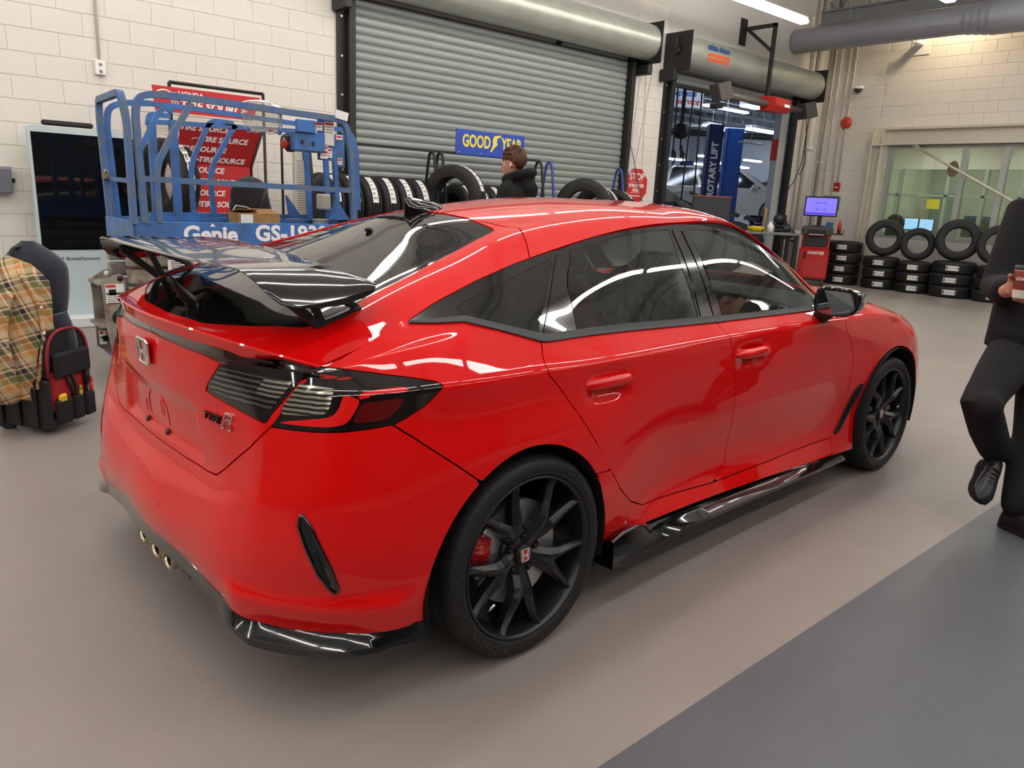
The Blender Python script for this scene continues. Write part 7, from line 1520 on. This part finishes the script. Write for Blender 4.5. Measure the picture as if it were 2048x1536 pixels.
def head(parent, c, F, hair, body_mb, hname='hair', up=V3(0, 0, 1), fringe=True):
    """c: head centre, F: facing unit vector. adds skull/face volume to body_mb, builds eyes and hair as children"""
    L = np.cross(up, F); L /= np.linalg.norm(L)
    def W(f, l, u): return c+F*f+L*l+up*u
    def ell(f, l, u, rf, rl, ru, n=16, m_=12):
        q = MB(); q.sphere((0, 0, 0), 1, n, m_); body_mb.add([W(f+p[0]*rf, l+p[1]*rl, u+p[2]*ru) for p in q.v], q.f, True)
    ell(-.012, 0, .022, .098, .078, .098); ell(.025, 0, -.045, .066, .060, .075); ell(.055, 0, -.088, .036, .038, .026)       # skull, jaw, chin
    for l in (-1, 1): ell(.055, l*.035, -.022, .030, .026, .024); ell(-.006, l*.079, -.012, .022, .010, .032)                      # cheeks, ears
    ell(.092, 0, -.012, .014, .011, .026); ell(.103, 0, -.030, .014, .015, .011)                                                  # nose
    ell(.083, 0, -.060, .012, .024, .006); ell(.082, 0, -.072, .012, .020, .006); ell(.078, 0, .018, .016, .055, .010)            # lips, brow
    def finish(P):
        for l in (-1, 1):
            q = MB(); q.sphere(W(.080, l*.031, .001), .0115, 10, 8); e = q.build('eye', mat('eye_white', '#e8e2da', .3), P); q = MB(); q.sphere(W(.088, l*.031, .001), .0058, 8, 6); q.build('iris', mat('iris_dark', '#2a2420', .3), e)
            q = MB(); q.tube([W(.088, l*.014, .022), W(.092, l*.032, .027), W(.080, l*.050, .021)], .0042, 5); q.build('eyebrow', hair, P)
        q = MB(); rs = random.Random(3)
        h = MB(); h.sphere((0, 0, 0), 1, 22, 14)
        for p in h.v:
            f, l, u = p[0], p[1], p[2]
            pass
        V = []
        for p in h.v:
            f, l, u = p; k = 1+.05*math.sin(9*math.atan2(l, f)+4*u)+.03*math.sin(17*l+11*f)
            cut = -.10 if f > .35 else (-.45 if f > -.2 else -.85); uu = max(u, cut); 
            rr = 1.0 if u > cut else .90
            V.append(W(-.014+f*.112*k*rr, l*.092*k*rr, .036+uu*.112*k))
        q.add(V, h.f, True)
        if fringe:
            for j in range(60):
                a = rs.uniform(-2.6, 2.6); e = rs.uniform(.25, 1.3); b0 = W(-.014+.10*math.cos(a)*math.cos(e), .088*math.sin(a)*math.cos(e), .04+.105*math.sin(e)); d = F*rs.uniform(.0, .03)+up*rs.uniform(-.02, .018)+L*rs.uniform(-.02, .02)
                q.tube([b0-d*.4, b0+d*.5+up*.008, b0+d*1.2], [.012, .009, .002], 6)
        return q.build(hname, hair, P)
    return finish
# ---- man in the black hooded top behind the car
p0 = at((1024, 332), 6.75); man = empty('person', (p0[0]+.02, p0[1]-.02, 0), math.atan2(.94, -.52), 'man in a black hooded top facing left behind the car roof', 'person')
# local: x forward, y left
bm = MB(); hm = V3(.02, 0, 1.685); Fh = V3(math.cos(.10), math.sin(.10), -.06); Fh /= np.linalg.norm(Fh); fin = head(man, hm, Fh, HAIRB, bm)
torso(bm, [((0, 0, .92), (0, .165, 0), (.11, 0, 0)), ((0, 0, 1.05), (0, .15, 0), (.10, 0, 0)), ((0, 0, 1.25), (0, .175, 0), (.115, 0, 0)), ((-.01, 0, 1.42), (0, .18, 0), (.10, 0, 0)), ((-.005, 0, 1.50), (0, .07, 0), (.065, 0, 0))]); limb(bm, [(-.005, 0, 1.46), (.005, 0, 1.58)], [.062, .056])
ARMS = {1: [(0, .20, 1.42), (.0, .25, 1.16), (.12, .23, .94)], -1: [(0, -.20, 1.42), (-.02, -.25, 1.16), (.06, -.24, .92)]}
def hand(mb, w_, d, palm_n, curl=.5, s=1., thumb=None):
    """five-fingered hand added to mb: wrist w_, pointing d, palm normal palm_n"""
    d = d/np.linalg.norm(d); n = palm_n-(palm_n@d)*d; n /= np.linalg.norm(n); t = np.cross(d, n)
    limb(mb, [w_, w_+d*.05*s], [.026*s, .030*s], 10); q = MB(); mb.obox(w_+d*.055*s, d*.045*s, t*.040*s, n*.013*s, .008*s)
    for i, (o, L_) in enumerate(((-.031, .070), (-.011, .080), (.010, .076), (.030, .060))):
        b0 = w_+d*.095*s+t*o*s; P = [b0-d*.01*s, b0+d*L_*.42*s*math.cos(curl)+n*L_*.42*s*math.sin(curl)]; a2 = curl*2.1; P.append(P[-1]+d*L_*.33*s*math.cos(a2)+n*L_*.33*s*math.sin(a2)); a3 = curl*2.9; P.append(P[-1]+d*L_*.25*s*math.cos(a3)+n*L_*.25*s*math.sin(a3)); limb(mb, P, [.0095*s, .009*s, .0085*s, .0075*s], 8)
    b0 = w_+d*.03*s-t*.035*s; limb(mb, [b0, b0-t*.025*s+d*.03*s+n*.012*s, b0-t*.03*s+d*.055*s+n*.03*s], [.012*s, .0105*s, .009*s], 8)
for s in (1, -1):
    P = ARMS[s]; limb(bm, P, [.05, .042, .032]); hand(bm, V3(*P[2]), V3(*P[2])-V3(*P[1]), V3(.2, -s, 0), .45)
LEGS = {1: [(0, .10, .92), (.10, .11, .50), (.02, .11, .09)], -1: [(0, -.10, .92), (.02, -.11, .50), (-.12, -.11, .10)]}
for s in (1, -1): limb(bm, LEGS[s], [.085, .06, .045])
body = remesh('body', bm, SKIN, man, .010, 3); fin(man)
ear = MB(); ear.sphere((.012, .088, 1.665), .009, 8, 6); ear.tube([(.012, .090, 1.665), (.02, .088, 1.64)], .004, 6); ear.build('earbud', WP, man)
cm = MB(); torso(cm, [((0, 0, .90), (0, .20, 0), (.145, 0, 0)), ((0, 0, .98), (0, .205, 0), (.15, 0, 0)), ((0, 0, 1.15), (0, .205, 0), (.145, 0, 0)), ((-.005, 0, 1.32), (0, .215, 0), (.145, 0, 0)), ((-.015, 0, 1.44), (0, .19, 0), (.12, 0, 0)), ((-.015, 0, 1.53), (0, .085, 0), (.085, 0, 0))])
for s in (1, -1): P = [V3(*q) for q in ARMS[s]]; limb(cm, [V3(0, s*.17, 1.44), P[0], (P[0]+P[1])/2+V3(0, s*.01, 0), P[1], P[2]], [.085, .085, .078, .07, .055])
hq = [V3(-.015+.105*math.cos(t)*(1.15 if math.cos(t) < 0 else .85)-(.03 if math.cos(t) < 0 else 0), .115*math.sin(t), 1.562-.03*math.cos(t)+(.015 if math.cos(t) < 0 else 0)) for t in np.linspace(0, 2*PI, 20, endpoint=False)]
cm.tube(hq, .044, 10, closed=True); limb(cm, [(-.12, 0, 1.55), (-.165, 0, 1.46), (-.16, 0, 1.36)], [.055, .07, .05]); limb(cm, [(-.10, .05, 1.55), (-.15, .04, 1.46), (-.15, .02, 1.38)], [.05, .055, .04]); limb(cm, [(-.10, -.05, 1.55), (-.15, -.04, 1.46), (-.15, -.02, 1.38)], [.05, .055, .04])
remesh('hooded_top', cm, BLKC, man, .014, 5)
tm = MB(); torso(tm, [((0, 0, .80), (0, .17, 0), (.12, 0, 0)), ((0, 0, .98), (0, .18, 0), (.13, 0, 0))])
for s in (1, -1): P = LEGS[s]; limb(tm, P[:1]+P[1:], [.105, .082, .075])
remesh('trousers', tm, TROU, man, .014, 5)
def shoe(parent, heel, toe, up=V3(0, 0, 1), s=1.):
    """heel and toe points on the sole; sole parallel to heel-toe"""
    heel, toe = V3(*heel), V3(*toe); d = toe-heel; L_ = np.linalg.norm(d); d /= L_; sd = np.cross(up, d); sd /= np.linalg.norm(sd); u = np.cross(d, sd); rows, srow = [], []
    for f, w_, h in ((-.02, .018, .045), (.03, .032, .075), (.16, .038, .088), (.32, .038, .085), (.48, .040, .070), (.66, .046, .054), (.82, .045, .045), (.94, .034, .036), (1.0, .012, .024)):
        c = heel+d*L_*f; rows.append([c+sd*w_*s*math.copysign(abs(math.cos(t))**.7, math.cos(t))+u*s*(.018+(h-.018)*max(0, math.sin(t))**.75) for t in np.linspace(0, PI, 11)]+[c-sd*w_*s*.97+u*.016*s, c+sd*w_*s*.97+u*.016*s])
        srow.append([c+sd*w_*s*1.06, c+sd*w_*s*1.06+u*.020*s, c-sd*w_*s*1.06+u*.020*s, c-sd*w_*s*1.06])
    q = MB(); q.grid(rows, closed=True); n_ = len(rows[0]); q.add(rows[0], [tuple(range(n_))]); q.add(rows[-1], [tuple(range(n_))]); o = q.build('shoe', SHOE, parent, auto=60)
    q = MB(); q.grid(srow, closed=True, smooth=False); q.add(srow[0], [(0, 1, 2, 3)]); q.add(srow[-1], [(3, 2, 1, 0)]); q.build('sole', SOLE, o)
    for f in (.40, .48, .56, .63): c = heel+d*L_*f; h = .085-.035*(f-.36)/.3; q = MB(); q.tube([c+sd*.026*s+u*(h-.012)*s, c+u*(h+.004)*s, c-sd*.026*s+u*(h-.012)*s], .0045*s, 6); q.build('lace', mat('lace_grey', '#2c2c30', .6), o)
    return o
shoe(man, (-.04, .11, 0), (.23, .13, 0)); shoe(man, (-.18, -.11, .0), (.09, -.12, 0))
# ---- person in black walking past with a cup (body cut by the right edge)
K = 1.15
def pj(px, d): return at(px, d*K)
gx, gy = hit((2022, 1074), 2, 0)[:2]
wk = empty('person', (gx, gy, 0), 0, 'walking person in black clothes holding a paper cup at the right edge', 'person'); O = V3(gx, gy, 0)
J = {n: pj(*v)-O for n, v in dict(hipR=((2030, 700), 3.0), kneeR=((1962, 808), 2.86), ankR=((1988, 905), 3.02), hipL=((2092, 700), 3.05), kneeL=((2068, 868), 2.99), shR=((2052, 425), 3.02), elR=((1996, 575), 3.0), wrR=((2014, 582), 2.78), shL=((2200, 430), 3.10), elL=((2235, 590), 3.15), wrL=((2215, 690), 3.10)).items()}
J['ankL'] = hit((2012, 1040), 1, gy+.0)-O; J['ankL'][2] = .10; J['ankL'][0] = min(J['ankL'][0], .04); J['ankL'] = V3(.10, .03, .11)
hips = (J['hipR']+J['hipL'])/2; shs = (J['shR']+J['shL'])/2; sd = J['shL']-J['shR']; sd[2] = 0; sd /= np.linalg.norm(sd); fw = np.cross(sd, V3(0, 0, 1)); fw /= np.linalg.norm(fw)
if fw@(CAM-O-shs) < 0: fw = -fw
bm = MB(); hc_ = shs+V3(0, 0, .262)+fw*.03; fin = head(wk, hc_, fw, HAIRD, bm)
torso(bm, [(hips-V3(0, 0, .05), sd*.16, fw*.11), (hips+V3(0, 0, .12), sd*.15, fw*.10), (hips*.4+shs*.6-V3(0, 0, .05), sd*.17, fw*.115), (shs-V3(0, 0, .02), sd*.18, fw*.10), (shs+V3(0, 0, .08), sd*.07, fw*.07)]); limb(bm, [shs+V3(0, 0, .03), shs+V3(0, 0, .17)], [.068, .060])
limb(bm, [J['shR'], J['elR'], J['wrR']], [.052, .042, .031]); limb(bm, [J['shL'], J['elL'], J['wrL']], [.052, .042, .031]); limb(bm, [J['hipR'], J['kneeR'], J['ankR']], [.085, .06, .045]); limb(bm, [J['hipL'], J['kneeL'], J['ankL']], [.085, .06, .045])
hand(bm, J['wrL'], V3(0, 0, -1.)+fw*.2, -sd, .45)
# right hand wrapped round the cup
cup_c = pj((2048, 560), 2.68)-O; CUPR = .040; axis = V3(0, 0, 1)
dh = cup_c-J['wrR']; dh[2] = 0; dh /= np.linalg.norm(dh); sh_ = np.cross(axis, dh)
wr_ = J['wrR']; palm = cup_c-dh*(CUPR+.022)-V3(0, 0, .03); limb(bm, [wr_, palm], [.028, .030]); bm.obox(palm, dh*.012, sh_*.03, V3(0, 0, .042), .008)
camd = CAM-O-cup_c; camd[2] = 0; camd /= np.linalg.norm(camd); sg_ = 1 if np.cross(dh, camd)[2] > 0 else -1
a0 = math.atan2(-dh[1], -dh[0])
for i in range(4):
    z = cup_c[2]+.018-.023*i-.03; P = []
    for t in np.linspace(-.15, -2.3 if i < 3 else -1.9, 6): r_ = CUPR+.012+.006*math.sin(PI*min(1, abs(t)/2.3)); a = a0+t*(-sg_ if False else -sg_)*1.0; P.append(V3(cup_c[0]+r_*math.cos(a), cup_c[1]+r_*math.sin(a), z-.004*i*abs(t)))
    limb(bm, P, [.0115, .0115, .011, .0105, .010, .009], 8)
P = [V3(cup_c[0]+(CUPR+.012)*math.cos(a0+sg_*t*-1), cup_c[1]+(CUPR+.012)*math.sin(a0+sg_*t*-1), cup_c[2]+.0+.012*t) for t in (.1, .7, 1.3)]; limb(bm, P, [.013, .012, .010], 8)
remesh('body', bm, SKIN, wk, .0075, 2); fin(wk)
cm = MB(); torso(cm, [(hips-V3(0, 0, -.005), sd*.205, fw*.15), (hips+V3(0, 0, .08), sd*.20, fw*.15), (hips*.55+shs*.45, sd*.205, fw*.155), (hips*.2+shs*.8, sd*.215, fw*.15), (shs+V3(0, 0, .01), sd*.19, fw*.12), (shs+V3(0, 0, .07), sd*.11, fw*.10), (shs+V3(0, 0, .135), sd*.085, fw*.085)])
cuff = J['wrR']*.80+J['elR']*.20
limb(cm, [J['shR']*.8+J['shL']*.2, J['shR'], (J['shR']+J['elR'])/2, J['elR'], (J['elR']+cuff)/2, cuff], [.085, .088, .080, .076, .066, .058]); limb(cm, [J['shL']*.8+J['shR']*.2, J['shL'], (J['shL']+J['elL'])/2, J['elL'], J['wrL']], [.085, .088, .080, .074, .056])
for k in range(4):                                                    # bunched folds of the sleeve at the elbow
    c = J['elR']+(J['shR']-J['elR'])*(.04+.09*k); cm.sphere(c+fw*(.055 if k % 2 else .03)-sd*.02, .036-.004*k, 10, 8)
jk = remesh('jacket', cm, BLKC, wk, .012, 4)
q = MB(); q.tube([J['elR']+(cuff-J['elR'])*1.0+V3(.052*math.cos(t), 0, .052*math.sin(t)) for t in np.linspace(0, 2*PI, 16, endpoint=False)], .009, 6, closed=True, up=(0, 1, 0)); q.build('cuff', BLKC, jk)
tm = MB(); torso(tm, [(hips-V3(0, 0, .12), sd*.165, fw*.12), (hips+V3(0, 0, .05), sd*.185, fw*.135)])
limb(tm, [J['hipR'], (J['hipR']+J['kneeR'])/2, J['kneeR'], (J['kneeR']+J['ankR'])/2, J['ankR']+V3(0, 0, .02)], [.110, .100, .085, .078, .070]); limb(tm, [J['hipL'], (J['hipL']+J['kneeL'])/2, J['kneeL'], (J['kneeL']+J['ankL'])/2, J['ankL']+V3(0, 0, .012)], [.110, .098, .085, .078, .064]); 
for k in range(3): c = J['kneeR']+(J['hipR']-J['kneeR'])*.08*k; tm.sphere(c-fw*.03*(k-1), .07, 10, 8)
remesh('trousers', tm, TROU, wk, .012, 4)
t1 = fw.copy(); hl = J['ankL']-t1*.05; hl[2] = .0; to = hl+t1*.30+sd*.04; shoe(wk, hl, to, s=1.2)
aR = J['ankR']; toe = pj((1958, 985), 2.93)-O; dR = (toe-aR); heel = aR-V3(0, 0, .055)+ -fw*.03; dr2 = toe-heel; dr2 = dr2/np.linalg.norm(dr2)*.27; shoe(wk, heel-V3(0, 0, .02), heel-V3(0, 0, .02)+dr2, up=V3(0, 0, 1)+fw*.9, s=1.1)
# paper cup, a thing of its own
cp = empty('paper_cup', tuple(O+cup_c-V3(0, 0, .075)), 0, 'brown and red paper coffee cup with dark lid in the walking hand', 'cup')
q = MB(); q.lathe([(0, 0), (.030, 0), (.031, .003), (.0395, .118), (.041, .12)], 28); q.build('cup_body', mat('cup_white', '#e6ded4', .5), cp); q = MB(); q.lathe([(.0335, .035), (.0402, .110), (.039, .112)], 28); q.build('sleeve', mat('cup_sleeve', '#7c2f24', .6), cp)
q = MB(); q.lathe([(.0425, .117), (.0435, .122), (.041, .128), (.038, .134), (.036, .133), (0, .131)], 28); q.build('lid', mat('cup_lid', '#2c1f1c', .45), cp)
vd = V3(*camd); xd = np.cross(axis, vd); text('lettering', 'COFFEE', WP, cp, vd*.0402+V3(0, 0, .08), xd, axis, .016, bold=.0006)
